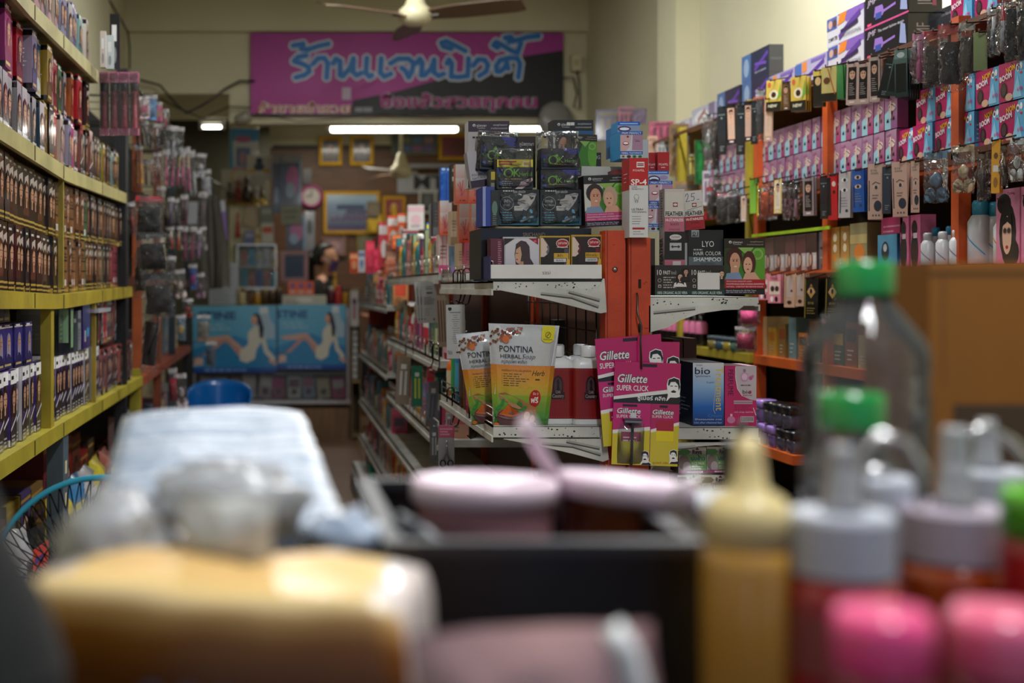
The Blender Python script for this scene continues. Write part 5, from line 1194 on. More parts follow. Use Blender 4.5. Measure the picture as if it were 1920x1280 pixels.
# display box with the SRICHAND header and the white tray lip
t = thing('display_tray', 'black and white counter display tray with a white sasi lip on the left gondola shelf', 'display', P(1022, 526, Y0))
s_ = Y0 / F
def loc(px, py): return ((px - 1022) * s_, (526 - py) * s_)
m = MB(); x0, z0 = loc(921, 522); x1, z1 = loc(1129, 496); m.box(x0, .004, z0, x1, .008, z1, '#cfcfcd')
a = Art(x1 - x0, z1 - z0, '#d6d6d4'); a.text('sasi', .5, .30, .30, '#22242a', align='c', bold=-.008); m.art_flat(a, (x0, .004, z0), (1, 0, 0), (0, 0, 1)); m.build('front_lip', t)
MB().box(x0 - .002, .004, -.0, x1 + .002, .25, .003, '#15151a').build('base', t)
MB().box(x0 - .002, .008, .003, x0 + .0, .25, z1 + .02, '#2a3060').build('side_wall', t)
m = MB(); xa, za = loc(915, 520); xb, zb = loc(1129, 424); m.box(xa, .1, .004, xb, .28, zb, '#0c0b0e', 'gloss')
a = Art(xb - xa, zb - .004, '#0d0c10').text('SRICHAND', .48, .84, .075, '#8a7a58', align='c', w=.2).text('BANGKOK 1948', .48, .79, .02, '#6a6048', align='c', w=.09); m.art_flat(a, (xa, .1, .004), (1, 0, 0), (0, 0, 1), 'gloss'); m.build('header_box', t)
ZD = P(0, 424, Y0).z
def goods(name, label, cat, x0, y0, x1, y1, Y, d, art, side, zbase=None, **k): return slab(name, label, cat, x0, y0, x1, y1, Y, d, art, side, **k)
goods('hair_dye_box', 'maroon box with small print at the left end of the sasi tray', 'box', 920, 447, 943, 521, 2.935, .05, lambda w_, h_: Art(w_, h_, '#5a2034').rect(.55, .02, .35, .96, '#6a2840').lines(.6, .9, .28, 16, .055, .02, '#b9909c', 3), '#4a1a2a')
def bust(w_, h_):
 a = Art(w_, h_, '#b9b7c4', '#c9c7d0'); a.rect(0, 0, .03, 1, '#8a8890'); a.poly([(.0, 1), (.3, 1), (.0, .82)], '#1c1a1e').poly([(.7, 1), (.97, 1), (.97, .84)], '#8a1f30').ell(.88, .93, .04, .03, '#d8506a')
 a.poly([(.12, 0), (.2, .22), (.4, .3), (.66, .3), (.85, .2), (.92, 0)], '#a81420')
 a.poly([(.34, .3), (.3, .6), (.34, .86), (.48, .95), (.62, .92), (.72, .8), (.74, .5), (.84, .36), (.72, .22), (.5, .2)], '#3c2a30').rect(.42, .28, .13, .14, '#b98a70').poly([(.33, .42), (.31, .56), (.34, .72), (.46, .8), (.5, .6), (.46, .4), (.4, .36)], '#c99c80')
 a.rect(.33, .62, .07, .015, '#1a1214').ell(.365, .47, .025, .015, '#8a1020').ell(.52, .08, .22, .05, '#c42030').ell(.52, .08, .19, .035, '#d8c0c4'); return a
goods('hair_dye_box', 'white box with a red-clothed woman in the sasi tray', 'box', 945, 447, 1011, 521, 2.93, .04, bust, '#b4b2b8', top='#c9c7cc')
goods('hair_dye_box', 'plain white box behind the red-clothed woman box in the sasi tray', 'box', 943, 444, 1009, 520, 2.975, .018, plain('#c4c2c6'), '#a8a6aa')
def goldbox(brown):
 def f(w_, h_):
  a = Art(w_, h_, '#b9942c'); a.rect(.03, .03, .94, .93, '#15120f').rect(.03, .55, .28, .41, '#6a6470' if not brown else '#5a2028').rect(.7, .3, .27, .4, '#4a4450' if not brown else '#6a1a24')
  a.poly([(.03, .95), (.1, .95), (.18, .86), (.26, .78), (.22, .74), (.26, .68), (.2, .62), (.24, .56), (.14, .5), (.03, .5)], '#d0bcae').poly([(.1, .96), (.8, .96), (.8, .3), (.2, .25), (.22, .5), (.34, .7), (.2, .88)], '#171210' if not brown else '#241512')
  a.rect(.03, .0, .94, .28, '#c49c28').text('สูตรใหม่ เพราะธรรมชาติ', .07, .2, .06, '#1a1408', w=.8).text('บำรุงผม คุ้มครอง', .07, .11, .05, '#1a1408', w=.66).rect(.05, .02, .3, .06, '#1a1408')
  a.ell(.74, .82, .21, .11, '#d8c8c0').ell(.74, .82, .19, .09, '#a01428').text('จุฬาเทพ', .74, .80, .06, '#f0e4e0', align='c', w=.3).rect(.56, .72, .36, .02, '#d8c8c0')
  a.rect(.46, .47, .48, .12, '#c49c28').rect(.46, .38, .4, .08, '#c9c9cc').text('สีดำ' if not brown else 'สีน้ำตาลเข้ม', .66, .5, .06, '#1a1408', align='c', maxw=.36).text('BLACK' if not brown else 'DARK BROWN', .66, .40, .04, '#1a1408', align='c', maxw=.3)
  a.poly([(.84, .2), (.9, .5), (.97, .42), (.97, .12)], '#d8a838'); return a
 return f
goods('hair_dye_box', 'gold-edged BLACK hair dye box in the sasi tray', 'box', 1012, 442, 1069, 521, 2.935, .035, goldbox(False), '#8a6c20', top='#b9942c')
goods('hair_dye_box', 'gold-edged dark brown hair dye box at the right end of the sasi tray', 'box', 1071, 440, 1128, 521, 2.935, .035, goldbox(True), '#8a6c20', top='#b9942c')
# sachet boxes stacked on the display
o = goods('sachet_box', 'lower OK Herbal box marked Black on the black display', 'box', 934, 355, 1011, 422, 3.0, .05, lambda w_, h_: ok_lower(w_, h_, 'Black'), '#122630'); wrapped(o, 77 * 3 / F, 67 * 3 / F, .05, 1, .0)
o = goods('sachet_box', 'lower OK Herbal box marked Dark Brown on the black display', 'box', 1013, 355, 1090, 422, 3.0, .05, lambda w_, h_: ok_lower(w_, h_, 'Dark Brown'), '#122630'); wrapped(o, 77 * 3 / F, 67 * 3 / F, .05, 2, .0)
o = goods('sachet_box', 'OK Herbal box with a yellow sticker standing on the Black box', 'box', 932, 299, 999, 354, 3.0, .045, lambda w_, h_: ok_upper(w_, h_, True), '#12202c'); wrapped(o, 67 * 3 / F, 55 * 3 / F, .045, 3, .03)
o = goods('sachet_box', 'OK Herbal box standing directly on the Dark Brown box', 'box', 1014, 318, 1084, 354, 3.0, .045, lambda w_, h_: ok_upper(w_, h_), '#12202c'); wrapped(o, 70 * 3 / F, 36 * 3 / F, .045, 4, .004)
o = goods('sachet_box', 'topmost OK Herbal box in crinkled film on the right pile', 'box', 1015, 278, 1085, 317, 3.0, .045, lambda w_, h_: ok_upper(w_, h_), '#12202c'); wrapped(o, 74 * 3 / F, 39 * 3 / F, .055, 5, .045)
o = goods('sachet_box', 'tilted OK Herbal box in loose film behind the yellow-stickered one', 'box', 900, 256, 966, 318, 3.06, .04, lambda w_, h_: ok_upper(w_, h_), '#12202c', ry=3); wrapped(o, 72 * 3 / F, 60 * 3 / F, .05, 6, .022)
goods('sachet_box', 'small side-on pack with yellow patches left of the yellow-stickered box', 'box', 918, 318, 931, 356, 3.02, .04, lambda w_, h_: Art(w_, h_, '#2a2c22').rect(.2, .5, .6, .4, '#c9b83c').rect(.2, .05, .5, .3, '#8a8a6a'), '#2a2c22')
goods('product_carton', 'blue carton edge standing left of the black display', 'carton', 905, 350, 927, 424, 2.99, .1, lambda w_, h_: Art(w_, h_, '#2a3f9a').rect(.0, 0, .25, 1, '#8a9ad0'), '#22347c')
goods('product_carton', 'dark ringed carton between the blue edge and the Black box', 'carton', 921, 356, 934, 424, 2.985, .06, lambda w_, h_: Art(w_, h_, '#1c2426').ell(.5, .5, .4, .2, '#5a7a70').lines(.2, .3, .6, 6, .05, .02, '#7a8a88', 2), '#1c2426')
# shampoo boxes behind and beside
goods('hair_dye_box', 'tall pale box with a plum top behind the left film-wrapped pile', 'box', 878, 227, 955, 352, 3.12, .06, lambda w_, h_: poom(w_, h_, '#2a1430', 'w', None), '#a8a6a8', top='#2a1430')
goods('hair_dye_box', 'tilted pale box low behind the left film-wrapped pile', 'box', 884, 282, 926, 350, 3.09, .05, lambda w_, h_: Art(w_, h_, '#b4b2b8').rect(0, 0, 1, .2, '#2a1434').text('POOMPUKSA', .1, .32, .06, '#3a3440', w=.8).text('NATURAL - ', .1, .22, .06, '#3a3440', w=.7).ell(.7, .5, .25, .12, '#3a5ab0').ell(.6, .75, .2, .15, '#2a2030'), '#8a888c', ry=-8)
goods('hair_dye_box', 'box with black top and blue band behind the right film-wrapped pile', 'box', 1037, 225, 1112, 352, 3.14, .06, lambda w_, h_: poom(w_, h_, '#16181c', 'g', None).rect(0, .78, 1, .06, '#1f5a8a').rect(.34, .92, .09, .045, '#d8d8d4').rect(.44, .92, .09, .045, '#d8d8d4'), '#16181c', top='#2a2a2e')
goods('hair_dye_box', 'green swirl box leaning right of the film-wrapped pile', 'box', 1068, 252, 1117, 330, 3.06, .05, lambda w_, h_: poom(w_, h_, '#1c1612', 'g', None, couple=False, red=True).ell(.2, .3, .2, .2, '#3a1a14').ell(.18, .22, .12, .14, '#c99478'), '#1c1612', ry=2)
goods('hair_dye_box', 'dark box with a plum header between the two film-wrapped piles', 'box', 966, 256, 1004, 352, 3.08, .05, lambda w_, h_: Art(w_, h_, '#2a3a1c').rect(0, .72, 1, .28, '#221018').text('ภูมิพฤกษา', .2, .82, .07, '#c9c4c8', w=.7).text('POOMPUKSA', .3, .75, .03, '#8a8488', w=.5), '#221018', top='#5a8a9c')
o = goods('hair_dye_box', 'couple-portrait shampoo box with a pink band on top of the gondola', 'box', 1098, 328, 1178, 424, 2.98, .06, lambda w_, h_: poom(w_, h_), '#1c1420', ry=-2.5, top='#b9b9b4')
o = goods('open_flap', 'white cardboard flap folded back above the couple-portrait shampoo box', 'flap', 1090, 312, 1166, 330, 3.05, .1, plain('#b4b4b0'), '#a09f9c', ry=1)
goods('product_carton', 'small black carton lettered NG behind the white flap', 'carton', 1113, 286, 1127, 316, 3.12, .04, lambda w_, h_: Art(w_, h_, '#1c1c1c').text('NG', .1, .6, .22, '#c9c9c9', w=.75), '#1c1c1c')
def smile(w_, h_):
 a = Art(w_, h_, '#c4cad4'); a.rect(0, .87, 1, .13, '#1b58b0').text('PRIM PERFECT', .5, .895, .075, '#e4ecf4', align='c', w=.86)
 a.poly([(.0, .27), (.0, .87), (.5, .87), (.42, .45), (.25, .27)], '#c9a4a8').poly([(.52, .3), (.55, .87), (1, .87), (1, .3)], '#a47c9a').ell(.24, .55, .14, .07, '#8c2040').ell(.24, .56, .11, .04, '#f0f0f0').ell(.33, .8, .05, .04, '#6a3040').rect(.66, .62, .22, .02, '#4a2040').rect(.62, .68, .2, .012, '#5a3048')
 a.rect(0, .14, 1, .13, '#1b58b0').text('HERBAL TOOTHPASTE', .5, .165, .07, '#e4ecf4', align='c', w=.9)
 for i, c in enumerate(['#b9a088', '#5a2024', '#2a8a50', '#2f8a58']): a.ell(.13 + i * .25, .07, .1, .055, c).ell(.13 + i * .25, .07, .04, .03, '#14201c')
 return a
def lipsheader(w_, h_): return Art(w_, h_, '#b4bcc8').rect(0, .74, 1, .26, '#1b58b0').lines(.05, .82, .9, 1, .1, .1, '#a4c4e8', 2).ell(.3, .35, .3, .3, '#5a2a50').ell(.3, .38, .22, .16, '#e8ecf0').ell(.3, .28, .2, .12, '#3a1428').ell(.75, .5, .2, .15, '#a890b0')
goods('toothpaste_box', 'smile-fronted PRIM PERFECT box topmost above the red SP-4 box', 'box', 1163, 246, 1205, 297, 2.95, .09, smile, '#2f7ab0', top='#4a90c0')
goods('toothpaste_box', 'open-mouth toothpaste box standing up behind the topmost PRIM PERFECT box', 'box', 1158, 228, 1200, 296, 3.05, .06, lambda w_, h_: Art(w_, h_, '#8a9ab4').rect(0, .9, 1, .1, '#1b58b0').ell(.3, .8, .3, .08, '#5a2a50').ell(.3, .8, .22, .04, '#e8ecf0').rect(.1, .93, .8, .03, '#a4c4e8'), '#2f7ab0')
goods('toothpaste_box', 'blue-sided toothpaste box behind and left of the open-mouth one', 'box', 1146, 240, 1172, 296, 3.13, .05, lambda w_, h_: Art(w_, h_, '#5a3a60').rect(0, .85, 1, .15, '#1b58b0').rect(0, 0, 1, .6, '#2f7ab0'), '#2a6ea4')
def sp4(w_, h_):
 a = Art(w_, h_, '#cfd0d0'); a.rect(0, .655, 1, .345, '#b81418').rect(.38, .88, .42, .07, '#e4dcd8').rect(.42, .9, .34, .012, '#8a1018').rect(.42, .92, .34, .012, '#8a1018')
 a.text('POAPEL', .5, .83, .026, '#f0e4e0', align='c', w=.62).text('SP-4', .08, .662, .07, '#f4ecea', w=.84, bold=.02)
 a.text('SUPER', .12, .625, .016, '#1a1a1c', w=.3).text('PROBIOTIC 4', .12, .60, .016, '#1a1a1c', w=.62).ring(.38, .51, .14, .02, '#8a8c90').rect(.28, .44, .2, .05, '#cfd0d0').line([(.28, .5), (.32, .44), (.38, .48), (.44, .44), (.48, .5)], .03, '#8a8c90')
 a.text('ULTRA+', .12, .34, .026, '#1a1a1c', w=.62, bold=.01).text('WHITENNING', .12, .31, .02, '#1a1a1c', w=.8).lines(.14, .26, .72, 4, .03, .006, '#4a4c50', 3).rect(.16, .10, .66, .025, '#a81420').lines(.2, .07, .6, 2, .03, .006, '#4a4c50', 4)
 return a
goods('toothpaste_box', 'tall SP-4 toothpaste box, red above and white below, before the orange posts', 'box', 1180, 296, 1215, 445, 2.86, .06, sp4, '#8f9090', sideart=lambda d, h: Art(d, h, '#a8a8a8').rect(0, .6, 1, .4, '#98141a').lines(.3, .8, .5, 3, .05, .012, '#d8a0a0', 2))
goods('toothpaste_box', 'dark red box lying half behind the tall SP-4 box', 'box', 1152, 318, 1182, 362, 3.0, .1, lambda w_, h_: Art(w_, h_, '#6a1418').lines(.6, .6, .3, 3, .14, .04, '#a86a70', 2), '#5a1014', ry=-3)
goods('toothpaste_box', 'plain pale box directly behind the SP-4 and topmost PRIM PERFECT boxes', 'box', 1196, 262, 1216, 440, 2.99, .06, plain('#a4aab0', '#b4bcc0'), '#8a9096')
def poapel(w_, h_): return Art(w_, h_, '#b41a20', '#b8141a').text('POAPEL', .5, .32, .11, '#f0e4e0', align='c', w=.8).lines(.3, .2, .5, 1, .1, .04, '#f0d8d8', 3)
goods('toothpaste_box', 'left of two red POAPEL boxes behind the SP-4 box', 'box', 1214, 286, 1233, 322, 3.1, .05, poapel, '#8a1014'); goods('toothpaste_box', 'right of two red POAPEL boxes behind the SP-4 box', 'box', 1233, 285, 1255, 322, 3.08, .05, poapel, '#8a1014')
goods('toothpaste_box', 'open-mouth toothpaste box just under the red POAPEL boxes', 'box', 1214, 320, 1254, 345, 3.06, .05, lipsheader, '#2f7ab0')
goods('toothpaste_box', 'smile-fronted PRIM PERFECT box behind the FEATHER boxes', 'box', 1217, 339, 1261, 390, 3.02, .05, smile, '#2f7ab0'); goods('toothpaste_box', 'lower smile-fronted PRIM PERFECT box left of the FEATHER boxes', 'box', 1209, 385, 1250, 432, 3.0, .05, smile, '#2f7ab0')
goods('toothpaste_box', 'open-mouth toothpaste box wedged between the two lower smile-fronted boxes', 'box', 1212, 364, 1238, 384, 3.03, .04, lipsheader, '#2f7ab0')
def feather_top(pink):
 def f(w_, h_):
  a = Art(w_, h_, '#c4c0ba'); a.rect(.06, .42, .86, .5, '#cbc8c0').rect(.42, .58, .24, .1, '#8a1f28').ell(.54, .63, .1, .03, '#d8d0cc')
  a.rect(0, 0, 1, .34, '#b46478' if pink else '#9c1424').text('FEATHER', .05, .37, .10, '#17181c', w=.9, bold=.02).text('Hi-STAINLESS', .05, .24, .065, '#f0e8e8', w=.9, bold=.015).text('BLADES', .3, .15, .05, '#17181c', w=.42).text('DOUBLE EDGE', .22, .03, .035, '#5a1420', w=.55)
  return a
 return f
fside = lambda d, h: Art(d, h, '#b9a8a4').text('FEATHER', .75, .12, .22, '#2a1a1c', rot=math.pi / 2, w=2.2)
goods('razor_blade_box', 'upper FEATHER blade box with a plain cream top standing on the black one', 'box', 1246, 354, 1283, 434, 2.93, .04, feather_top(True), '#b0a8a0', sideart=lambda d, h: Art(d, h, '#a8a09c').lines(.3, .9, .4, 14, .06, .02, '#3a3436', 3), top='#c9c4bc')
def feather_low(w_, h_):
 return Art(w_, h_, '#141416').rect(0, 0, 1, .2, '#b46478').rect(.4, .0, .4, .16, '#c9c0bc').ell(.54, .84, .3, .08, '#d0ccc8').text('PLATINUM', .54, .82, .05, '#17181c', align='c', w=.4).rect(.25, .46, .58, .22, '#b4b4b8').rect(.32, .555, .44, .03, '#17181c').rect(.36, .53, .05, .08, '#17181c').rect(.66, .53, .05, .08, '#17181c').lines(.3, .75, .5, 1, .1, .03, '#8a8a8a', 3)
goods('razor_blade_box', 'black and pink FEATHER blade box under the cream-topped one', 'box', 1246, 434, 1284, 500, 2.93, .04, feather_low, '#a89a98', sideart=lambda d, h: Art(d, h, '#a89a98').text('FEATHER', .7, .08, .30, '#2a1a1c', rot=math.pi / 2, w=1.5, bold=.02))
def f25(w_, h_):
 a = feather_top(False)(w_, h_); a.rect(.02, .7, .96, .28, '#cdccca')
 a.line([(.12, .86), (.16, .92), (.24, .93), (.27, .87), (.2, .79), (.12, .73), (.34, .74)], .028, '#2a3a6a').line([(.62, .93), (.44, .92), (.42, .84), (.54, .85), (.58, .79), (.5, .74), (.4, .75)], .028, '#2a3a6a').line([(.7, .76), (.82, .765)], .028, '#2a3a6a').line([(.14, .51), (.92, .585)], .02, '#4a6a8a').line([(.14, .475), (.5, .5)], .016, '#4a6a8a')
 return a
goods('razor_blade_box', 'leaning FEATHER blade box with 25 handwritten in blue ink', 'box', 1286, 357, 1322, 430, 2.94, .03, f25, '#9a9894', ry=-5)
goods('product_carton', 'white card spacer angled behind the black FEATHER box', 'carton', 1285, 455, 1296, 500, 2.95, .03, plain('#b9b7b2'), '#a09e9a', ry=-6)
def fasttray(n):
 def f(w_, h_):
  a = Art(w_, h_, '#2c2422', '#221d1c'); a.rect(0, 0, 1, .18, '#123a34').text('100% ORGANIC ALOE VERA', .5, .05, .09, '#d8e0dc', align='c', w=.86)
  a.text('10', .06, .68, .17, '#e0dcd8', w=.13).text('FAST', .24, .70, .12, '#e0dcd8', w=.2, bold=.01).text('ติดทนเร็ว', .46, .70, .1, '#b9b4b0', w=.16).lines(.24, .58, .36, 1, .1, .035, '#a8a4a0', 2)
  a.ring(.13, .50, .05, .008, '#c9c4c0').lines(.24, .50, .34, 2, .08, .035, '#a8a4a0', 3).rect(.09, .26, .09, .1, '#a8a4a0').rect(.11, .28, .05, .05, '#2c2422').lines(.24, .33, .38, 2, .08, .035, '#a8a4a0', 4)
  if n == 0: woman(a, .72, .62, .22, '#14100f', '#c9a48c', '#d8d4d0'); woman(a, .88, .78, .2, '#14100f', '#b48c74', '#1c1817')
  else: woman(a, .92, .72, .22, '#14100f', '#c9a48c', '#1c1817'); a.rect(.22, .2, .64, .55, '#d2d2d0')
  return a
 return f
goods('shampoo_box', 'dark 10 minute shampoo display box with two women on the right gondola shelf', 'box', 1228, 497, 1293, 554, 2.9, .09, fasttray(0), '#221c1a'); goods('shampoo_box', 'dark shampoo display box with a blank white sticker on the right gondola shelf', 'box', 1293, 497, 1358, 554, 2.9, .09, fasttray(1), '#221c1a')
def lyo(w_, h_): return Art(w_, h_, '#15181a').rect(0, 0, 1, .24, '#5c666c').rect(.08, .8, .22, .2, '#8a9498').text('01', .11, .85, .1, '#15181a', w=.16).lines(.1, .82, .18, 1, .1, .03, '#22282a', 2).text('LYO', .56, .52, .17, '#d8dcdc', align='c', w=.34).lines(.14, .42, .4, 1, .1, .04, '#a8acac', 3).text('HAIR COLOR', .14, .28, .11, '#d8dcdc', w=.8).text('SHAMPOO', .14, .11, .11, '#dfe3e3', w=.8, bold=.01).text('แชมพูปิดผมขาว', .34, .02, .05, '#22282a', w=.42)
goods('shampoo_box', 'black LYO hair color shampoo box behind the white-stickered display box', 'box', 1291, 431, 1356, 497, 2.94, .05, lyo, '#101214', top='#2a2c2e')
goods('hair_dye_box', 'couple-portrait shampoo box with a red band at the end of the right gondola shelf', 'box', 1358, 447, 1434, 552, 2.93, .018, lambda w_, h_: poom(w_, h_, '#241811', 'g', '#a81820', foot='#1a1412', red=True), '#1c1410', top='#2a201a')
goods('product_carton', 'narrow brown carton between the orange post and the dark display boxes', 'carton', 1215, 447, 1228, 553, 2.93, .12, lambda w_, h_: Art(w_, h_, '#2c201c').lines(.2, .5, .6, 8, .05, .02, '#6a5a50', 2), '#241a16')
# lower left shelf: pouches and bottles
def pontina_art(w_, h_):
 a = Art(w_, h_, '#c9cdd2', '#c4c8ce', 14, 2)
 G = lambda y, h, c, c2: a.rect(.0, y, 1, h, c, c2, 12, 3)
 G(.0, .10, '#3a5a34', '#3f7a34'); G(.10, .22, '#3f8a3c', '#8aa838'); G(.32, .13, '#b0a838', '#d09a34'); G(.45, .16, '#d09a34', '#cf7f34')
 rr = random.Random(5)
 for i in range(46):
  u = rr.random() ** 1.3 * .46; v = .97 - rr.random() * (.17 - u * .28); a.ell(u, v, rr.uniform(.008, .03), rr.uniform(.005, .02), rr.choice(['#7a3414', '#9a4a1c', '#5a2410', '#8a5a5a', '#a85a24']), 7, rr.random() * 3)
 a.ell(.22, .855, .05, .036, '#c8682a')
 a.poly([(.74, .995), (.93, .995), (.93, .86), (.88, .835), (.79, .835), (.74, .86)], '#cfc61c').ring(.835, .91, .042, .006, '#3a3820').line([(.815, .895), (.85, .925)], .008, '#3a3820').text('PONTINA', .835, .86, .012, '#4a4820', align='c', w=.14)
 a.text('PONTINA', .13, .735, .06, '#1c2430', w=.49, bold=.004).text('HERBAL', .14, .675, .037, '#1c2430', w=.3, bold=.004)
 a.text('Soap', .45, .675, .045, '#1c2430', w=.2, shear=.35, bold=-.012).text('สบู่สมุนไพร พรทิน่า', .15, .63, .03, '#22303a', w=.38)
 a.text('สมุนไพรมะหาด โสม ขมิ้น สูตรเข้มข้น', .15, .55, .018, '#4a3a18', w=.46).rect(.155, .42, .004, .11, '#6a5a20').lines(.175, .52, .42, 6, .022, .008, '#5a5018', 3)
 a.text('Herb', .62, .515, .05, '#2a3014', w=.2, shear=.3, bold=.01).lines(.68, .47, .12, 1, .1, .014, '#2a3014', 1)
 a.ell(.70, .295, .1, .085, '#b0141c').text('ซื้อ 3', .66, .33, .022, '#f0e4e0', w=.09).text('ฟรี', .63, .255, .05, '#f4ecea', w=.13, bold=.02)
 a.poly([(.1, .33), (.2, .345), (.5, .27), (.76, .2), (.74, .14), (.5, .19), (.28, .24), (.12, .28)], '#a8744a').line([(.12, .32), (.72, .18)], .014, '#c49a70').ell(.36, .22, .12, .02, '#b4866a', rot=-.3)
 for x, y, r_ in ((.1, .2, .7), (.16, .25, 1.2), (.45, .24, -.6), (.52, .2, .4), (.6, .1, .9), (.36, .04, .2), (.5, .06, -.4), (.62, .05, .5), (.06, .14, 1.4)): a.ell(x, y, .055, .018, '#2f8a3c', 8, r_)
 a.ell(.28, .10, .22, .085, '#5a2c30').ell(.28, .135, .215, .05, '#7a5a5c').poly([(.09, .13), (.16, .17), (.26, .235), (.33, .2), (.46, .14), (.3, .11)], '#c86420').poly([(.26, .235), (.33, .2), (.46, .14), (.34, .14)], '#a84c18')
 a.ell(.57, .13, .07, .05, '#b4584c').ell(.58, .13, .055, .04, '#d8c8a0').ell(.68, .1, .06, .045, '#c06a58').ell(.68, .1, .045, .035, '#d8ccaa').ell(.67, .035, .1, .035, '#c9d4cc').ell(.67, .038, .085, .026, '#4a8a40').ell(.05, .03, .05, .02, '#c86a24')
 return a
def pontina(label, x0, y0, x1, y1, Y, ry, seed):
 a, b = P(x0, y1, Y), P(x1, y0, Y); w_, h_ = b.x - a.x, b.z - a.z
 t_ = .05
 surf = lambda u, v: t_ / 2 * (math.sin(math.pi * min(max(u / w_, 0), 1)) ** .6) * (math.sin(math.pi * min(max((v / h_) * .8 + .0, 0), 1)) ** .6 if v < h_ else 0)
 t = thing('soap_pouch', label, 'pouch', ((a.x + b.x) / 2, Y, a.z), 0, None, 0, ry)
 m = MB(); nx, ny = 14, 16
 for sg in (-1, 1):
  ids = [[m.vert(((-w_ / 2 + w_ * i / nx) * (.76 + .24 * j / ny), sg * surf(w_ * i / nx, h_ * j / ny), h_ * j / ny)) for i in range(nx + 1)] for j in range(ny + 1)]
  for j in range(ny):
   for i in range(nx):
    q = (ids[j][i], ids[j][i + 1], ids[j + 1][i + 1], ids[j + 1][i]); m.idx(q if sg < 0 else tuple(reversed(q)), '#b9bdc2', 'sachet', True)
 m.build('pouch_body', t)
 m = MB(); m.art(pontina_art(w_, h_), lambda u, v, l: Vector(((u - w_ / 2) * (.76 + .24 * v / h_), -surf(u, v) - .0012 - l, v)), 'sachet', eps=.0005); m.build('printed_front', t)
pontina('front PONTINA herbal soap pouch standing beside the white-capped bottles', 909, 608, 1042, 802, 2.93, 2, 1)
pontina('second PONTINA soap pouch leaning behind the front one', 872, 620, 985, 792, 3.03, -6, 2)
def talc(label, px, Y, grp='white bottles in dark red sleeves'):
 s = Y / F; b = P(px, 799, 2.9); z = ZL; x = (px - CX) / F * Y; w_ = 65 * 2.95 / F; h_ = 147 * 2.95 / F; d_ = .05
 t = thing('bottle', label, 'bottle', (x, Y + d_ / 2, z), group=grp)
 m = MB(); r = .017; H1 = h_ * .78
 def ring(k, z_): return [m.vert(((w_ / 2 - r) * sx * k + r * k * math.cos(math.radians(an)), (d_ / 2 - r) * sy * k + r * k * math.sin(math.radians(an)), z_)) for sx, sy, a0 in ((1, 1, 0), (-1, 1, 90), (-1, -1, 180), (1, -1, 270)) for an in (a0, a0 + 30, a0 + 60, a0 + 90)]
 zs = [(.94, 0), (1, .004), (1, H1 - .012), (.97, H1 - .004), (.86, H1 + .006), (.60, H1 + .012), (.42, H1 + .014)]
 rs = [ring(k, z_) for k, z_ in zs]
 for a, c in zip(rs, rs[1:]):
  for i in range(16): m.idx((a[i], a[(i + 1) % 16], c[(i + 1) % 16], c[i]), '#d4d6d8', 'plastic', True)
 m.idx(list(reversed(rs[0])), '#d4d6d8', 'plastic'); m.idx(rs[-1], '#d4d6d8', 'plastic'); m.build('body', t)
 m = MB(); z0, z1 = h_ * .08, h_ * .72; k = 1.025
 def ring2(z_): return [m.vert(((w_ / 2 - r) * sx + r * k * math.cos(math.radians(an)) + .0006 * sx, (d_ / 2 - r) * sy + r * k * math.sin(math.radians(an)) + .0006 * sy, z_)) for sx, sy, a0 in ((1, 1, 0), (-1, 1, 90), (-1, -1, 180), (1, -1, 270)) for an in (a0, a0 + 30, a0 + 60, a0 + 90)]
 a, c = ring2(z0), ring2(z1)
 for i in range(16): m.idx((a[i], a[(i + 1) % 16], c[(i + 1) % 16], c[i]), '#7a1416', 'plastic', True)
 W2, H2 = w_ * .5, h_ * .34; em = Art(W2, H2, '#7a1416')
 em.poly([(.2, .35), (.2, .7), (.3, .88), (.5, .97), (.7, .88), (.8, .7), (.8, .35)], '#1e1416').poly([(.28, .4), (.28, .68), (.36, .82), (.5, .9), (.64, .82), (.72, .68), (.72, .4)], '#4a3034').poly([(.4, .4), (.45, .62), (.4, .75), (.52, .84), (.58, .7), (.55, .55), (.62, .4)], '#141012')
 em.rect(.12, .08, .76, .26, '#1e1416').text('CAR', .5, .30, .1, '#8a7478', align='c', w=.3, bold=.03).text('Country', .5, .14, .13, '#8a7478', align='c', w=.66, bold=.03)
 m.art_flat(em, (-W2 / 2, -d_ / 2 - .0012, h_ * .30), (1, 0, 0), (0, 0, 1), 'plastic')
 for i in range(14):
  for zz in (z0 + .003, z1 - .004): m.box(-w_ * .44 + i * w_ * .064, -d_ / 2 - .0016, zz, -w_ * .44 + i * w_ * .064 + .0016, -d_ / 2 - .0008, zz + .0006, '#b46a60', 'plastic')
 m.build('sleeve', t)
 m = MB().lathe([(w_ * .21, H1 + .012), (w_ * .21, H1 + .014), (w_ * .225, H1 + .017), (w_ * .225, h_ - .004), (w_ * .19, h_)], 22, '#d8dadc', 'plastic'); m.lathe([(w_ * .212, H1 + .013), (w_ * .212, H1 + .0165)], 22, '#15151a', 'plastic', caps=False); m.build('cap', t)
talc('white-capped bottle in a dark red sleeve right beside the PONTINA pouch', 1046, 2.93); talc('white-capped bottle in a dark red sleeve next to the orange post', 1108, 2.92)
talc('bottle behind the one beside the PONTINA pouch', 1048, 2.999); talc('bottle behind the one next to the orange post', 1094, 3.0)
goods('product_carton', 'dark dented tube carton in the shadow behind the bottles', 'carton', 1040, 600, 1100, 660, 3.5, .1, lambda w_, h_: Art(w_, h_, '#2a2620').poly([(.1, 0), (.9, .8), (1, 0)], '#5a5a14'), '#1c1a16')
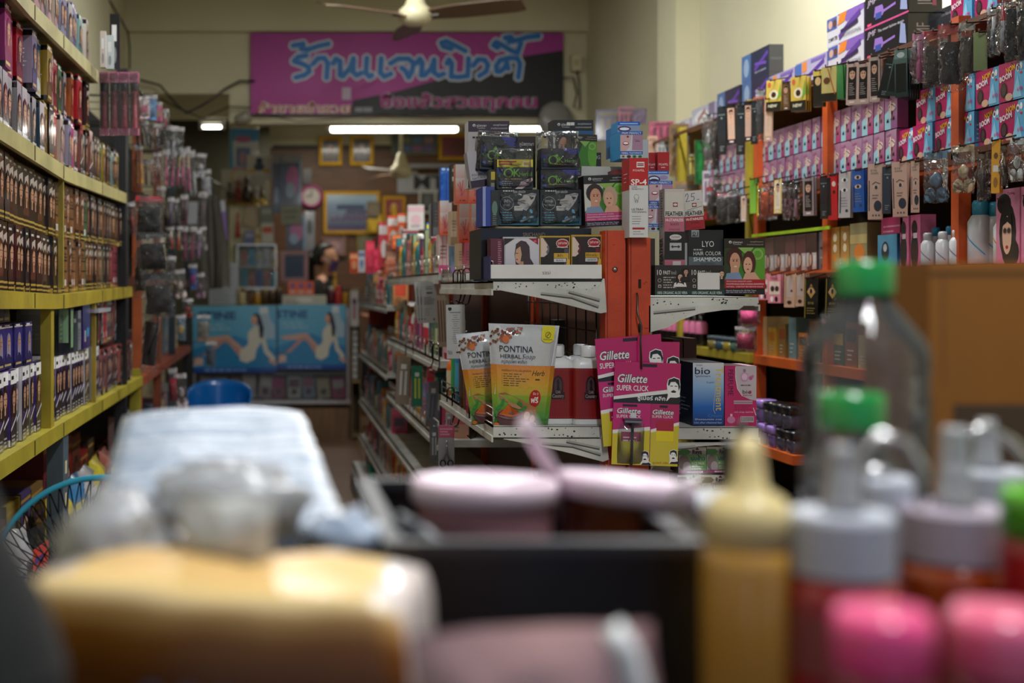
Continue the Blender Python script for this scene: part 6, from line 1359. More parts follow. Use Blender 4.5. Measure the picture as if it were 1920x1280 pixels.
# side goods on the lower shelf, near the fence
def bottle(name, label, cat, x, y, z, h_, r, body, cap, group=None, lab=None, seg=14, capf=.8, sy=1, mat='plastic', pump=False):
 t = thing(name, label, cat, (x, y, z), group=group); sh_ = h_ * capf
 m = MB().lathe([(r * .9, 0), (r, h_ * .03), (r, sh_ * .78), (r * .8, sh_ * .9), (r * .4, sh_)], seg, body, mat, sy=sy)
 if lab: m.lathe([(r * 1.015, h_ * .12), (r * 1.015, sh_ * .7)], seg, lab, 'card', caps=False, sy=sy)
 m.build('body', t)
 m = MB().lathe([(r * .45, sh_ - .002), (r * .45, h_ * .97), (r * .35, h_)], seg, cap, 'plastic')
 if pump: m.tube([(0, 0, h_ * .98), (0, 0, h_ * 1.1), (-r * 1.2, -r * .4, h_ * 1.1)], r * .14, cap, 'plastic')
 m.build('cap', t); return t
for i, (px, Y, h_, r, b_, c_, l_, d_) in enumerate([(836, 3.75, .13, .018, '#e0702c', '#e0702c', '#d8d0b0', 'orange bottle at the far end of the lower gondola shelf'), (846, 3.66, .2, .02, '#1f7a50', '#17603c', '#2a9a60', 'green bottle next to the orange one on the lower shelf'), (853, 3.55, .19, .02, '#2a7ab0', '#2a7ab0', '#4aa0c8', 'blue flowered bottle on the lower gondola shelf'),
     (862, 3.4, .2, .022, '#3c2c28', '#2c201c', '#4a3a34', 'dark brown bottle behind the leaning PONTINA pouch'), (880, 3.2, .17, .028, '#a8285c', '#b0305c', '#b83a6c', 'magenta pump bottle by the leaning PONTINA pouch'), (868, 3.3, .16, .02, '#6a4030', '#2c201c', None, 'amber bottle left of the magenta one')]):
 bottle('bottle', d_, 'bottle', (px - CX) / F * Y + .02, Y, ZL, h_, r, b_, c_, lab=l_, pump=(i == 4))
# goods on the top left shelf, seen along the fence
def flame(w_, h_): return Art(w_, h_, '#c8451c', '#bfc0c0', 1, 1).rect(0, .3, 1, .35, '#c8704c', '#c0bfbf').line([(.4, .2), (.55, .6)], .05, '#b03a5c').line([(.5, .2), (.3, .55)], .05, '#a83a64').line([(.55, .25), (.85, .55)], .05, '#b84a6c').line([(.5, .25), (.15, .5)], .05, '#b4506c').rect(.3, .07, .12, .03, '#6a1a10').rect(.5, .07, .2, .03, '#6a1a10')
for i, (x0, y0, x1, y1, Y) in enumerate([(854, 308, 880, 382, 3.6), (880, 308, 905, 382, 3.56), (861, 382, 884, 455, 3.5), (884, 382, 906, 455, 3.45), (825, 376, 847, 441, 3.9)]):
 goods('cream_box', 'white to orange shaded box, ' + ['upper row left', 'upper row right, behind the film-wrapped pile', 'lower row left', 'lower row right', 'standing apart on the left under the blue packs'][i], 'box', x0, y0, x1, y1, Y, .04, flame, '#b46a4c', top='#b9b9b9')
goods('tissue_pack', 'blue film-wrapped pack pair topmost on the left gondola side', 'pack', 826, 314, 848, 376, 3.95, .05, lambda w_, h_: Art(w_, h_, '#2058b0').rect(.48, 0, .04, 1, '#123a80').ell(.25, .95, .18, .04, '#9abce8').ell(.7, .94, .18, .04, '#9abce8'), '#1a4a98', mat='sachet')
goods('product_carton', 'narrow black carton between the blue pack and the orange shaded boxes', 'carton', 846, 308, 855, 378, 3.78, .05, lambda w_, h_: Art(w_, h_, '#1f1d1c').rect(.2, .55, .6, .12, '#a8a49c').rect(.2, .8, .6, .08, '#8a8680'), '#1f1d1c')
L_ = [(812, 378, 827, 442, 4.15, '#3a3c3e', '#5c5e60', 'dark grey tall carton at the bay post'), (808, 382, 816, 446, 4.3, '#8a8c8e', '#a8aaac', 'light grey carton edge at the bay post'), (822, 440, 846, 516, 3.92, '#c9b0ac', '#c43a7a', 'pink floral carton with a magenta foot on the side shelf'), (845, 396, 862, 460, 3.72, '#b4a088', '#8a7458', 'stack of beige comb cards on the side shelf'),
      (846, 460, 858, 512, 3.78, '#5a7a94', '#8a6aa4', 'blue violet booklet row on the side shelf'), (858, 456, 874, 512, 3.62, '#b8a084', '#a08a6c', 'tan lettered card block on the side shelf'), (872, 455, 888, 512, 3.48, '#b4586c', '#c47a8c', 'rose booklet row beside the clear bottles'), (833, 505, 850, 520, 3.8, '#7a6a60', '#9a8a7c', 'low brown pack beside the fence')]
for x0, y0, x1, y1, Y, c, c2, d_ in L_:
 goods('product_carton', d_, 'carton', x0, y0, x1, y1, Y, .06, (lambda c, c2: lambda w_, h_: Art(w_, h_, c).rect(.0, 0, 1, .25, c2).rect(.3, 0, .04, 1, c2).rect(.62, 0, .04, 1, c2).lines(.15, .7, .7, 4, .09, .03, '#6a5a54', 3))(c, c2), c)
for i, (px, Y) in enumerate([(893, 3.3), (905, 3.22)]):
 bottle('bottle', ['left', 'right'][i] + ' of two clear lotion bottles with pale blue caps behind the fence', 'bottle', (px - CX) / F * Y, Y, ZT, .118, .0135, '#8fb4cc', '#5a94d8', lab='#b84a70', seg=12)
# wire hooks with cards
def shook(px, y0, y1, Y, parent):
 s = Y / F
 m = MB().tube([((px - 8 - CX) / F * Y * 0 + (-8) * s, 0, (-26) * s), (-8 * s, 0, -6 * s), (-4 * s, 0, 0), (3 * s, 0, 0), (6 * s, 0, -6 * s), (6 * s, 0, -(y1 - y0) * .75 * s), (2 * s, 0, -(y1 - y0) * .95 * s), (-5 * s, 0, -(y1 - y0) * s), (-12 * s, 0, -(y1 - y0) * .9 * s)], .0021, '#2c2622', 'metal', 6)
 return m
for i, (px, y0, y1, Y) in enumerate([(858, 506, 572, 3.42), (866, 505, 568, 3.38), (876, 503, 572, 3.33), (846, 727, 795, 3.6), (856, 735, 800, 3.5), (888, 758, 822, 3.15), (818, 645, 700, 3.88), (806, 640, 690, 3.96), (769, 640, 682, 4.6)]):
 single(shook(px, y0, y1, Y, None), 'wire_hook', ['first', 'second', 'third'][i % 3] + [' black wire hook on the upper shelf fence', ' black wire hook on the lower shelf fence', ' black wire hook on the far bay fence'][i // 3], 'hook', P(px, y0, Y), group='black wire hooks on the fences')
def heartcard(w_, h_): return Art(w_, h_, '#b9bcba').ell(.16, .925, .06, .028, '#17181a').ell(.24, .925, .06, .028, '#17181a').poly([(.1, .92), (.3, .92), (.2, .88)], '#17181a').rect(.2, .85, .56, .012, '#4a4c4c').lines(.5, .8, .4, 14, .04, .009, '#5c5e5e', 3, 'c').rect(.06, .1, .02, .06, '#2a2a2a').lines(.1, .13, .3, 3, .025, .012, '#4a4c4c', 4).rect(.5, .1, .24, .03, '#3a3a3a')
goods('hang_card', 'white hang card with a black heart hooked on the upper fence', 'card', 838, 571, 873, 672, 3.3, .003, heartcard, '#a8aaa8', ry=-1)
def infocard(w_, h_): return Art(w_, h_, '#9a9c9a').lines(.5, .88, .7, 2, .05, .02, '#4a4c4c', 3, 'c').rect(.3, .72, .4, .04, '#4a4c4c').lines(.1, .62, .8, 5, .04, .015, '#4a4c4c', 4).lines(.1, .34, .6, 4, .05, .01, '#6a6c6a', 5).rect(.08, .08, .1, .03, '#5a5a5a').rect(.7, .06, .12, .05, '#5a5a5a')
for i in range(3): goods('hang_card', ['grey printed card hooked on the far bay fence, in front', 'grey card edge behind the printed one', 'rearmost grey card edge of the hooked three'][i], 'card', 793 - i * 5, 529 - i, 821 - i * 5, 605, 3.98 + i * .04, .003, infocard, '#8a8c8a', ry=-2 + i * -1.5)
for i in range(3): goods('hang_card', ['beige folded', 'second beige', 'third beige'][i] + ' card left of the white heart card', 'card', 823 + i * 5, 553, 837 + i * 5, 650, 3.8 - i * .05, .003, lambda w_, h_: Art(w_, h_, '#a89a84').rect(.1, .1, .15, .8, '#7a5a4a').rect(.5, .1, .1, .8, '#8a6a5a'), '#8a7c68', ry=-3)
def scissors_art(w_, h_): return Art(w_, h_, '#9a9c9e').rect(0, .72, 1, .28, '#b4506c').lines(.1, .9, .8, 3, .06, .03, '#d8a0b0', 2)
o = goods('scissors_pack', 'small scissors in a pink-headed pack hooked below the lower fence', 'pack', 822, 797, 852, 880, 3.42, .003, scissors_art, '#8a8c8e')
m = MB(); s_ = 3.42 / F
for sg in (-1, 1):
 m.tube([(0, -.006, 55 * s_), (sg * 1.0 * s_, -.006, 30 * s_), (sg * 5 * s_, -.006, 18 * s_)], .002, '#8a8c8e')
 m.tube([(sg * 7 * s_ + 5 * s_ * math.cos(k * .7), -.006, 12 * s_ + 6 * s_ * math.sin(k * .7)) for k in range(9)], .0018, '#2a2a2c', closed=True)
m.build('scissors', o)
for x0, y0, x1, y1, Y, c, c2, d_, ry in [(741, 668, 766, 758, 4.5, '#7a6c5a', '#b4b4b0', 'clear pack with a white curved comb hooked on the far bay fence', 3), (772, 686, 792, 762, 4.35, '#1f6a50', '#a8b43a', 'green and lime card with three white strips hooked in the far bay', 0), (801, 687, 815, 716, 4.0, '#a01c30', '#801424', 'dark red tab hooked in the far bay', 0),
      (798, 714, 818, 800, 4.02, '#5c5854', '#3a3634', 'grey tool card hanging under the dark red tab', 4), (806, 800, 822, 866, 3.9, '#4a4844', '#9a9a96', 'dark blister pack beside the scissors pack', 0), (836, 775, 848, 812, 3.55, '#8a8a84', '#a02040', 'clear pouch hooked above the scissors pack', 0)]:
 goods('hanging_pack', d_, 'pack', x0, y0, x1, y1, Y, .01, (lambda c, c2: lambda w_, h_: Art(w_, h_, c).rect(.25, .2, .18, .5, c2).rect(.6, .2, .18, .5, c2).rect(.3, .74, .4, .1, '#c4c4c0'))(c, c2), c, ry=ry, mat='gloss')
# razor cards
def gil(a, x, y, k, col='#d8d8dc', dark='#1a1418'):
 a.text('Gillette', x, y, .075 * k, dark, w=.43 * k, bold=.055, shear=.18).text('Gillette', x, y, .075 * k, col, w=.43 * k, bold=.02, shear=.18)
 a.text('SUPER CLICK', x, y - .075 * k, .048 * k, '#e4dce0', w=.46 * k, bold=.015)
def mustache(a, x, y, k):
 r = a.h / a.w; X = lambda v: x + v * k * r; Y_ = lambda v: y + v * k
 a.poly([(X(-.45), Y_(-.85)), (X(-.36), Y_(-.5)), (X(-.45), Y_(.2)), (X(-.38), Y_(.55)), (X(0), Y_(.72)), (X(.36), Y_(.6)), (X(.46), Y_(.1)), (X(.4), Y_(-.4)), (X(.7), Y_(-.65)), (X(.72), Y_(-.85))], '#e0e0e0')
 a.poly([(X(-.4), Y_(-.85)), (X(-.2), Y_(-.62)), (X(.2), Y_(-.62)), (X(.45), Y_(-.55)), (X(.66), Y_(-.7)), (X(.68), Y_(-.85))], '#141214')
 a.poly([(X(-.38), Y_(.2)), (X(-.34), Y_(.52)), (X(0), Y_(.66)), (X(.33), Y_(.55)), (X(.42), Y_(.1)), (X(.34), Y_(-.2)), (X(.28), Y_(.2)), (X(.1), Y_(.4)), (X(-.2), Y_(.38)), (X(-.3), Y_(.12))], '#141214')
 a.ell(X(0), Y_(-.05), .3 * k * r, .42 * k, '#e4e4e4').rect(X(-.22), Y_(.1), .16 * k * r, .05 * k, '#141214').rect(X(.06), Y_(.1), .16 * k * r, .05 * k, '#141214')
 a.poly([(X(-.18), Y_(-.22)), (X(0), Y_(-.13)), (X(.18), Y_(-.22)), (X(.12), Y_(-.3)), (X(-.12), Y_(-.3))], '#141214')
PK, DK = '#b0145c', '#a0124e'
def gcard(w_, h_):
 a = Art(w_, h_, '#b8186a', PK, 1, 4)
 a.poly([(0, .66), (1, .76), (1, .71), (0, .58)], '#d8d8d8').poly([(0, .63), (1, .72), (1, .6), (0, .6)], '#151214')
 gil(a, .04, .80, 1.05); mustache(a, .90, .76, .15); a.text('ซูเปอร์ คลิก', .36, .635, .036, '#e0e0e0', w=.42, bold=.02)
 a.rect(0, .0, .565, .6, '#b8186a').rect(.575, 0, .425, .6, '#a81458').rect(.566, 0, .008, .6, '#8a1048')
 a.poly([(0, 0), (0, .30), (.565, .34), (.565, 0)], '#c9b81c').poly([(.575, 0), (.575, .32), (1, .40), (1, 0)], '#c4b428').poly([(0, .30), (0, .335), (.565, .375), (.565, .34)], '#e0dcd8').poly([(.575, .32), (.575, .35), (1, .43), (1, .4)], '#e0dcd8')
 a.text('Gillette', .05, .50, .05, '#1a1418', w=.36, bold=.05, shear=.18).text('Gillette', .05, .50, .05, '#d8d8dc', w=.36, bold=.02, shear=.18).text('SUPER CLICK', .05, .455, .03, '#e4dce0', w=.37)
 a.text('Gillette', .59, .50, .045, '#1a1418', w=.32, bold=.05, shear=.18).text('Gillette', .59, .50, .045, '#d8d8dc', w=.32, bold=.02, shear=.18).text('SUPER CLICK', .59, .465, .026, '#e4dce0', w=.32)
 a.rect(.14, .565, .22, .022, '#1a0a12').rect(.7, .565, .12, .022, '#1a0a12').rect(.26, .455, .09, .05, '#c9c9cc').rect(.13, .23, .3, .09, '#a01c4c').lines(.16, .26, .22, 2, .03, .012, '#e0d0d8', 2).rect(.66, .24, .26, .1, '#d8c400').rect(.66, .34, .26, .10, '#a01030')
 a.rect(.42, .955, .22, .03, '#1a0a12'); mustache(a, .50, .08, .09); mustache(a, .93, .1, .09); a.text('ซูเปอร์ คลิก', .62, .02, .02, '#8a3a20', w=.24)
 return a
def razor_card(label, cx, ytop, ybot, wpx, Y, ry, razor):
 s = Y / F; w_, h_ = wpx * s, (ybot - ytop) * s; b = P(cx, ybot, Y)
 t = thing('razor_card', label, 'razor card', b, group=None, ry=ry)
 m = MB().box(-w_ / 2, 0, 0, w_ / 2, .0016, h_, '#8a1a4c'); m.art_flat(gcard(w_, h_), (-w_ / 2, 0, 0), (1, 0, 0), (0, 0, 1), 'gloss'); m.build('card', t)
 if razor:
  x = -w_ * .22
  m = MB().box(x - .0026, -.014, .0, x + .0026, -.009, h_ * .4, '#17181a', 'plastic').box(x - .018, -.016, h_ * .415, x + .018, -.005, h_ * .435, '#9a9ca0', 'metal').box(x - .02, -.017, h_ * .438, x + .02, -.004, h_ * .45, '#5a5c60', 'metal'); m.build('razor', t)
  MB().pillow(w_ * .42, h_ * .42, .035, '#ffffff', 'clear', 6, 8, .001, 2, x0=x - w_ * .21, z0=.0).build('blister', t)
 return t
razor_card('front Gillette SUPER CLICK card with a razor in its blister, hooked on the orange post', 1208, 679, 872, 124, 2.855, 2.0, True)
razor_card('second Gillette SUPER CLICK card fanned out up and left behind the front one', 1193, 630, 832, 124, 2.868, -4.5, False)
razor_card('rearmost Gillette SUPER CLICK card peeping out right behind the front one', 1212, 640, 835, 118, 2.88, 1, False)
c_ = P(1194, 553, 2.885)
single(MB().tube([(0, .0, .004), (0, -.006, -.002), (-.004, -.02, -.04), (.004, -.024, -.07), (.0, -.03, -.10), (.001, -.034, -.165)], .0022, '#5a5450', 'metal'), 'wire_hook', 'long wire hook in the orange post slot carrying the razor cards', 'hook', c_)
# bio boxes
def bio(w_, h_):
 a = Art(w_, h_, '#1c4f9a', '#123a80', 1, 1).rect(0, .0, 1, .3, '#0e2a60', '#1560b4').rect(0, .3, 1, .35, '#1560b4', '#8ab0d4', 1, 3).rect(0, .65, 1, .35, '#8ab0d4', '#c9ccd0', 1, 3)
 a.text('bio', .06, .82, .11, '#15203c', w=.5, bold=.01).text('Green', .1, .955, .02, '#15203c', w=.2)
 a.line([(.08, .8), (.12, .77), (.16, .79)], .015, '#15203c').text('ishmart', .16, .775, .03, '#22304c', w=.4, shear=.3).text('Super', .44, .675, .03, '#3a4a64', w=.26).text('Treatment', .74, .93, .12, '#d8b430', rot=-math.pi / 2, w=1.40)
 a.line([(.74, .6), (.68, .4), (.66, .25), (.72, .19)], .012, '#c9b860').text('Cream', .48, .13, .05, '#3a78c8', w=.44).text('ให้ผลผมตรง สวย', .06, .085, .022, '#d0d8e0', w=.86).text('Use after chemical hair', .04, .03, .028, '#a8c4e4', w=.9, shear=.3)
 return a
goods('treatment_box', 'blue bio Super Treatment Cream box on the lower right gondola shelf', 'box', 1299, 680, 1357, 797, 2.93, .2, bio, '#10203c', top='#8a9098', sideart=lambda d, h: Art(d, h, '#0e1a34').lines(.5, .4, .4, 4, .06, .02, '#8a94ac', 3))
def perfume(w_, h_):
 a = Art(w_, h_, '#b81e5c', '#b01a64'); a.poly([(.34, 1), (.34, .8), (.4, .62), (.55, .5), (.8, .44), (1, .42), (1, 1)], '#b9aeb6').line([(.34, .98), (.34, .8), (.4, .62), (.55, .5)], .02, '#e4d8dc')
 a.text('PERFUME', .10, .94, .09, '#3a1428', rot=-math.pi / 2, w=.82).ell(.62, .82, .13, .08, '#c490b8').ell(.62, .82, .09, .055, '#d8b8d0').rect(.58, .9, .08, .05, '#8a7a8c').ell(.82, .8, .06, .035, '#b0588c').ell(.88, .83, .04, .025, '#c46a9c')
 a.lines(.5, .67, .34, 1, .05, .018, '#6a4a5a', 2).text('bio', .56, .54, .06, '#4a3a44', w=.28, bold=.01).ell(.8, .565, .04, .025, '#b0184c').text('PERFUME', .56, .5, .022, '#b0184c', w=.3).rect(.28, .395, .6, .03, '#a89aa4').rect(.28, .365, .6, .02, '#a89aa4').lines(.3, .33, .55, 4, .03, .01, '#8a1848', 2).text('สปา บำรุง ผมหอม', .3, .22, .022, '#e8d0dc', w=.6)
 a.rect(.5, .06, .42, .1, '#b9aab0');
 for i in range(12): a.rect(.52 + i * .033, .08, .014, .07, '#3a2a30')
 a.ell(.2, .1, .13, .06, '#c47aa0').rect(.17, .16, .07, .04, '#d8b0c4').line([(.9, .3), (.98, .18)], .02, '#e4d8dc'); return a
goods('treatment_box', 'pink PERFUME bio box beside the blue cream box', 'box', 1359, 686, 1418, 798, 2.93, .1, perfume, '#9a1850', top='#b48a9c')
for i, (x0, x1, y0) in enumerate([(1262, 1280, 636), (1282, 1306, 634)]): goods('product_carton', ['left', 'right'][i] + ' dark maroon box standing behind the black boxes on the lower right shelf', 'carton', x0, y0, x1, 700, 3.35, .12, plain('#3a1014'), '#48141a')
goods('product_carton', 'black film-wrapped box block behind the razor cards', 'carton', 1256, 676, 1297, 797, 3.02, .3, lambda w_, h_: Art(w_, h_, '#10141c').lines(.2, .6, .7, 8, .06, .02, '#5a6270', 2), '#12161e', mat='gloss', top='#2a3038')
def reya(thai, c1, c2, c3):
 def f(w_, h_):
  a = Art(w_, h_, '#a8a6a4').rect(0, .86, 1, .14, '#c4c4c0').poly([(0, .7), (.0, .92), (.34, .92), (.44, .82), (.34, .7)], c1).rect(.3, .0, .7, .72, c2).ell(.2, .4, .2, .3, '#7a706c').ell(.3, .25, .15, .2, '#a89aa0')
  a.text('Reya', .5, .74, .17, '#2c1a1c', w=.34, bold=.02).poly([(.6, .9), (.67, 1.0), (.74, .9)], '#5a1420').text(thai, .45, .5, .15, c3, w=.5, bold=.02).text('Goat Milk' if 'ข้าว' not in thai else 'RICE MILK', .47, .34, .09, '#e4e0d8', w=.46).lines(.48, .24, .4, 2, .08, .04, '#c4c0b8', 2).rect(0, 0, 1, .12, '#8a2c6a' if 'ข้าว' in thai else '#3a1c24').lines(.3, .03, .6, 1, .1, .05, '#d8c4d0', 2); return a
 return f
for i, (x0, y0, x1, y1, f_, d_) in enumerate([(1272, 838, 1324, 887, reya('นมข้าว', '#4a8a4a', '#6a9a5a', '#15306a'), 'left of two green and white Reya rice soap boxes'), (1325, 837, 1372, 886, reya('นมข้าว', '#4a8a4a', '#6a9a5a', '#15306a'), 'right of two green and white Reya rice soap boxes'),
      (1316, 890, 1367, 941, reya('มะขาม', '#3a2418', '#5a2c14', '#c9a838'), 'brown Reya goat milk soap box under the green and white ones'), (1270, 890, 1315, 941, reya('มะขาม', '#3a2418', '#5a2c14', '#c9a838'), 'brown Reya soap box left of the Goat Milk one')]):
 goods('soap_box', d_, 'box', x0, y0, x1, y1, 2.93, .06, f_, '#6a6462')
for i, x in enumerate((1369, 1396)): goods('soap_box', ['first', 'second'][i] + ' orange carton right of the brown soap boxes', 'box', x, 888, x + 24, 941, 3.0, .08, lambda w_, h_: Art(w_, h_, '#a84a1c').rect(.1, .8, .8, .1, '#c9a080').lines(.2, .5, .6, 4, .1, .03, '#5a2810', 2), '#8a3c18')
for i in range(3): goods('soap_box', ['left', 'middle', 'right'][i] + ' dark carton on the low shelf behind the yellow squeeze bottle', 'box', 1272 + 46 * i, 950, 1316 + 46 * i, 1010, 2.95, .08, lambda w_, h_: Art(w_, h_, '#3a2a2c').rect(.1, .6, .8, .25, '#8a7a78'), '#2c2022')
# goods along the far bays of the gondola's left side
pg = ['#c9503a', '#d8cfc4', '#d0607c', '#7a8f8a', '#c98a5a', '#3c4a5a', '#a8b4b8', '#c43a5c', '#6a4a6c', '#e07a3a', '#8fa07a', '#2f7a80', '#b9b4ac', '#5a2c3c']
def small_pack(k):
 c, c2 = pg[k % 14], pg[(k * 5 + 3) % 14]; h_ = .11 + .012 * (k % 6)
 return carton(.055, .07, h_, Art(.055, h_, c).rect(.1, .55, .8, .3, c2).lines(.15, .4, .7, 3, .09, .03, '#3a3432', k), Art(.07, h_, c2 if k % 3 == 0 else c).rect(.15, .3, .7, .35, pg[(k * 3 + 5) % 14]).lines(.2, .22, .6, 2, .08, .03, '#3a3432', k), c, c, 'gloss').mesh('pack')
SPK = [small_pack(k) for k in range(14)]
def bot_mesh(c, cap, h_, r, lab=None, sy=1.0):
 m = MB().lathe([(r * .9, 0), (r, .006), (r, h_ * .6), (r * .75, h_ * .76), (r * .4, h_ * .82)], 12, c, 'plastic', sy=sy); m.lathe([(r * .48, h_ * .8), (r * .48, h_ * .97), (r * .4, h_)], 10, cap, 'plastic')
 if lab: m.lathe([(r * 1.01, h_ * .15), (r * 1.01, h_ * .52)], 12, lab, 'card', caps=False, sy=sy)
 return m.mesh('bottle')
BTL = [bot_mesh('#d8d4cc', '#d8d4cc', .16, .024, '#c43a4c'), bot_mesh('#c9962c', '#e0dcd0', .16, .026, '#d8c07a'), bot_mesh('#2f7a80', '#b9b9b4', .15, .028), bot_mesh('#b0203c', '#2a2a2a', .14, .025, '#d8a0a8'), bot_mesh('#4a6a4c', '#c9c9c4', .17, .022, '#b9c49a')]
BCOL = ['white', 'amber', 'teal', 'crimson', 'green']
PGN = ['coral', 'cream', 'rose pink', 'grey green', 'tan', 'slate', 'pale grey', 'crimson', 'violet', 'orange', 'sage', 'teal', 'light grey', 'wine red']
def side_row(ya, yb, z, what, grp, seed, step=.075, hmax=None):
 r = random.Random(seed); y = ya; i = 0
 while y < yb:
  kk = r.randrange(14)
  if r.random() < .68: single(SPK[kk], 'product_pack', '%s pack, %s from the near end on %s' % (PGN[kk], ORD[i], what), 'pack', (G0 + .03, y, z), -90 + r.uniform(-8, 8), grp)
  else: single(BTL[kk % 5], 'bottle', '%s bottle, %s from the near end on %s' % (BCOL[kk % 5], ORD[i], what), 'bottle', (G0 + .05, y, z), 0, grp)
  i += 1; y += step + r.uniform(0, .012)
side_row(3.95, 5.6, 1.245, 'second bay top shelf of the island', 'goods on the second bay top shelf', 1)
side_row(3.95, 5.6, .98, 'second bay middle shelf of the island', 'goods on the second bay middle shelf', 2)
side_row(3.95, 5.6, .74, 'second bay lower shelf of the island', 'goods on the second bay lower shelf', 3)
side_row(4.6, 5.6, .36, 'second bay bottom tier of the island', 'goods on the second bay bottom tier', 9)
side_row(5.8, 7.55, 1.12, 'far bay top shelf of the island', 'goods on the far bay top shelf', 4)
side_row(5.8, 7.55, .82, 'far bay middle shelf of the island', 'goods on the far bay middle shelf', 5)
side_row(5.8, 7.55, .545, 'far bay lower shelf of the island', 'goods on the far bay lower shelf', 6, .09)
side_row(5.9, 7.4, .33, 'far bay bottom tier of the island', 'goods on the far bay bottom tier', 8, .09)
lot = [('#d8b838', '#d8d8d4', 'yellow'), ('#a8c03c', '#d8d8d4', 'lime green'), ('#6a6478', '#d8d8d4', 'grey violet')]
def flat_bottle(c, cap):
 m = MB().lathe([(.022, 0), (.04, .02), (.046, .07), (.036, .13), (.016, .165)], 16, c, 'plastic', sy=.45); m.lathe([(.016, .163), (.016, .195), (.013, .2)], 12, cap, 'plastic'); return m.mesh('lotion_bottle')
FB = [flat_bottle(a, b) for a, b, _ in lot]
for i in range(13):
 k = 2 if i < 6 else (1 if i < 9 else 0); n = i if k == 2 else (i - 6 if k == 1 else i - 9)
 single(FB[k], 'lotion_bottle', '%s %s bottle from the near end of the white-capped row on the base shelf' % (ORD[n], lot[k][2]), 'bottle', (G0 + .06, 4.2 + i * .12, .165), 90, 'white-capped lotion bottles on the base shelf')
for i, (y, c, cap, r_, h_, d_) in enumerate([(6.0, '#b8681c', '#c97a2a', .05, .12, 'amber jar with an orange lid on the base shelf'), (6.25, '#8a4a1c', '#b8862c', .05, .1, 'brown jar beside the amber one on the base shelf'), (6.5, '#b9a89c', '#8a1f3c', .07, .12, 'pale tub with a crimson lid on the base shelf'),
  (6.85, '#1f8a78', '#b4b4b0', .08, .14, 'big teal tub with a grey lid on the base shelf'), (7.15, '#1f4a50', '#d0d0cc', .035, .16, 'dark teal bottle with a white cap at the far base shelf'), (7.35, '#1c3a44', '#d0d0cc', .035, .15, 'second dark bottle with a white cap at the far base shelf'), (7.5, '#3a2c54', '#8a8a90', .05, .2, 'violet and grey can at the end of the base shelf')]):
 t = thing('tub', d_, 'tub', (G0 + .08, y, .165)); MB().lathe([(r_ * .85, 0), (r_, .01), (r_, h_ * .75)], 20, c, 'plastic').build('body', t); MB().lathe([(r_ * 1.05, h_ * .75), (r_ * 1.05, h_), (r_ * .9, h_ * 1.02)], 20, cap, 'plastic').build('lid', t)
# bigger things on top of the far bays
B_ = [(656, 474, 672, 512, 7.6, '#d8551c', '#e8a070', 'orange carton at the far end of the island top'), (672, 470, 684, 510, 7.4, '#b9bcc4', '#6a7a9a', 'silver and blue wrapped pack at the far island end'), (686, 452, 702, 512, 7.0, '#d8304c', '#e04a60', 'tall coral red box left on the far island top'), (700, 466, 712, 512, 6.9, '#c82c4a', '#d84460', 'shorter coral red box beside the tall one'),
      (711, 416, 728, 500, 6.6, '#d0404c', '#e4dcd8', 'glossy red and white wrapped gift pack'), (727, 404, 748, 466, 6.5, '#d8581c', '#d8d4cc', 'orange gift box with a white flower'), (746, 400, 760, 452, 6.4, '#d85a20', '#c9c4bc', 'orange and white bow gift box'), (765, 384, 795, 424, 6.2, '#d0ccc8', '#d8b0b8', 'white box with a pink top on the island'),
      (735, 440, 752, 460, 6.1, '#d05a28', '#e08a50', 'small orange carton before the gift boxes'), (755, 430, 785, 452, 5.8, '#c0b8b0', '#8a3a40', 'clear tray of small wrapped items'), (722, 487, 740, 514, 6.0, '#d8704c', '#e49070', 'left coral tube in the pink rack tray'), (742, 487, 756, 514, 5.9, '#d86a48', '#e08a68', 'right coral tube in the pink rack tray'),
      (748, 472, 764, 520, 5.6, '#4a9ab4', '#d8d8d4', 'blue and white rounded bottle pack'), (764, 450, 775, 518, 5.0, '#c98a8a', '#a06a6a', 'dusty pink tall carton on the second bay'), (775, 450, 787, 518, 4.9, '#8fa0ac', '#6a7a88', 'grey blue tall carton on the second bay'), (787, 452, 796, 518, 4.8, '#3a4448', '#5a6468', 'slate tall carton on the second bay'),
      (797, 450, 810, 520, 4.5, '#d4d0cc', '#d86a7c', 'white bottle with a pink cap on the second bay'), (800, 418, 812, 450, 4.6, '#2a8ac0', '#d8c83a', 'blue and yellow pack by the bay post')]
B_.append((725, 455, 798, 514, 6.15, '#b98a70', '#8a5a44', 'brown open carton the orange gift boxes stand on'))
for x0, y0, x1, y1, Y, c, c2, d_ in B_:
 goods('product_carton', d_, 'carton', x0, y0, x1, y1 + (6 if y1 < 500 else 0), Y, .07, (lambda c, c2: lambda w_, h_: Art(w_, h_, c).rect(0, .72, 1, .2, c2).ell(.5, .4, .32, .2, c2).lines(.2, .15, .6, 2, .07, .03, '#5a3a34', 2))(c, c2), c, mat='gloss')
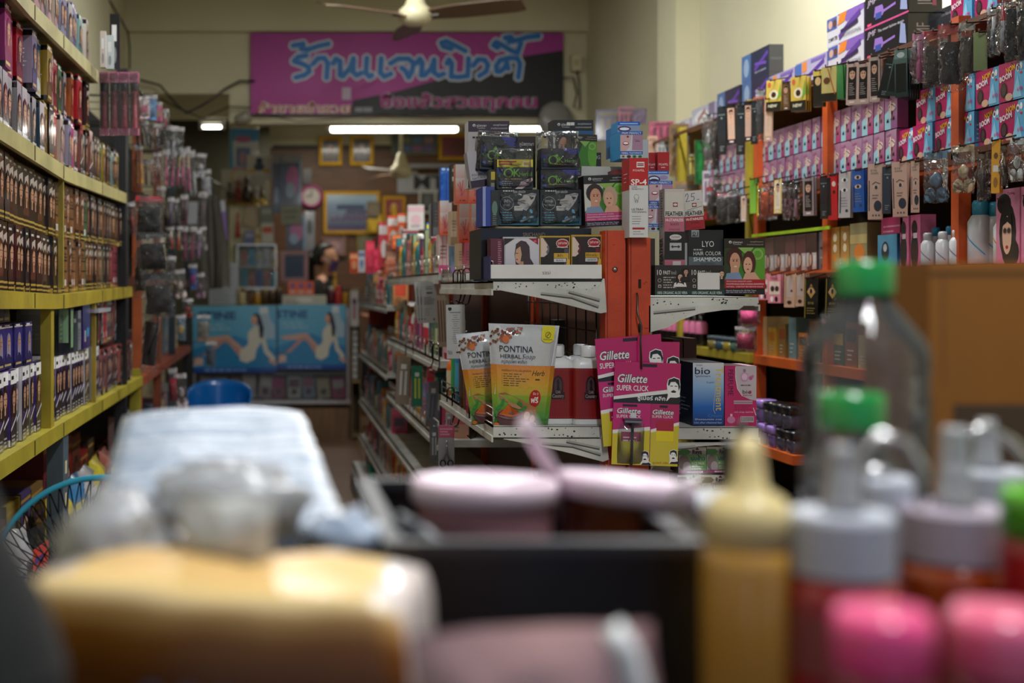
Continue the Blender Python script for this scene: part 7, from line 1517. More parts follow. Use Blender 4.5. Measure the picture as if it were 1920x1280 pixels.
# ------------------------------------------------------------------ right wall rack
XR = 1.65
YR = lambda px, X=XR: X * F / (px - CX)
rr_ = thing('wall_rack', 'long orange-edged rack hung full of cosmetics packs along the right wall', 'rack', (0, 0, 0))
MB().box(2.0, 2.3, 0, 2.03, 6.15, 1.87, '#2a1c14', 'matte').build('back_panel', rr_)
for y, c in ((2.4, '#c4521c'), (3.10, '#c4521c'), (3.84, '#c4521c'), (4.40, '#c0501c'), (4.48, '#a89428'), (5.25, '#a89428'), (6.1, '#a89428')):
 MB().box(XR + .0, y, 0, XR + .03, y + .035, 1.86, c, 'paint').build('upright', rr_)
OL, YL = '#c85a1c', '#a8942c'
for z in (.12, .40, .69, .97, 1.255, 1.50):
 for ya, yb, c in ((2.35, 4.42, OL), (4.46, 6.12, YL)):
  MB().box(XR - .005, ya, z - (.03 if z != 1.5 else .012), 2.0, yb, z, c, 'paint').build('shelf', rr_)
MB().box(XR + .04, 2.35, 1.838, 2.0, 6.12, 1.852, '#8a5a30', 'wood').build('top_board', rr_)
MB().box(XR - .012, 3.8, 1.375, XR - .008, 4.42, 1.385, '#9ac020', 'plastic').build('price_strip', rr_)
for z in (1.826, 1.50, 1.235): MB().box(XR - .01, 2.4, z, XR - .002, 6.1, z + .012, '#5a3018', 'paint').build('hook_rail', rr_)
MB().box(2.0, 5.2, 0, 2.03, 6.12, 1.9, '#2a1c14', 'matte').build('back_panel', rr_)
def row_boxes(me, w_, ya, yb, z, label, name, cat, grp, x=XR + .02, jit=.006):
 y, i = ya, 0
 while y + w_ <= yb:
  single(me, name, ORD[i] + ' ' + label, cat, (x + R.uniform(-jit, jit), y + w_ / 2, z), -90 + R.uniform(-3, 3), grp); i += 1; y += w_ + .003
def boomA(w_, h_):
 a = Art(w_, h_, '#a81f5a'); a.poly([(.55, 0), (.62, .75), (.75, 1), (1, 1), (1, 0)], '#5aa0c8').poly([(.5, .05), (.72, .62), (.86, .05)], '#8ac0dc')
 a.text('NOM', .30, .72, .14, '#d8a020', w=.34, rot=.18, bold=.03).text('BOOM', .06, .52, .14, '#d8ccd4', w=.46, rot=.18, bold=.04)
 a.ell(.2, .3, .13, .2, '#2a1c20').ell(.2, .3, .09, .15, '#4a3438').ell(.72, .8, .06, .1, '#e8e8ec').ell(.72, .8, .03, .05, '#2a2a4a').ell(.84, .84, .05, .09, '#e8e8ec').ell(.84, .66, .05, .03, '#c0203c').ell(.4, .1, .14, .1, '#c9a088').text('69฿', .7, .2, .1, '#c43a8a', w=.2)
 return a
bs = lambda d, h: Art(d, h, '#4a94c4').lines(.15, .6, .7, 4, .12, .04, '#d8e0e8', 2)
BM = carton(.098, .035, .088, boomA(.098, .088), bs(.035, .088), '#4a94c4', '#c02468', 'gloss').mesh('hair_net_box')
row_boxes(BM, .098, 2.45, 3.5, 1.50 + .035, 'pink and blue BOOM box from the front, lower row on the right wall', 'novelty_box', 'box', 'BOOM boxes on the right wall')
row_boxes(BM, .098, 2.45, 3.42, 1.50 + .126, 'pink and blue BOOM box from the front, upper row on the right wall', 'novelty_box', 'box', 'BOOM boxes in the upper row on the right wall')
MB().box(XR, 2.4, 1.50, 1.8, 4.4, 1.534, '#5a3018', 'paint').build('shelf', rr_)
def lashA(c):
 def f(w_, h_):
  a = Art(w_, h_, c, '#9c7890', 1, 3).poly([(0, 0), (0, .45), (.5, .6), (.5, 0)], '#8fb8c4').ell(.6, .62, .3, .12, '#c9b0a8')
  for x, y in ((.25, .2), (.72, .25), (.55, .42)): a.poly([(x - .1, y), (x + .1, y), (x + .06, y + .12), (x, y + .06), (x - .06, y + .12)], '#1c1a20')
  return a.line([(.35, .62), (.6, .7), (.85, .6)], .03, '#2a2024').rect(.45, .3, .1, .5, '#d8b4a0').text('Lash', .1, .82, .1, '#8a3468', w=.4)
 return f
LM = [carton(.066, .03, .095, lashA(c)(.066, .095), None, '#8c5070', '#8c5070', 'gloss').mesh('lash_box') for c in ('#94406c', '#84507a', '#a03468')]
for r_, z in ((0, 1.535), (1, 1.633)):
 y, i = 3.45 + r_ * .0, 0
 while y < 5.0:
  if not 4.38 < y + .03 < 4.54: single(LM[(i * 2 + r_) % 3], 'lash_box', ORD[i] + ' pink lash box beyond the BOOM boxes, ' + ('upper row' if r_ else 'lower row'), 'box', (XR + .02, y + .033, z), -90 + R.uniform(-3, 3), 'lash boxes on the right wall'); i += 1
  y += .069
# appliance boxes along the top board
XT = 1.70
def topbox(name, label, px0, px1, z, h_, d, front, side, sc, X=XT, top=None):
 ya, yb = YR(px1, X), YR(px0, X); w_ = yb - ya
 m = MB(); m.box(-w_ / 2, 0, 0, w_ / 2, d, h_, sc, 'gloss')
 m.art_flat(front(w_, h_), (-w_ / 2, 0, 0), (1, 0, 0), (0, 0, 1), 'gloss')
 if side: m.art_flat(side(d, h_), (w_ / 2, 0, 0), (0, 1, 0), (0, 0, 1), 'gloss')
 return single(m, name, label, 'box', (X, (ya + yb) / 2, z), -90)
def jmf(w_, h_):
 a = Art(w_, h_, '#17141c').rect(0, 0, 1, .06, '#c04a80').text('JMF', .06, .74, .18, '#b9a8b8', w=.2, shear=.2).text('The smart fashion design', .32, .78, .09, '#c4c0c8', w=.6)
 a.poly([(.22, .3), (.25, .62), (.42, .6), (.45, .42), (.72, .5), (.72, .42), (.45, .34), (.42, .26)], '#8a68b0').rect(.26, .2, .14, .2, '#3a4a90').poly([(.82, .2), (.85, .8), (.95, .7), (.98, .1)], '#8a94b8').rect(.06, .08, .1, .08, '#d04a70'); return a
jside = lambda d, h: Art(d, h, '#1a161e').text('JMF', .65, .2, .4, '#a8a0a8', rot=math.pi / 2, w=.5).rect(.7, .2, .12, .3, '#b04a70')
HT = 1.8525
topbox('appliance_box', 'lower black JMF box on the top board right of the white COMPUTER boxes', 1622, 1702, HT, .09, .09, jmf, jside, '#17141c')
topbox('appliance_box', 'middle black JMF box in the stack on the top board', 1622, 1704, HT + .0905, .09, .09, jmf, jside, '#17141c')
topbox('appliance_box', 'upper black JMF box cut by the upper edge of the view', 1624, 1702, HT + .181, .085, .09, jmf, jside, '#17141c')
topbox('appliance_box', 'JMF box set back beside the black stack', 1706, 1745, HT, .10, .08, jmf, jside, '#1c1820', XT + .09); topbox('appliance_box', 'second JMF box set back, its end lettered', 1750, 1790, HT, .1, .08, jmf, jside, '#1c1820', XT + .09)
def comp(w_, h_): return Art(w_, h_, '#c4c2c8', '#b4b0bc').poly([(.3, 1), (.55, .62), (1, .8), (1, 1)], '#7a5aa4').poly([(.3, .62), (.36, .98), (.56, .98), (.5, .68)], '#d87a2c').rect(0, .55, .28, .42, '#4a5a98').ell(.1, .75, .06, .14, '#c09a88').ell(.22, .75, .05, .14, '#5a3a34').line([(.36, .2), (.6, .5), (.9, .75)], .07, '#5a3a8a').line([(.4, .36), (.62, .42), (.84, .5)], .05, '#33254c').text('COMPUTER', .04, .16, .13, '#2a2a2a', w=.26, bold=.02).text('PROFESSIONAL', .42, .14, .13, '#5a5a60', w=.52)
topbox('appliance_box', 'lower white and violet COMPUTER hair iron box left of the JMF boxes', 1553, 1620, HT, .088, .08, comp, None, '#8a7aa8'); topbox('appliance_box', 'upper white and violet COMPUTER hair iron box left of the JMF boxes', 1551, 1620, HT + .0885, .088, .08, comp, None, '#8a7aa8')
def iron(w_, h_): return Art(w_, h_, '#b4b0c4', '#a49cbc').rect(0, .5, .2, .45, '#4a6aa8').rect(.22, .55, .15, .4, '#d8843c').line([(.4, .3), (.9, .7)], .06, '#5a3a94').rect(.5, .8, .45, .14, '#7a64a8').ell(.3, .3, .06, .2, '#b08a80')
topbox('appliance_box', 'violet curler box with a blue end next to the COMPUTER boxes', 1492, 1551, HT, .08, .08, iron, None, '#7a6aa0'); topbox('appliance_box', 'violet and orange curler box beside the dark appliance boxes', 1438, 1490, HT, .075, .08, iron, None, '#7a6aa0')
def darkiron(w_, h_): return Art(w_, h_, '#2a3040').rect(0, 0, .35, 1, '#4a6a94').ell(.18, .5, .1, .35, '#8aa0b8').line([(.5, .3), (.95, .75)], .06, '#5a3f94').line([(.5, .5), (.9, .4)], .04, '#6a4aa4').lines(.5, .15, .4, 1, .1, .06, '#8a8a9c', 2)
ds = lambda d, h: Art(d, h, '#26282e').rect(.1, .45, .8, .08, '#3c3f46')
topbox('appliance_box', 'lower dark curling iron box of the stack against the right wall', 1392, 1442, HT, .095, .05, darkiron, ds, '#23262e'); topbox('appliance_box', 'upper dark curling iron box of the stack against the right wall', 1391, 1442, HT + .0955, .095, .05, darkiron, ds, '#23262e')
topbox('appliance_box', 'single dark curling iron box beyond the dark stack', 1345, 1388, HT, .095, .05, darkiron, ds, '#23262e')
topbox('appliance_box', 'pale grey box with a small picture on the far top board', 1297, 1340, HT, .075, .08, lambda w_, h_: Art(w_, h_, '#b4b4c0').ell(.45, .5, .3, .3, '#d8d8dc').line([(.3, .3), (.6, .7)], .08, '#a07a70').rect(.75, 0, .25, 1, '#7a7088'), None, '#8a8494')
topbox('appliance_box', 'small violet and white box at the far end of the top board', 1262, 1294, HT, .05, .08, lambda w_, h_: Art(w_, h_, '#a8a4b4').rect(.4, .1, .3, .8, '#5a4a70'), None, '#8a8494')
single(BM, 'novelty_box', 'left of the pink and blue boxes cut off atop the right wall', 'box', (XT, 3.18, HT + .0), -90, 'BOOM boxes on the top board'); single(BM, 'novelty_box', 'right of the pink and blue boxes cut off atop the right wall', 'box', (XT, 3.07, HT + .0), -90, 'BOOM boxes on the top board')
single(BM, 'novelty_box', 'upper left pink box cut off atop the right wall', 'box', (XT, 3.18, HT + .089), -90); single(BM, 'novelty_box', 'upper right pink box cut off atop the right wall', 'box', (XT, 3.07, HT + .089), -90)
# hanging packs
def rhang(px, y0, y1, wpx, c, c2, style, label, grp, X=1.59, rz=-48, cm='cello', copies=1, ry=0):
 """one hook of packs: px is the middle of the front pack; further packs sit behind it along the hook"""
 Y = YR(px, X); s = Y / F; h_ = (y1 - y0) * s; a_ = math.radians(-rz)
 w_ = wpx * s / (math.cos(a_) + math.sin(a_) * X / Y)
 b = P(px, y1, Y)
 if style in ('mask', 'stick', 'blob'):
  key = ('r', px); me, wm = pm(key, w_, h_, c, c2, len(PM), .03, style, c2, cm, crumple=.014)
 else:
  wm = None; m = MB(); t_ = .006
  m.box(-w_ / 2, 0, 0, w_ / 2, t_, h_, c, 'gloss'); m.art_flat(style(w_, h_), (-w_ / 2, 0, 0), (1, 0, 0), (0, 0, 1), 'gloss'); me = m.mesh('pack')
 for k in range(copies):
  off = Vector((math.sin(a_), math.cos(a_), 0)) * (.014 * k) if True else 0
  lab = label if k == 0 else '%s pack behind the %s' % (ORD[k], label)
  o = single(me, 'hanging_pack', lab if len(lab.split()) <= 16 else ' '.join(lab.split()[:16]), 'pack', b + off, rz, grp, 0, ry + R.uniform(-1.5, 1.5) + k * .8)
  if wm: link(wm, 'wrapper', o)
 q = P(px, y0, Y); d = Vector((math.sin(a_), math.cos(a_), 0))
 p0 = q - d * .02 + Vector((0, 0, -.004)); p1 = Vector((XR - .003, q.y + .02, q.z + .012))
 MB().tube([p0 + Vector((0, 0, .008)), p0, p1], .0022, '#5a4a40').build('hook', rr_)
def yel(w_, h_): return Art(w_, h_, '#c9a838', '#c9b050').rect(0, 0, 1, .3, '#1c1a10').ell(.5, .52, .3, .16, '#e0d4b0').ell(.5, .52, .16, .09, '#3a2414').poly([(.7, .3), (.95, .9), (1, .5)], '#6a9a3a').text('NEW', .15, .12, .09, '#d8d0b0', w=.6, bold=.03).ell(.2, .85, .12, .08, '#c4603a')
def eyeface(c1, c2): return lambda w_, h_: Art(w_, h_, c1).rect(.15, .12, .7, .78, c2).ell(.5, .72, .24, .12, '#c49c84').ell(.42, .75, .05, .015, '#2a1a14').ell(.6, .75, .05, .015, '#2a1a14').rect(.42, .665, .16, .015, '#a03a40').poly([(.26, .78), (.34, .86), (.66, .86), (.74, .78), (.5, .82)], '#1c1210').lines(.25, .5, .5, 7, .045, .014, '#a8a09a', 3).rect(.3, .04, .4, .04, '#d8c4bc')
def black(w_, h_): return Art(w_, h_, '#181b1e', '#20262a').rect(.1, .82, .8, .02, '#6a7678').ell(.5, .76, .1, .02, '#8a9698').lines(.3, .16, .5, 3, .04, .014, '#8a9294', 2)
def teal(w_, h_): return Art(w_, h_, '#22302f', '#5a7472').rect(.0, .8, 1, .2, '#6a8482').ell(.5, .88, .3, .06, '#b4c4c8').rect(.1, .1, .8, .6, '#171c1e')
def beige(w_, h_): return Art(w_, h_, '#c4a08a', '#cfae98').text('EYE', .2, .86, .035, '#3a2c28', w=.4).text('SHAPE', .2, .81, .035, '#3a2c28', w=.5).ell(.55, .58, .2, .035, '#d8bca8').ell(.55, .575, .1, .035, '#2a1c18').line([(.3, .63), (.5, .67), (.8, .64)], .06, '#4a3428').lines(.3, .42, .4, 2, .05, .02, '#5a4438', 2).ell(.66, .24, .26, .1, '#1f1512').rect(.06, .15, .06, .55, '#1a1614').ell(.35, .07, .06, .02, '#5a4438').ell(.55, .07, .06, .02, '#5a4438').ell(.75, .07, .06, .02, '#5a4438')
def whitee(c, e='#d8d8d8'): return lambda w_, h_: Art(w_, h_, c).ell(.5, .82, .28, .05, e).ell(.5, .82, .12, .04, '#2a1c18').ell(.5, .6, .28, .05, e).ell(.5, .6, .12, .04, '#2a1c18').lines(.2, .42, .6, 4, .06, .02, '#7a7a80', 4).rect(.1, .1, .1, .5, '#2a2a2e').ell(.7, .15, .12, .035, '#3a3a3e')
def eyeblack(w_, h_): return Art(w_, h_, '#15140f').rect(.05, .02, .05, .95, '#8a7a2a').poly([(.5, .85), (.8, .65), (.5, .5), (.2, .65)], '#b9924a').ell(.5, .68, .2, .08, '#c49c80').ell(.5, .67, .09, .06, '#2a1a14').line([(.28, .74), (.5, .79), (.74, .74)], .05, '#2a1c14').text('EYE', .3, .36, .05, '#a8984a', w=.4).lines(.2, .25, .6, 3, .06, .02, '#8a7a3a', 2)
def pinkface(w_, h_): return Art(w_, h_, '#d0808c').rect(.1, .3, .8, .45, '#d8c4b4').ell(.35, .5, .16, .1, '#3a2a24').ell(.7, .5, .16, .1, '#3a2a24').text('TERA', .15, .8, .1, '#5a2030', w=.6).ell(.3, .14, .12, .1, '#e4dcd8').ell(.65, .14, .12, .1, '#1f1a1c')
def tan_(w_, h_): return Art(w_, h_, '#c09a80').rect(.25, .3, .55, .6, '#b4a49c').ell(.5, .15, .22, .06, '#3a241c').rect(.1, .1, .06, .8, '#8a6a54').ell(.7, .5, .1, .04, '#5a3a2c')
G1_, G2_, G3_ = 'packs hanging on the upper hooks of the right wall', 'packs hanging on the middle hooks of the right wall', 'packs hanging on the lower hooks of the right wall'
H1 = [(1450, 150, 208, 28, '#c9a838', '#000', yel, 'first yellow eye pack on the upper hooks', 1), (1474, 154, 206, 14, '#5a4020', '#000', eyeface('#4a3820', '#6a4c2c'), 'brown eye pack beside the first yellow one', 1), (1497, 143, 208, 28, '#c9a838', '#000', yel, 'second yellow eye pack on the upper hooks', 3),
      (1534, 132, 200, 18, '#8a7a30', '#000', lambda a, b: Art(a, b, '#1c1a12').ell(.5, .7, .3, .12, '#c9a878').rect(0, .85, 1, .15, '#c9b050'), 'black and gold eye pack right of the yellow ones', 2), (1554, 125, 190, 28, '#c9b464', '#000', lambda a, b: Art(a, b, '#b8a868').ell(.35, .6, .22, .1, '#5a3a24').rect(0, 0, 1, .24, '#1c1a10').line([(.4, .95), (.9, .2)], .06, '#a84a30'), 'pale gold pack with a red brush on the upper hooks', 1),
      (1576, 120, 185, 12, '#2f6a3a', '#000', plain('#2a6a3a', '#4a8a4c'), 'dark green pack on the upper hooks', 3), (1597, 118, 196, 22, '#c0a8a0', '#000', eyeface('#b49c94', '#1f1a1a'), 'first pale pack with a portrait over a black panel', 2), (1618, 118, 194, 22, '#c0a8a0', '#000', eyeface('#b49c94', '#1f1a1a'), 'second pale pack with a portrait over a black panel', 2),
      (1640, 105, 190, 20, '#c0a8a0', '#000', eyeface('#b4a098', '#2a2422'), 'third portrait pack, under the grey black cards', 2), (1655, 108, 184, 22, '#1a1e20', '#000', black, 'slanted black card in front of the portrait packs', 1), (1672, 95, 180, 24, '#22302f', '#000', teal, 'pale-headed black card next to the slanted one', 1), (1690, 92, 182, 24, '#22302f', '#000', teal, 'teal-headed black card right of the pale-headed one', 6),
      (1722, 62, 155, 26, '#c45a94', '#d890b4', 'stick', 'clear pack of pink sticks on the upper hooks', 2)]
for px, y0, y1, wd, c, c2, st, lb, cp in H1: rhang(px, y0, y1, wd, c, c2, st, lb, G1_, copies=cp, ry=12 if 'slanted' in lb else 0)
H1b = [(1752, 58, 166, 44, '#3a3430', '#a81c24', 'mask', 'crinkled clear bag with dark brushes and a red header'), (1785, 45, 172, 46, '#2c2826', '#b02028', 'mask', 'second crinkled clear bag with a red header'), (1815, 42, 150, 30, '#4a443c', '#b4b0a8', 'mask', 'crinkled clear bag of dark sponges'), (1838, 60, 132, 26, '#5a6a44', '#8a8a80', None, 'olive card pack on the upper hooks'),
       (1862, 15, 105, 26, '#8a94a0', '#c4c8cc', 'stick', 'clear pack with pale blue combs near the view edge'), (1880, -10, 100, 26, '#a8b0b8', '#b02030', 'stick', 'clear pack with grey combs and a red ball near the view edge'), (1902, -20, 120, 34, '#1c1c1e', '#b8202c', 'mask', 'crinkled black pack at the upper view corner'), (1925, -20, 130, 34, '#1c1c1e', '#2a2a2c', 'mask', 'rearmost crinkled black pack at the upper view corner')]
for px, y0, y1, wd, c, c2, st, lb in H1b: rhang(px, y0, y1, wd, c, c2, st if st else plain(c, '#7a8a5c'), lb, G1_, X=1.54, rz=-35)
H2 = [(1412, 335, 400, 12, '#6aa030', '#000', plain('#7aa83a', '#5a8a2a'), 'lime green pack left of the orange bags', 2), (1424, 345, 405, 10, '#c9b020', '#000', lambda a, b: Art(a, b, '#c9b020').rect(.3, 0, .4, 1, '#1c1a10'), 'yellow and black pack left of the orange bags', 1), (1436, 342, 412, 26, '#d85a20', '#b4501c', 'mask', 'orange foil bag on the middle hooks', 1), (1450, 350, 410, 16, '#c04a1c', '#8a3a18', 'mask', 'second orange foil bag on the middle hooks', 1),
      (1458, 335, 400, 14, '#d8c890', '#000', eyeface('#d0b878', '#d8c8b0'), 'cream portrait pack beside the orange bags', 1), (1473, 340, 412, 12, '#c9a0b0', '#1c1a1c', 'stick', 'first pink and black liner pack', 1), (1483, 340, 412, 11, '#c98aa0', '#1c1a1c', 'stick', 'second pink and black liner pack', 1), (1493, 342, 412, 11, '#c98aa0', '#1c1a1c', 'stick', 'third pink and black liner pack', 1),
      (1516, 332, 404, 20, '#8a7a7c', '#000', eyeface('#8c7e80', '#1c1616'), 'grey card with a black window on the middle hooks', 2), (1545, 330, 410, 14, '#1a1616', '#000', black, 'narrow black card with small red marks', 2), (1562, 328, 412, 18, '#b81c24', '#000', lambda a, b: Art(a, b, '#b81c24').rect(0, .1, .35, .85, '#17110f').ell(.66, .8, .2, .06, '#d8c0b4').ell(.66, .62, .14, .04, '#2a1a14'), 'red and black eye card on the middle hooks', 2),
      (1583, 322, 408, 22, '#b4aca8', '#000', whitee('#b4aeac'), 'silver white brow card with a dark pencil', 2), (1610, 318, 397, 22, '#2454a0', '#000', whitee('#2454a0', '#c9b09c'), 'blue eye card on the middle hooks', 2), (1641, 307, 411, 28, '#c4a08a', '#000', beige, 'first beige EYE SHAPE card', 4), (1662, 312, 400, 16, '#4a4a4e', '#000', black, 'dark grey pencil card between the beige cards', 2),
      (1688, 303, 406, 28, '#c4a08a', '#000', beige, 'second beige EYE SHAPE card', 4), (1716, 302, 398, 16, '#c4a08a', '#000', beige, 'third beige EYE SHAPE card, beside the puff bags', 2), (1755, 284, 380, 44, '#8a5a80', '#5a7a94', 'blob', 'clear bag with pink and blue puffs', 1), (1806, 272, 362, 40, '#d8ccb0', '#c9b490', 'blob', 'clear bag with cream sponges in silver foil', 1),
      (1842, 285, 375, 20, '#2a2422', '#5a4438', 'stick', 'dark pencil pack right of the cream sponges', 2), (1866, 262, 362, 16, '#c98a1c', '#000', lambda a, b: Art(a, b, '#c98f20').rect(.2, .4, .6, .12, '#c9c9c4').ell(.5, .7, .25, .06, '#5a3a14').ell(.5, .2, .25, .1, '#8a5a14'), 'amber card on the middle hooks', 2), (1884, 270, 350, 12, '#4a4438', '#6a5a3a', 'stick', 'olive stick pack near the view edge', 1), (1906, 260, 340, 26, '#a8b4a8', '#c9d0cc', 'blob', 'crinkled silver pack at the middle view edge', 1)]
for px, y0, y1, wd, c, c2, st, lb, cp in H2: rhang(px, y0, y1, wd, c, c2, st, lb, G2_, copies=cp, rz=-25 if 'beige' in lb else -48, cm='cello')
H3 = [(1432, 512, 562, 18, '#d0808c', '#000', pinkface, 'first pink face card on the lower hooks', 1), (1452, 514, 568, 24, '#d0808c', '#000', pinkface, 'second pink face card on the lower hooks', 2), (1480, 514, 576, 20, '#c09a80', '#000', tan_, 'first tan card on the lower hooks', 2), (1500, 512, 574, 18, '#c09a80', '#000', tan_, 'second tan card on the lower hooks', 3),
      (1520, 520, 598, 26, '#15140f', '#000', eyeblack, 'first black and gold eye card on the lower hooks', 4), (1560, 520, 600, 28, '#15140f', '#000', eyeblack, 'second black and gold eye card on the lower hooks', 4), (1700, 512, 588, 40, '#c49c84', '#b4b4b8', 'blob', 'silver foil bag with beige sponges behind the green-capped bottle', 1), (1728, 508, 590, 36, '#b08a74', '#c0c0c4', 'blob', 'second silver foil bag with beige sponges by the brown box', 1)]
for px, y0, y1, wd, c, c2, st, lb, cp in H3: rhang(px, y0, y1, wd, c, c2, st, lb, G3_, copies=cp)
for px in (1700, 1728):
 m = MB().pillow(.085, .1, .02, '#c9c9cc', 'foil', 8, 8, .014, px); b = P(px + 4, 586, YR(px, 1.6)); single(m, 'foil_sheet', ('left' if px == 1700 else 'right') + ' crumpled silver foil sheet behind the beige sponges', 'foil', b, -40)
# goods on the shelf at z = 1.255
def srow(lst, z, X=XR + .012):
 for px0, px1, h_, d, c, art, name, cat, lab in lst:
  ya, yb = YR(px1, X), YR(px0, X); w_ = yb - ya
  single(carton(w_, d, h_, art(w_, h_), None, c, c, 'gloss'), name, lab, cat, (X, (ya + yb) / 2, z), -90)
def hc(t_): return lambda w_, h_: Art(w_, h_, '#b4aca8').rect(0, .48, 1, .52, t_, '#4a3c3a').ell(.45, .28, .2, .22, '#2a1a16').ell(.45, .28, .13, .16, '#c49c84').rect(.68, .1, .26, .3, '#c9c4c0').rect(.1, .0, .5, .1, '#6a3a34')
SR = [(1432 + i * 20, 1451 + i * 20, .115, .06, '#4a3c3a', hc(c), 'hair_card', 'box', ORD[i] + ' hair colour box from the far end under the lime strip') for i, c in enumerate(['#6a5048', '#3c302e', '#5a4440', '#5f3c38', '#2c2628'])]
SR += [(1536, 1557, .115, .05, '#6a6a6e', lambda a, b: Art(a, b, '#5f5f64').rect(.1, .55, .8, .06, '#1c1c1e').rect(.1, .3, .8, .05, '#8a8a8e').ell(.5, .1, .3, .08, '#3a3a3e'), 'carton', 'carton', 'grey ribbed carton at the end of the hair colour boxes')]
def goldp(w_, h_): return Art(w_, h_, '#b48a48', '#8a6a30').ell(.5, .75, .22, .1, '#d8c8a8').ell(.5, .5, .22, .1, '#d8c8a8').ell(.5, .25, .22, .1, '#c87a2c').rect(0, .9, 1, .08, '#8a5a1c')
SR += [(1558, 1574, .125, .05, '#b48a48', goldp, 'carton', 'carton', 'first amber-spotted pack beside the grey carton'), (1577, 1592, .125, .05, '#b48a48', goldp, 'carton', 'carton', 'second amber-spotted pack beside the grey carton'), (1594, 1626, .13, .05, '#8a8058', lambda a, b: Art(a, b, '#8c845c').ell(.55, .35, .3, .2, '#c8742a').rect(0, .55, 1, .2, '#b4a46a').rect(.1, .0, .2, .25, '#6a7a88'), 'carton', 'carton', 'olive pack with an orange disc left of the teal carton'),
       (1646, 1682, .09, .05, '#2a6a94', lambda a, b: Art(a, b, '#2f74a0', '#4a94b4').ell(.4, .5, .2, .3, '#1c2a34').ell(.4, .6, .1, .12, '#a8b4b8'), 'carton', 'carton', 'teal blue carton above the green bottle cap'),
       (1688, 1704, .135, .04, '#c46a8c', lambda a, b: Art(a, b, '#c4648a').ell(.4, .3, .4, .35, '#15120f').ell(.4, .75, .3, .15, '#2a1c20').rect(.3, .55, .4, .1, '#d8c4cc'), 'carton', 'carton', 'first pink and black wavy carton before the white bottles'), (1708, 1726, .135, .04, '#c46a8c', lambda a, b: Art(a, b, '#c4648a').ell(.4, .3, .4, .35, '#15120f').ell(.4, .75, .3, .15, '#2a1c20').rect(.3, .55, .4, .1, '#d8c4cc'), 'carton', 'carton', 'second pink and black wavy carton before the white bottles')]
def girl(w_, h_):
 a = Art(w_, h_, '#c4708c', '#cc84a0'); a.ell(.5, .42, .36, .40, '#17120f').ell(.35, .8, .3, .14, '#17120f').ell(.62, .15, .36, .2, '#17120f').ell(.48, .38, .2, .26, '#d4a890').ell(.4, .44, .07, .035, '#3a2a26').ell(.57, .44, .07, .035, '#3a2a26').ell(.48, .22, .06, .025, '#a01c2c').ring(.40, .44, .085, .01, '#8a6a5c').ring(.575, .44, .085, .01, '#8a6a5c').poly([(.26, .5), (.35, .66), (.5, .62), (.66, .66), (.7, .5), (.5, .56)], '#17120f')
 return a.text('TERA', .05, .82, .07, '#2a1418', w=.3, bold=.02).text('Curling', .5, .92, .035, '#5a2030', w=.3)
SR += [(1868, 1912, .17, .05, '#c4708c', girl, 'carton', 'carton', 'pink carton with a curly-haired girl right of the white bottles'), (1915, 1975, .17, .05, '#c4708c', girl, 'carton', 'carton', 'second pink girl carton cut by the view edge')]
srow(SR, 1.256)
single(carton(.12, .05, .045, Art(.12, .045, '#a8285c').lines(.1, .4, .8, 2, .3, .1, '#c98aa0', 2), None, '#7a1c44', '#7a1c44'), 'carton', 'magenta carton lying on the teal blue carton', 'carton', (XR + .012, YR(1664), 1.347), -90)
WB = [(1740, .085, .017, '#c4c4c8', '#c4c4c8', 'first small white bottle with a lilac swoosh'), (1755, .10, .016, '#c4c4c8', '#1f7aa0', 'small white bottle with a blue cap'), (1768, .085, .017, '#c4c4c8', '#c4c4c8', 'second small white bottle'), (1782, .10, .016, '#c4c4c8', '#1f7aa0', 'second small white bottle with a blue cap'), (1795, .088, .018, '#c9c9cc', '#c9c9cc', 'third small white bottle with a lilac swoosh'), (1812, .088, .018, '#c9c9cc', '#c9c9cc', 'fourth small white bottle next to the tall one'),
      (1838, .155, .028, '#b9bcc0', '#2f8aa8', 'tall white bottle with a teal cap and blue swoosh'), (1868, .15, .026, '#b4b8bc', '#2f8aa8', 'second tall white bottle with a teal cap'), (1884, .13, .024, '#c0c0c0', '#c9a0b0', 'white bottle with an orange swoosh and gold emblem cap'), (1906, .1, .02, '#b4b4b8', '#b4b4b8', 'short white bottle before the pink girl carton')]
for i, (px, h_, r_, c, cap, lb) in enumerate(WB):
 X = 1.66 + (.0 if i < 6 else .03) + .03 * (i % 2); Y = YR(px, X)
 t = thing('bottle', lb, 'bottle', (X, Y, 1.256), -60, 'white bottles on the right wall shelf')
 MB().lathe([(r_ * .9, 0), (r_, .004), (r_, h_ * .66), (r_ * .7, h_ * .76), (r_ * .55, h_ * .78)], 16, c, 'plastic').build('body', t)
 m = MB()
 for k in range(8): a0 = math.radians(-150 + k * 14); a1 = math.radians(-150 + (k + 1) * 14); z0, z1 = h_ * (.5 - .045 * k), h_ * (.5 - .045 * (k + 1)); m.face([(r_ * 1.02 * math.cos(a0), r_ * 1.02 * math.sin(a0), z0), (r_ * 1.02 * math.cos(a1), r_ * 1.02 * math.sin(a1), z1), (r_ * 1.02 * math.cos(a1), r_ * 1.02 * math.sin(a1), z1 + .004), (r_ * 1.02 * math.cos(a0), r_ * 1.02 * math.sin(a0), z0 + .004)], '#2f8ab8' if i in (6, 7) else ('#c87a2c' if i == 8 else '#8a7a9c'), 'card')
 m.build('swoosh', t)
 MB().lathe([(r_ * .62, h_ * .77), (r_ * .66, h_ * .95), (r_ * .5, h_)], 14, cap, 'plastic').build('cap', t)
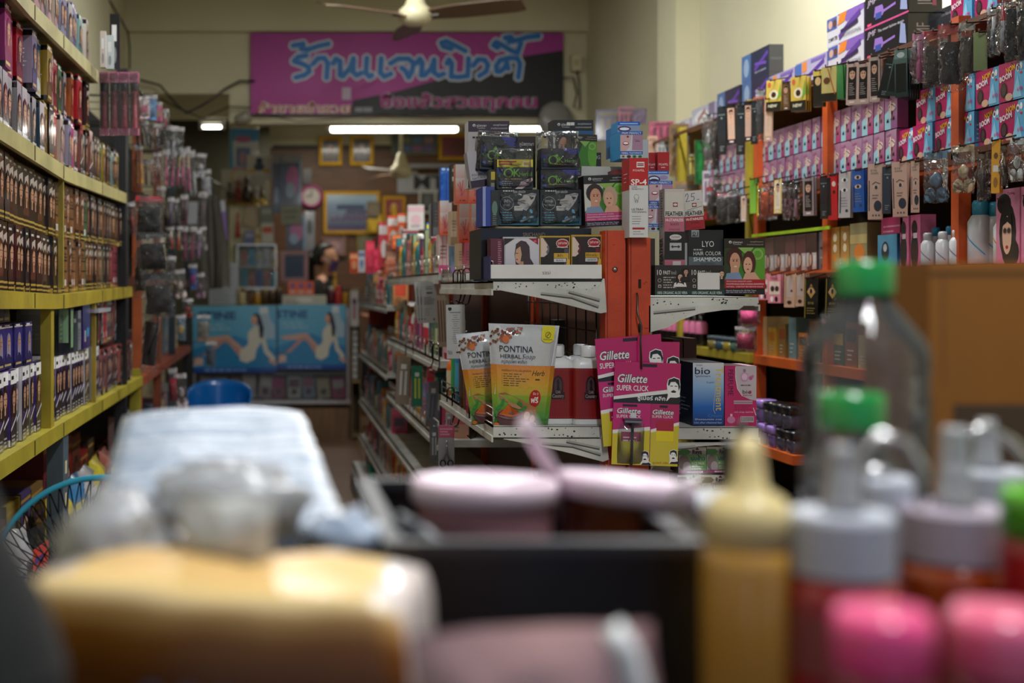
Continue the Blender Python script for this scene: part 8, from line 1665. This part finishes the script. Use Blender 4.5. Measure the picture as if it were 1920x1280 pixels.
# dim shelves lower down
ms = ['#c07a2c', '#8a6a3a', '#b9a070', '#3c4a3a', '#4a3c34', '#6a8a8c', '#c49a3c', '#8a4a2c', '#2c2a28']
for z, n, ya, hh, q in ((.97, 16, 3.3, .13, 'upper dim'), (.69, 12, 3.3, .1, 'lower dim')):
 for i in range(n):
  c = ms[(i * 5 + int(z * 10)) % 9]; h_ = hh * R.uniform(.6, 1.3); w_ = R.uniform(.055, .08)
  single(carton(w_, .08, h_, Art(w_, h_, c).rect(.1, .55, .8, .3, ms[(i * 2 + 3) % 9]).lines(.2, .35, .6, 3, .1, .03, '#d0c8b8', i), None, c, c, 'gloss'), 'carton', '%s carton from the front on the %s orange shelf of the right wall' % (ORD[i], q), 'carton', (XR + .02, ya + i * .085, z), -90, 'cartons on the %s orange shelf' % q)
for i in range(9):
 Y = 3.95 + (i % 5) * .075; top_ = i >= 5; lil = i in (2, 3, 4, 8)
 b = (XR + .0 + .0 * i, Y + (.03 if top_ else 0), .69 + (.075 if top_ else 0))
 t = thing('hair_wax_jar', '%s %s jar from the front, %s row before the cartons on the lower orange shelf' % (ORD[i % 5], 'lilac' if lil else 'black', 'upper' if top_ else 'lower'), 'jar', (XR - .045, b[1], b[2]), group='jars on the lower orange shelf')
 MB().rbox(-.028, -.028, 0, .028, .028, .045, .01, '#4a4450' if not lil else '#6a5480', 'gloss').build('body', t); MB().rbox(-.03, -.03, .045, .03, .03, .07, .01, '#17161a' if not lil else '#9a7ac0', 'gloss').build('lid', t)
MB().box(XR - .08, 3.9, .66, XR, 4.35, .69, OL, 'paint').build('shelf', rr_)
for i in range(9):
 t = thing('syrup_bottle', '%s dark bottle with a pink label from the front on the yellow-lipped shelf' % ORD[i], 'bottle', (XR + .03, 5.35 - .0 + (i - 4) * .075 + .02, .97), group='dark bottles with pink labels')
 MB().lathe([(.022, 0), (.024, .01), (.024, .08), (.012, .11), (.010, .13)], 12, '#15110f', 'gloss').lathe([(.0245, .05), (.0245, .085), (.018, .098)], 12, '#c4688a', 'card', caps=False).build('body', t); MB().lathe([(.012, .128), (.012, .15)], 10, '#b9a8a8', 'plastic').build('cap', t)
for i in range(4):
 m = MB().lathe([(.03, 0), (.034, .005), (.034, .035)], 14, ['#3a5a4a', '#8a7a2c', '#2c4a5a', '#7a6a3a'][i], 'gloss'); m.lathe([(.035, .035), (.035, .05)], 14, '#3a4a54', 'plastic')
 single(m, 'jar', ['front', 'second', 'third', 'rear'][i] + ' small flat jar on the yellow-lipped shelf near the pink puffs', 'jar', (XR + .02, 4.62 + .08 * i, .97), 0, 'flat jars near the pink puffs')
for i, (px, y0, y1) in enumerate([(1404, 572, 612), (1398, 612, 660)]):
 a, b = pm('puff%d' % i, .07, (y1 - y0) * 4.3 / F, '#d84a80' if i == 0 else '#b83a5c', '#d8d0d0', 60 + i, .06, 'mask', crumple=.012); hang(a, ['upper', 'lower'][i] + ' pink puff in clear film hanging before the yellow-lipped shelf', P(px, y1, 4.3), -40, None, 'puff', 'powder_puff', b)
# far end of the right side, above the gondola
FAR = [(1118, 205, 1165, 262, 6.1, '#453f52', '#5c5238', 'glossy violet and yellow wrapped card hung farthest on the right wall'), (1160, 200, 1188, 245, 6.0, '#84485a', '#4a3028', 'pink and brown card beside the glossy violet one'), (1186, 204, 1212, 232, 5.9, '#54404e', '#5a4a5c', 'dim violet card in the far row'), (1218, 228, 1262, 262, 5.7, '#a84a62', '#6a3040', 'pink blister card with dark oval windows'),
       (1215, 255, 1232, 300, 5.6, '#c49a80', '#8a6a54', 'tan comb card under the pink blister card'), (1232, 262, 1256, 305, 5.6, '#b4b4b0', '#7a7a78', 'white crinkled pack beside the comb bundle'), (1256, 232, 1292, 330, 5.3, '#6a5028', '#4a3418', 'bundle of brown wooden combs hanging in the far row'), (1262, 340, 1315, 410, 5.2, '#8a6a40', '#6a6054', 'row of tan and grey cartons behind the white-topped razor boxes'),
       (1290, 292, 1312, 330, 5.15, '#5a5434', '#b0a050', 'olive carton beside the comb bundle'), (1304, 262, 1348, 345, 5.0, '#174a22', '#1f6a30', 'bright green pack in the far row'), (1318, 320, 1342, 385, 4.95, '#a8a0a4', '#6a5a64', 'speckled clear pack under the green one'), (1350, 340, 1368, 395, 4.85, '#4a78b4', '#c9c4c0', 'blue and white glove pack under the masks'), (1366, 335, 1392, 400, 4.8, '#b4622c', '#8a9ab4', 'orange and blue pack beside the glove pack'),
       (1338, 305, 1352, 365, 4.9, '#c0b04a', '#3a3a30', 'yellow strip pack beside the green one'), (1322, 395, 1345, 412, 4.9, '#b02030', '#701420', 'red header card over the dark crinkled bags')]
for x0, y0, x1, y1, Y, c, c2, d_ in FAR:
 slab('hanging_card', d_, 'pack', x0, y0, x1, y1, Y, .02, (lambda c, c2: lambda a, b: Art(a, b, c).rect(.15, .1, .16, .6, c2).rect(.42, .1, .16, .6, c2).rect(.7, .1, .16, .6, c2).rect(.1, .78, .8, .14, c2))(c, c2), c, rz=-12, mat='sachet')
H4 = [(1328, 215, 300, 18, '#3a3634', '#b4b0ac', 'blob', 'round brush in clear film hanging before the green pack'), (1342, 225, 330, 14, '#3a2a24', '#5a4a44', 'mask', 'dark brown pack hanging beside the round brush'), (1354, 200, 290, 16, '#17161a', '#000', black, 'first black card of the far upper row'), (1372, 195, 270, 18, '#5a4a44', '#000', eyeface('#17161a', '#c49c84'), 'first black card with a large pale face'), (1388, 198, 290, 16, '#17161a', '#000', black, 'second black card of the far upper row'),
      (1403, 190, 265, 16, '#17161a', '#000', eyeface('#1c1a1c', '#b4907c'), 'second black card with a large pale face'), (1414, 190, 270, 12, '#17161a', '#000', black, 'third black card of the far upper row'), (1426, 168, 262, 16, '#5a5a5e', '#b9b9bc', 'mask', 'wrapped silver pack between the dark face cards'), (1440, 185, 265, 16, '#c49c84', '#000', eyeface('#b4907c', '#c9a890'), 'pale face card under the yellow eye packs'), (1345, 330, 385, 16, '#3a2c28', '#5a4c48', 'mask', 'dark hair pack in film below the round brush'),
      (1336, 350, 410, 20, '#4a403c', '#b02434', 'mask', 'dark crinkled bag with a red header above the black boxes'), (1356, 360, 420, 22, '#3a3432', '#8a1c28', 'mask', 'second dark crinkled bag above the black boxes'), (1376, 355, 418, 22, '#2c2826', '#4a4440', 'mask', 'third dark crinkled bag above the black boxes'), (1394, 365, 415, 10, '#b4a49c', '#000', eyeface('#b4a49c', '#c4a890'), 'narrow white card with a red face beside the lime packs')]
for px, y0, y1, wd, c, c2, st, lb in H4: rhang(px, y0, y1, wd, c, c2, st, lb, 'packs hanging at the far end of the right wall', X=1.58, rz=-40)
t = thing('wall_mirror', 'blue grey framed panel on the right wall beyond the rack', 'picture', (WR - .02, 6.75, 1.9))
MB().prism([(6.65, -.35), (7.6, -.35), (7.6, .03), (6.65, .12)], -.01, .015, '#5a6f84', 'gloss', axis='x').build('panel', t); MB().prism([(6.6, .12), (7.65, .02), (7.65, .06), (6.6, .17)], -.015, .016, '#a8985a', 'paint', axis='x').build('frame', t)
# ------------------------------------------------------------------ table in front of the camera, seen out of focus
ZB = .95
t = thing('side_table', 'dark table in front holding sauces, tubs and the tissue pack', 'table', (.2, .9, 0))
MB().box(-.41, -.46, ZB - .03, .78, .44, ZB - .001, '#2a2826', 'plastic').build('table_top', t)
for x in (-.37, .72):
 for y in (-.42, .38): MB().box(x, y, 0, x + .04, y + .04, ZB - .03, '#3a3836', 'metal').build('leg', t)
# tissue pack
def tissue():
 t = thing('tissue_pack', 'soft tissue pack, cream above and brown below, at the near left of the table', 'tissue pack', P(425, 540, .68) * 1.0, -13); t.location.z = ZB
 w_, d_, h_ = .205, .11, .098; m = MB(); rows = []
 cs = ['#6a5a18', '#8a7a10', '#5a3408', '#6a3a0c', '#8a5414', '#c99a58', '#d8c090']
 prof = [(0, 1), (.25, 1.01), (.42, 1.02), (.62, 1.02), (.80, 1.01), (.92, .99), (.99, .96)]
 n = 12
 def ring(k, z):
  pts = []
  for i in range(n): pts.append((-w_ / 2 * k + w_ * k * i / n, -d_ / 2 * k))
  for i in range(n): pts.append((w_ / 2 * k, -d_ / 2 * k + d_ * k * i / n))
  for i in range(n): pts.append((w_ / 2 * k - w_ * k * i / n, d_ / 2 * k))
  for i in range(n): pts.append((-w_ / 2 * k, d_ / 2 * k - d_ * k * i / n))
  return [m.vert((x, y, z + .006 * noise.noise(Vector((x * 30, y * 30, z * 20))))) for x, y in pts]
 rs = [ring(k, h_ * z) for z, k in prof] + [ring(.8, h_ * 1.02), ring(.5, h_ * 1.07), ring(.2, h_ * 1.09)]
 cs += ['#d8b878', '#d8b070', '#d8b070']
 for j, (a, b) in enumerate(zip(rs, rs[1:])):
  for i in range(4 * n):
   end = n <= i < 2 * n or i >= 3 * n
   c = '#c4b8b4' if end and j < 7 else None
   m.idx((a[i], a[(i + 1) % (4 * n)], b[(i + 1) % (4 * n)], b[i]), c or [C(cs[j]), C(cs[j]), C(cs[j + 1 if j + 1 < len(cs) else j]), C(cs[j + 1 if j + 1 < len(cs) else j])], 'plastic', True)
 m.idx(rs[-1], '#d8b070', 'plastic'); m.idx(list(reversed(rs[0])), '#6a5a14', 'plastic')
 for x in (-.022, -.003, .016): m.face([(x + .006 * math.cos(a), -d_ / 2 - .0045, h_ * .52 + .006 * math.sin(a)) for a in [k * .785 for k in range(8)]], '#5a6478', 'plastic')
 m.build('wrapper', t)
 m = MB(); m.pillow(.05, .035, .02, '#c9c9c4', 'cloth', 8, 6, .008, 5, z0=h_ * 1.05); m.build('pulled_tissue', t)
tissue()
# long pack of clear plastic sheets
def sheets():
 m = MB(); A, B, Cc, D = P(165, 1015, .82), P(655, 1000, .82), P(566, 768, 1.26), P(232, 778, 1.26); ny, nx = 66, 12; top = []
 for j in range(ny + 1):
  v = j / ny; l, r = A.lerp(D, v), B.lerp(Cc, v); row = []
  for i in range(nx + 1):
   p = l.lerp(r, i / nx); e = abs(i / nx * 2 - 1)
   p = p + Vector((0, 0, .004 * abs(math.sin(v * 42)) * (1 - e ** 8) + .004 * noise.noise(Vector((p.x * 18, p.y * 18, 1))))); row.append(m.vert(p))
  top.append(row)
 for a, b in zip(top, top[1:]):
  for i in range(nx): m.idx((a[i], a[i + 1], b[i + 1], b[i]), '#ffffff', 'sheeting', True)
 edge = [r[0] for r in top] + top[-1][1:] + [r[-1] for r in reversed(top[:-1])] + list(reversed(top[0][1:-1]))
 lo = [m.vert((m.v[k].x * 1.0, m.v[k].y, ZB + .003)) for k in edge]
 for i in range(len(edge)): m.idx((edge[i], edge[(i + 1) % len(edge)], lo[(i + 1) % len(edge)], lo[i]), '#ffffff', 'sheeting')
 m.idx(lo, '#ffffff', 'sheeting')
 o = single(m, 'plastic_sleeve_pack', 'long ribbed pack of clear plastic trays stretching back behind the tissue pack', 'plastic pack')
 m = MB(); c = [A.lerp(D, .02), B.lerp(Cc, .02), Cc.lerp(B, .05), D.lerp(A, .05)]
 for k in range(11):
  v0 = (k + .1) / 11; v1 = (k + .86) / 11; q = [A.lerp(D, v0), B.lerp(Cc, v0), B.lerp(Cc, v1), A.lerp(D, v1)]
  lo_ = [Vector((p.x * .97 + .003, p.y, ZB + .006)) for p in q]; hi = [Vector((p.x * .97 + .003, p.y, p.z - .016)) for p in q]
  i_ = [m.vert(p) for p in lo_ + hi]
  for f in ((0, 1, 5, 4), (1, 2, 6, 5), (2, 3, 7, 6), (3, 0, 4, 7), (4, 5, 6, 7)): m.idx([i_[z] for z in f], '#aab4c0', 'plastic')
 m.build('stacked_trays', o)
sheets()
def crumple(name, label, px, py, Y, w_, h_, d_, mat, seed, col='#ffffff', rz=0):
 m = MB(); n1, n2 = 22, 14; rows = []
 for j in range(n2 + 1):
  ph = math.pi * j / n2; row = []
  for i in range(n1):
   th = 2 * math.pi * i / n1; d = Vector((math.sin(ph) * math.cos(th), math.sin(ph) * math.sin(th), math.cos(ph)))
   k = 1 + .35 * noise.noise(d * 2.2 + Vector((seed, 0, 0))) + .12 * noise.noise(d * 6 + Vector((0, seed, 0))); row.append(m.vert((d.x * w_ / 2 * k, d.y * d_ / 2 * k, max(0, h_ / 2 + d.z * h_ / 2 * k))))
  rows.append(row)
 for a, b in zip(rows, rows[1:]):
  for i in range(n1): m.idx((a[i], b[i], b[(i + 1) % n1], a[(i + 1) % n1]), col, mat, True)
 p = P(px, py, Y); return single(m, name, label, 'bag', p, rz)
crumple('crumpled_bag', 'crumpled greyish clear bag lying on the pack of plastic trays', 420, 1020, .79, .10, .05, .07, 'milky', 3)
crumple('crumpled_bag', 'white bag corner sticking out right of the plastic trays', 650, 1065, .80, .055, .035, .06, 'sheeting', 8)
crumple('crumpled_bag', 'grey clear bag filling the gap left of the plastic trays', 215, 1095, .76, .06, .055, .08, 'milky', 12)
# black bin and the pink-lidded tubs in it
b0, b1 = P(738, 1035, .75), P(1312, 1035, .75); bz = b0.z - ZB
t = thing('black_bin', 'open black plastic bin with pink-lidded tubs in the middle of the table', 'bin', ((b0.x + b1.x) / 2, .75, ZB)); W2 = (b1.x - b0.x) / 2
m = MB(); m.box(-W2, 0, 0, W2, .004, bz, '#101113', 'plastic').box(-W2, .236, 0, W2, .24, bz, '#101113', 'plastic').box(-W2, .004, 0, -W2 + .004, .236, bz, '#101113', 'plastic').box(W2 - .004, .004, 0, W2, .236, bz, '#101113', 'plastic').box(-W2, 0, 0, W2, .24, .004, '#101113', 'plastic'); m.build('body', t)
m = MB(); e = .006; m.box(-W2 - e, -e, bz, W2 + e, .006, bz + .007, '#2c2e31', 'plastic').box(-W2 - e, .234, bz, W2 + e, .24 + e, bz + .007, '#2c2e31', 'plastic').box(-W2 - e, .006, bz, -W2 + .006, .234, bz + .007, '#2c2e31', 'plastic').box(W2 - .006, .006, bz, W2 + e, .234, bz + .007, '#2c2e31', 'plastic'); m.build('rim', t)
def tub(label, px, py, Y, r_, body, rx, ry):
 p = P(px, py, Y); h_ = p.z - ZB - .005; t = thing('lidded_tub', label, 'tub', (p.x - h_ * math.sin(math.radians(ry)), Y, ZB + .005), 0, None, rx, ry)
 MB().lathe([(r_ * .80, 0), (r_ * .84, .004), (r_ * .93, h_ - .014), (r_ * .93, h_ - .012)], 32, body, 'gloss').build('body', t)
 m = MB().lathe([(r_ * .93, h_ - .016), (r_, h_ - .014), (r_, h_ - .003), (r_ * .97, h_), (r_ * .86, h_), (r_ * .84, h_ - .002), (0, h_ - .002)], 36, '#ecd4e4', 'plastic'); m.build('lid', t)
tub('pink-lidded tub with a pinkish body at the left end of the black bin', 910, 898, .875, .050, '#b08088', -2, 0)
tub('tilted pink-lidded tub of brown sauce at the right end of the black bin', 1178, 895, .89, .048, '#5a2a12', -3, 5)
single(MB().tube([P(985, 790, .86), P(1012, 845, .875), P(1046, 896, .89), P(1060, 1000, .90)], [.0055, .005, .004, .003], '#c9b4c0', 'plastic', 10), 'spoon', 'pale spoon handle leaning between the two pink-lidded tubs', 'spoon')
single(MB().tube([P(745, 975, .80), P(800, 1005, .79), P(875, 1060, .77)], [.006, .005, .004], '#3c4148', 'plastic', 10), 'tongs', 'dark grey tongs leaning on the left end of the black bin', 'tongs')
# sauces
def sauce(name, label, px, ytop, ysh, Y, rpx, body, cap, capkind, capmat='milky', neckpx=26, bodymat='gloss', band=None):
 s = Y / F; p = P(px, ytop, Y); r_ = rpx * s; H = p.z - ZB; zs = P(0, ysh, Y).z - ZB
 t = thing(name, label, 'bottle', (p.x, Y, ZB))
 m = MB().lathe([(r_ * .94, 0), (r_, .004), (r_, zs - .012), (r_ * .97, zs - .004), (r_ * .8, zs)], 30, body, bodymat)
 if band: m.lathe([(r_ * 1.012, zs - .05), (r_ * 1.012, zs - .018)], 30, band, 'card', caps=False)
 m.build('body', t)
 if capkind == 'nozzle':
  m = MB().lathe([(r_ * .92, zs - .001), (r_ * .92, zs + .016), (r_ * .72, zs + .024), (r_ * .36, zs + .030), (r_ * .30, H * .93), (r_ * .2, H)], 26, cap, 'plastic'); m.build('nozzle_cap', t)
 elif capkind == 'screw':
  zc = zs + .032; m = MB(); n = 40; rg = []
  for z_, k in ((zs, 1), (zc - .003, 1), (zc, .94)): rg.append([m.vert((r_ * .93 * k * (1 + .02 * (i % 2)) * math.cos(2 * math.pi * i / n), r_ * .93 * k * (1 + .02 * (i % 2)) * math.sin(2 * math.pi * i / n), z_)) for i in range(n)])
  for a, b in zip(rg, rg[1:]):
   for i in range(n): m.idx((a[i], a[(i + 1) % n], b[(i + 1) % n], b[i]), cap, 'plastic')
  m.idx(rg[-1], cap, 'plastic'); m.build('screw_cap', t)
  MB().lathe([(r_ * .42, zc), (r_ * .3, zc + .006), (r_ * .24, H - .004), (r_ * .2, H)], 18, cap, capmat).build('nozzle', t)
 else:
  m = MB().lathe([(r_ * 1.02, zs - .001), (r_ * 1.02, H - .006), (r_ * .9, H)], 30, cap, 'gloss'); m.build('lid', t)
 return t
def strap(t, pts, Y, col='#c9ccd0', r=.0028):
 o = t.location; MB().tube([P(x, y, Y) - o for x, y in pts], r, col, 'milky', 8).build('cap_strap', t)
a = sauce('squeeze_bottle', 'amber squeeze bottle with a cream nozzle right of the black bin', 1404, 818, 1015, .70, 88, '#c4923c', '#d8c48c', 'nozzle'); strap(a, [(1330, 905), (1295, 895), (1268, 920), (1262, 960), (1290, 995), (1330, 1005)], .71)
a = sauce('sauce_bottle', 'red sauce bottle with a ribbed grey cap in front of the small water bottle', 1578, 835, 1072, .68, 100, '#a01824', '#b4b8c4', 'screw', band='#8a4040'); strap(a, [(1610, 965), (1620, 850), (1650, 815), (1700, 830), (1730, 880), (1725, 950)], .70)
a = sauce('sauce_bottle', 'orange brown sauce bottle with a ribbed cap beside the cardboard box', 1790, 800, 1045, .80, 100, '#9a3c14', '#b0a4b4', 'screw'); strap(a, [(1800, 820), (1850, 800), (1900, 830), (1940, 880)], .80)
a = sauce('sauce_bottle', 'translucent nozzle bottle behind the orange brown one', 1850, 785, 960, .93, 75, '#8a5a4a', '#c0c4cc', 'screw'); sauce('sauce_bottle', 'pale bottle with a white screw cap in front of the large water bottle', 1640, 880, 985, .83, 72, '#a88f98', '#c4c8d4', 'screw')
sauce('chilli_jar', 'jar with a bright pink lid near the middle of the lower view edge', 1655, 1143, 1250, .50, 88, '#7a0f1c', '#ee4488', 'lid'); sauce('chilli_jar', 'jar with a paler pink lid at the lower corner beyond the bright pink one', 1878, 1143, 1255, .52, 92, '#7a0f1c', '#ec6890', 'lid')
sauce('sauce_jar', 'red jar with a green lid cut by the view edge', 1955, 912, 1000, .74, 70, '#b01c24', '#5ab02c', 'lid'); sauce('sugar_jar', 'white-topped jar behind the amber squeeze bottle', 1362, 925, 975, .95, 76, '#b9bcc4', '#d4d8e0', 'lid')
sauce('vinegar_bottle', 'black-capped bottle behind the amber squeeze bottle', 1392, 790, 900, 1.12, 40, '#17181a', '#111214', 'screw', capmat='plastic')
def water(label, px, cap0, cap1, sh, Y, rc, rb, ridges):
 s = Y / F; p = P(px, cap0, Y); H = p.z - ZB; z1, z2 = P(0, cap1, Y).z - ZB, P(0, sh, Y).z - ZB; r_ = rb * s; c = rc * s
 t = thing('water_bottle', label, 'bottle', (p.x, Y, ZB)); pr = [(r_ * .9, 0), (r_, .006)]
 z = .012
 while z < z2 - .02: pr += [(r_, z), (r_ * .965, z + .007)]; z += .014 if ridges else .03
 pr += [(r_, z2 - .006), (r_ * .97, z2 + .008), (r_ * .84, z2 + (z1 - z2) * .38), (r_ * .64, z2 + (z1 - z2) * .62), (c * .95, z2 + (z1 - z2) * .88), (c * .8, z1)]
 MB().lathe(pr, 36, '#ffffff', 'bottleclear').build('body', t)
 MB().lathe([(c, z1 - .001), (c * 1.02, z1 + .002), (c, H - .003), (c * .92, H)], 32, '#128a3c', 'gloss').build('cap', t)
water('large clear water bottle with a green cap before the right wall rack', 1622, 490, 552, 668, .98, 52, 114, True)
water('smaller clear bottle with a green cap in front of the large water bottle', 1598, 735, 800, 900, .87, 58, 94, True)
# cardboard box
q0, q1 = P(1742, 492, 1.08), P(1990, 492, 1.08); w_ = q1.x - q0.x; h_ = q0.z - ZB
m = MB().box(0, 0, 0, w_, .12, h_, '#8a5410', 'card'); aa = Art(w_, h_, '#8f5812').rect(.18, 0, .82, .56, '#4a3620').rect(0, .96, 1, .012, '#5a3a14').rect(.1, .62, .012, .34, '#6a4418'); m.art_flat(aa, (0, 0, 0), (1, 0, 0), (0, 0, 1))
single(m, 'cardboard_box', 'brown cardboard box standing at the edge of the table by the bottles', 'box', (q0.x, 1.08, ZB))
# pouch at the lower edge, ribbed canister at the left
p = P(1020, 1175, .56); m = MB(); m.pillow(.105, p.z - ZB, .035, '#b08a88', 'sachet', 14, 10, .004, 4); wp = m.mesh('snack_pouch')
o = single(wp, 'snack_pouch', 'pinkish white-edged pouch standing in front of the black bin', 'pouch', (p.x, .56, ZB), 0, ry=-3)
MB().tube([(.046, -.004, .0), (.048, -.006, .05), (.04, -.004, .09), (.034, 0, .1)], .006, '#d0d4d4', 'plastic', 8).build('sealed_edge', o)
MB().tube([(-.03, -.02, .012), (.0, -.024, .018), (.02, -.022, .012)], .006, '#17110f', 'plastic', 8).build('printed_mark', o)
p = P(-75, 900, .56); H = p.z - ZB; m = MB(); pr = [(.045, 0), (.047, .01)] + [(.047 - .0008 * (k % 2) * 2, .05 + k * .004) for k in range(10)] + [(.043, .095), (.036, .115), (.025, .135), (.012, H), (0, H + .002)]
m.lathe(pr, 28, '#0a0b0c', 'matte'); m.lathe([(.0478, .012), (.0478, .045)], 28, '#4a0f10', 'card', caps=False); single(m, 'ribbed_canister', 'black ribbed canister with a dark red foot at the left view edge', 'canister', (p.x, .56, ZB))
# ------------------------------------------------------------------ standing fan by the left shelves
c = P(192, 1106, 2.3); RF = 211 * 2.3 / F
t = thing('floor_fan', 'standing fan with a blue-rimmed black wire guard beside the left shelves', 'fan', (c.x, 2.3, 0)); hz = c.z
rot = Matrix.Translation((0, 0, hz)) @ Matrix.Rotation(math.radians(90), 4, 'X')
m = MB(); m.T = rot; m.tube([(RF * math.cos(k * math.pi / 36), RF * math.sin(k * math.pi / 36), 0) for k in range(72)], .0055, '#1f8aa8', 'plastic', 8, True); m.build('guard_rim', t)
m = MB(); m.T = rot
for k in range(64):
 a = 2 * math.pi * k / 64
 for sg in (1, -1): m.tube([(r_ * math.cos(a + (.45 if sg > 0 else .3) * (1 - r_ / RF)), r_ * math.sin(a + (.45 if sg > 0 else .3) * (1 - r_ / RF)), sg * .05 * (1 - (r_ / RF) ** 2.5)) for r_ in (RF * .2, RF * .5, RF * .8, RF * .95, RF)], .0013, '#1a1a1c', 'metal', 4)
m.tube([(RF * .6 * math.cos(k * .35), RF * .6 * math.sin(k * .35), .037) for k in range(18)], .0013, '#1a1a1c', 'metal', 4, True)
m.build('wire_guard', t)
m = MB(); m.T = rot; m.lathe([(RF * .22, .045), (RF * .22, .055), (RF * .18, .06), (0, .062)], 24, '#2a6a94', 'plastic'); m.build('centre_badge', t)
for k in range(3):
 m = MB(); m.T = rot @ Matrix.Rotation(k * 2.094, 4, 'Z'); g_ = [[m.vert((.03 + .13 * u, (v - .5) * (.05 + .1 * u), .018 * (v - .5) * 2)) for v in (0, .5, 1)] for u in (0, .33, .66, 1)]
 for a, b in zip(g_, g_[1:]):
  for i in range(2): m.idx((a[i], a[i + 1], b[i + 1], b[i]), '#5a6a7c', 'clear', True)
 m.build('blade', t)
m = MB(); m.T = rot; m.lathe([(.05, -.16), (.06, -.14), (.06, -.06), (.03, -.05), (.02, .0), (.03, .015), (0, .02)], 20, '#2a6a94', 'plastic'); m.build('motor', t)
m = MB().tube([(0, .11, hz - .05), (0, .11, .03)], .014, '#c9c9c4', 'plastic', 10).build('pole', t); MB().lathe([(.17, 0), (.17, .015), (.05, .035), (.03, .05)], 28, '#1f2a34', 'plastic', c=(0, .11)).build('base', t)
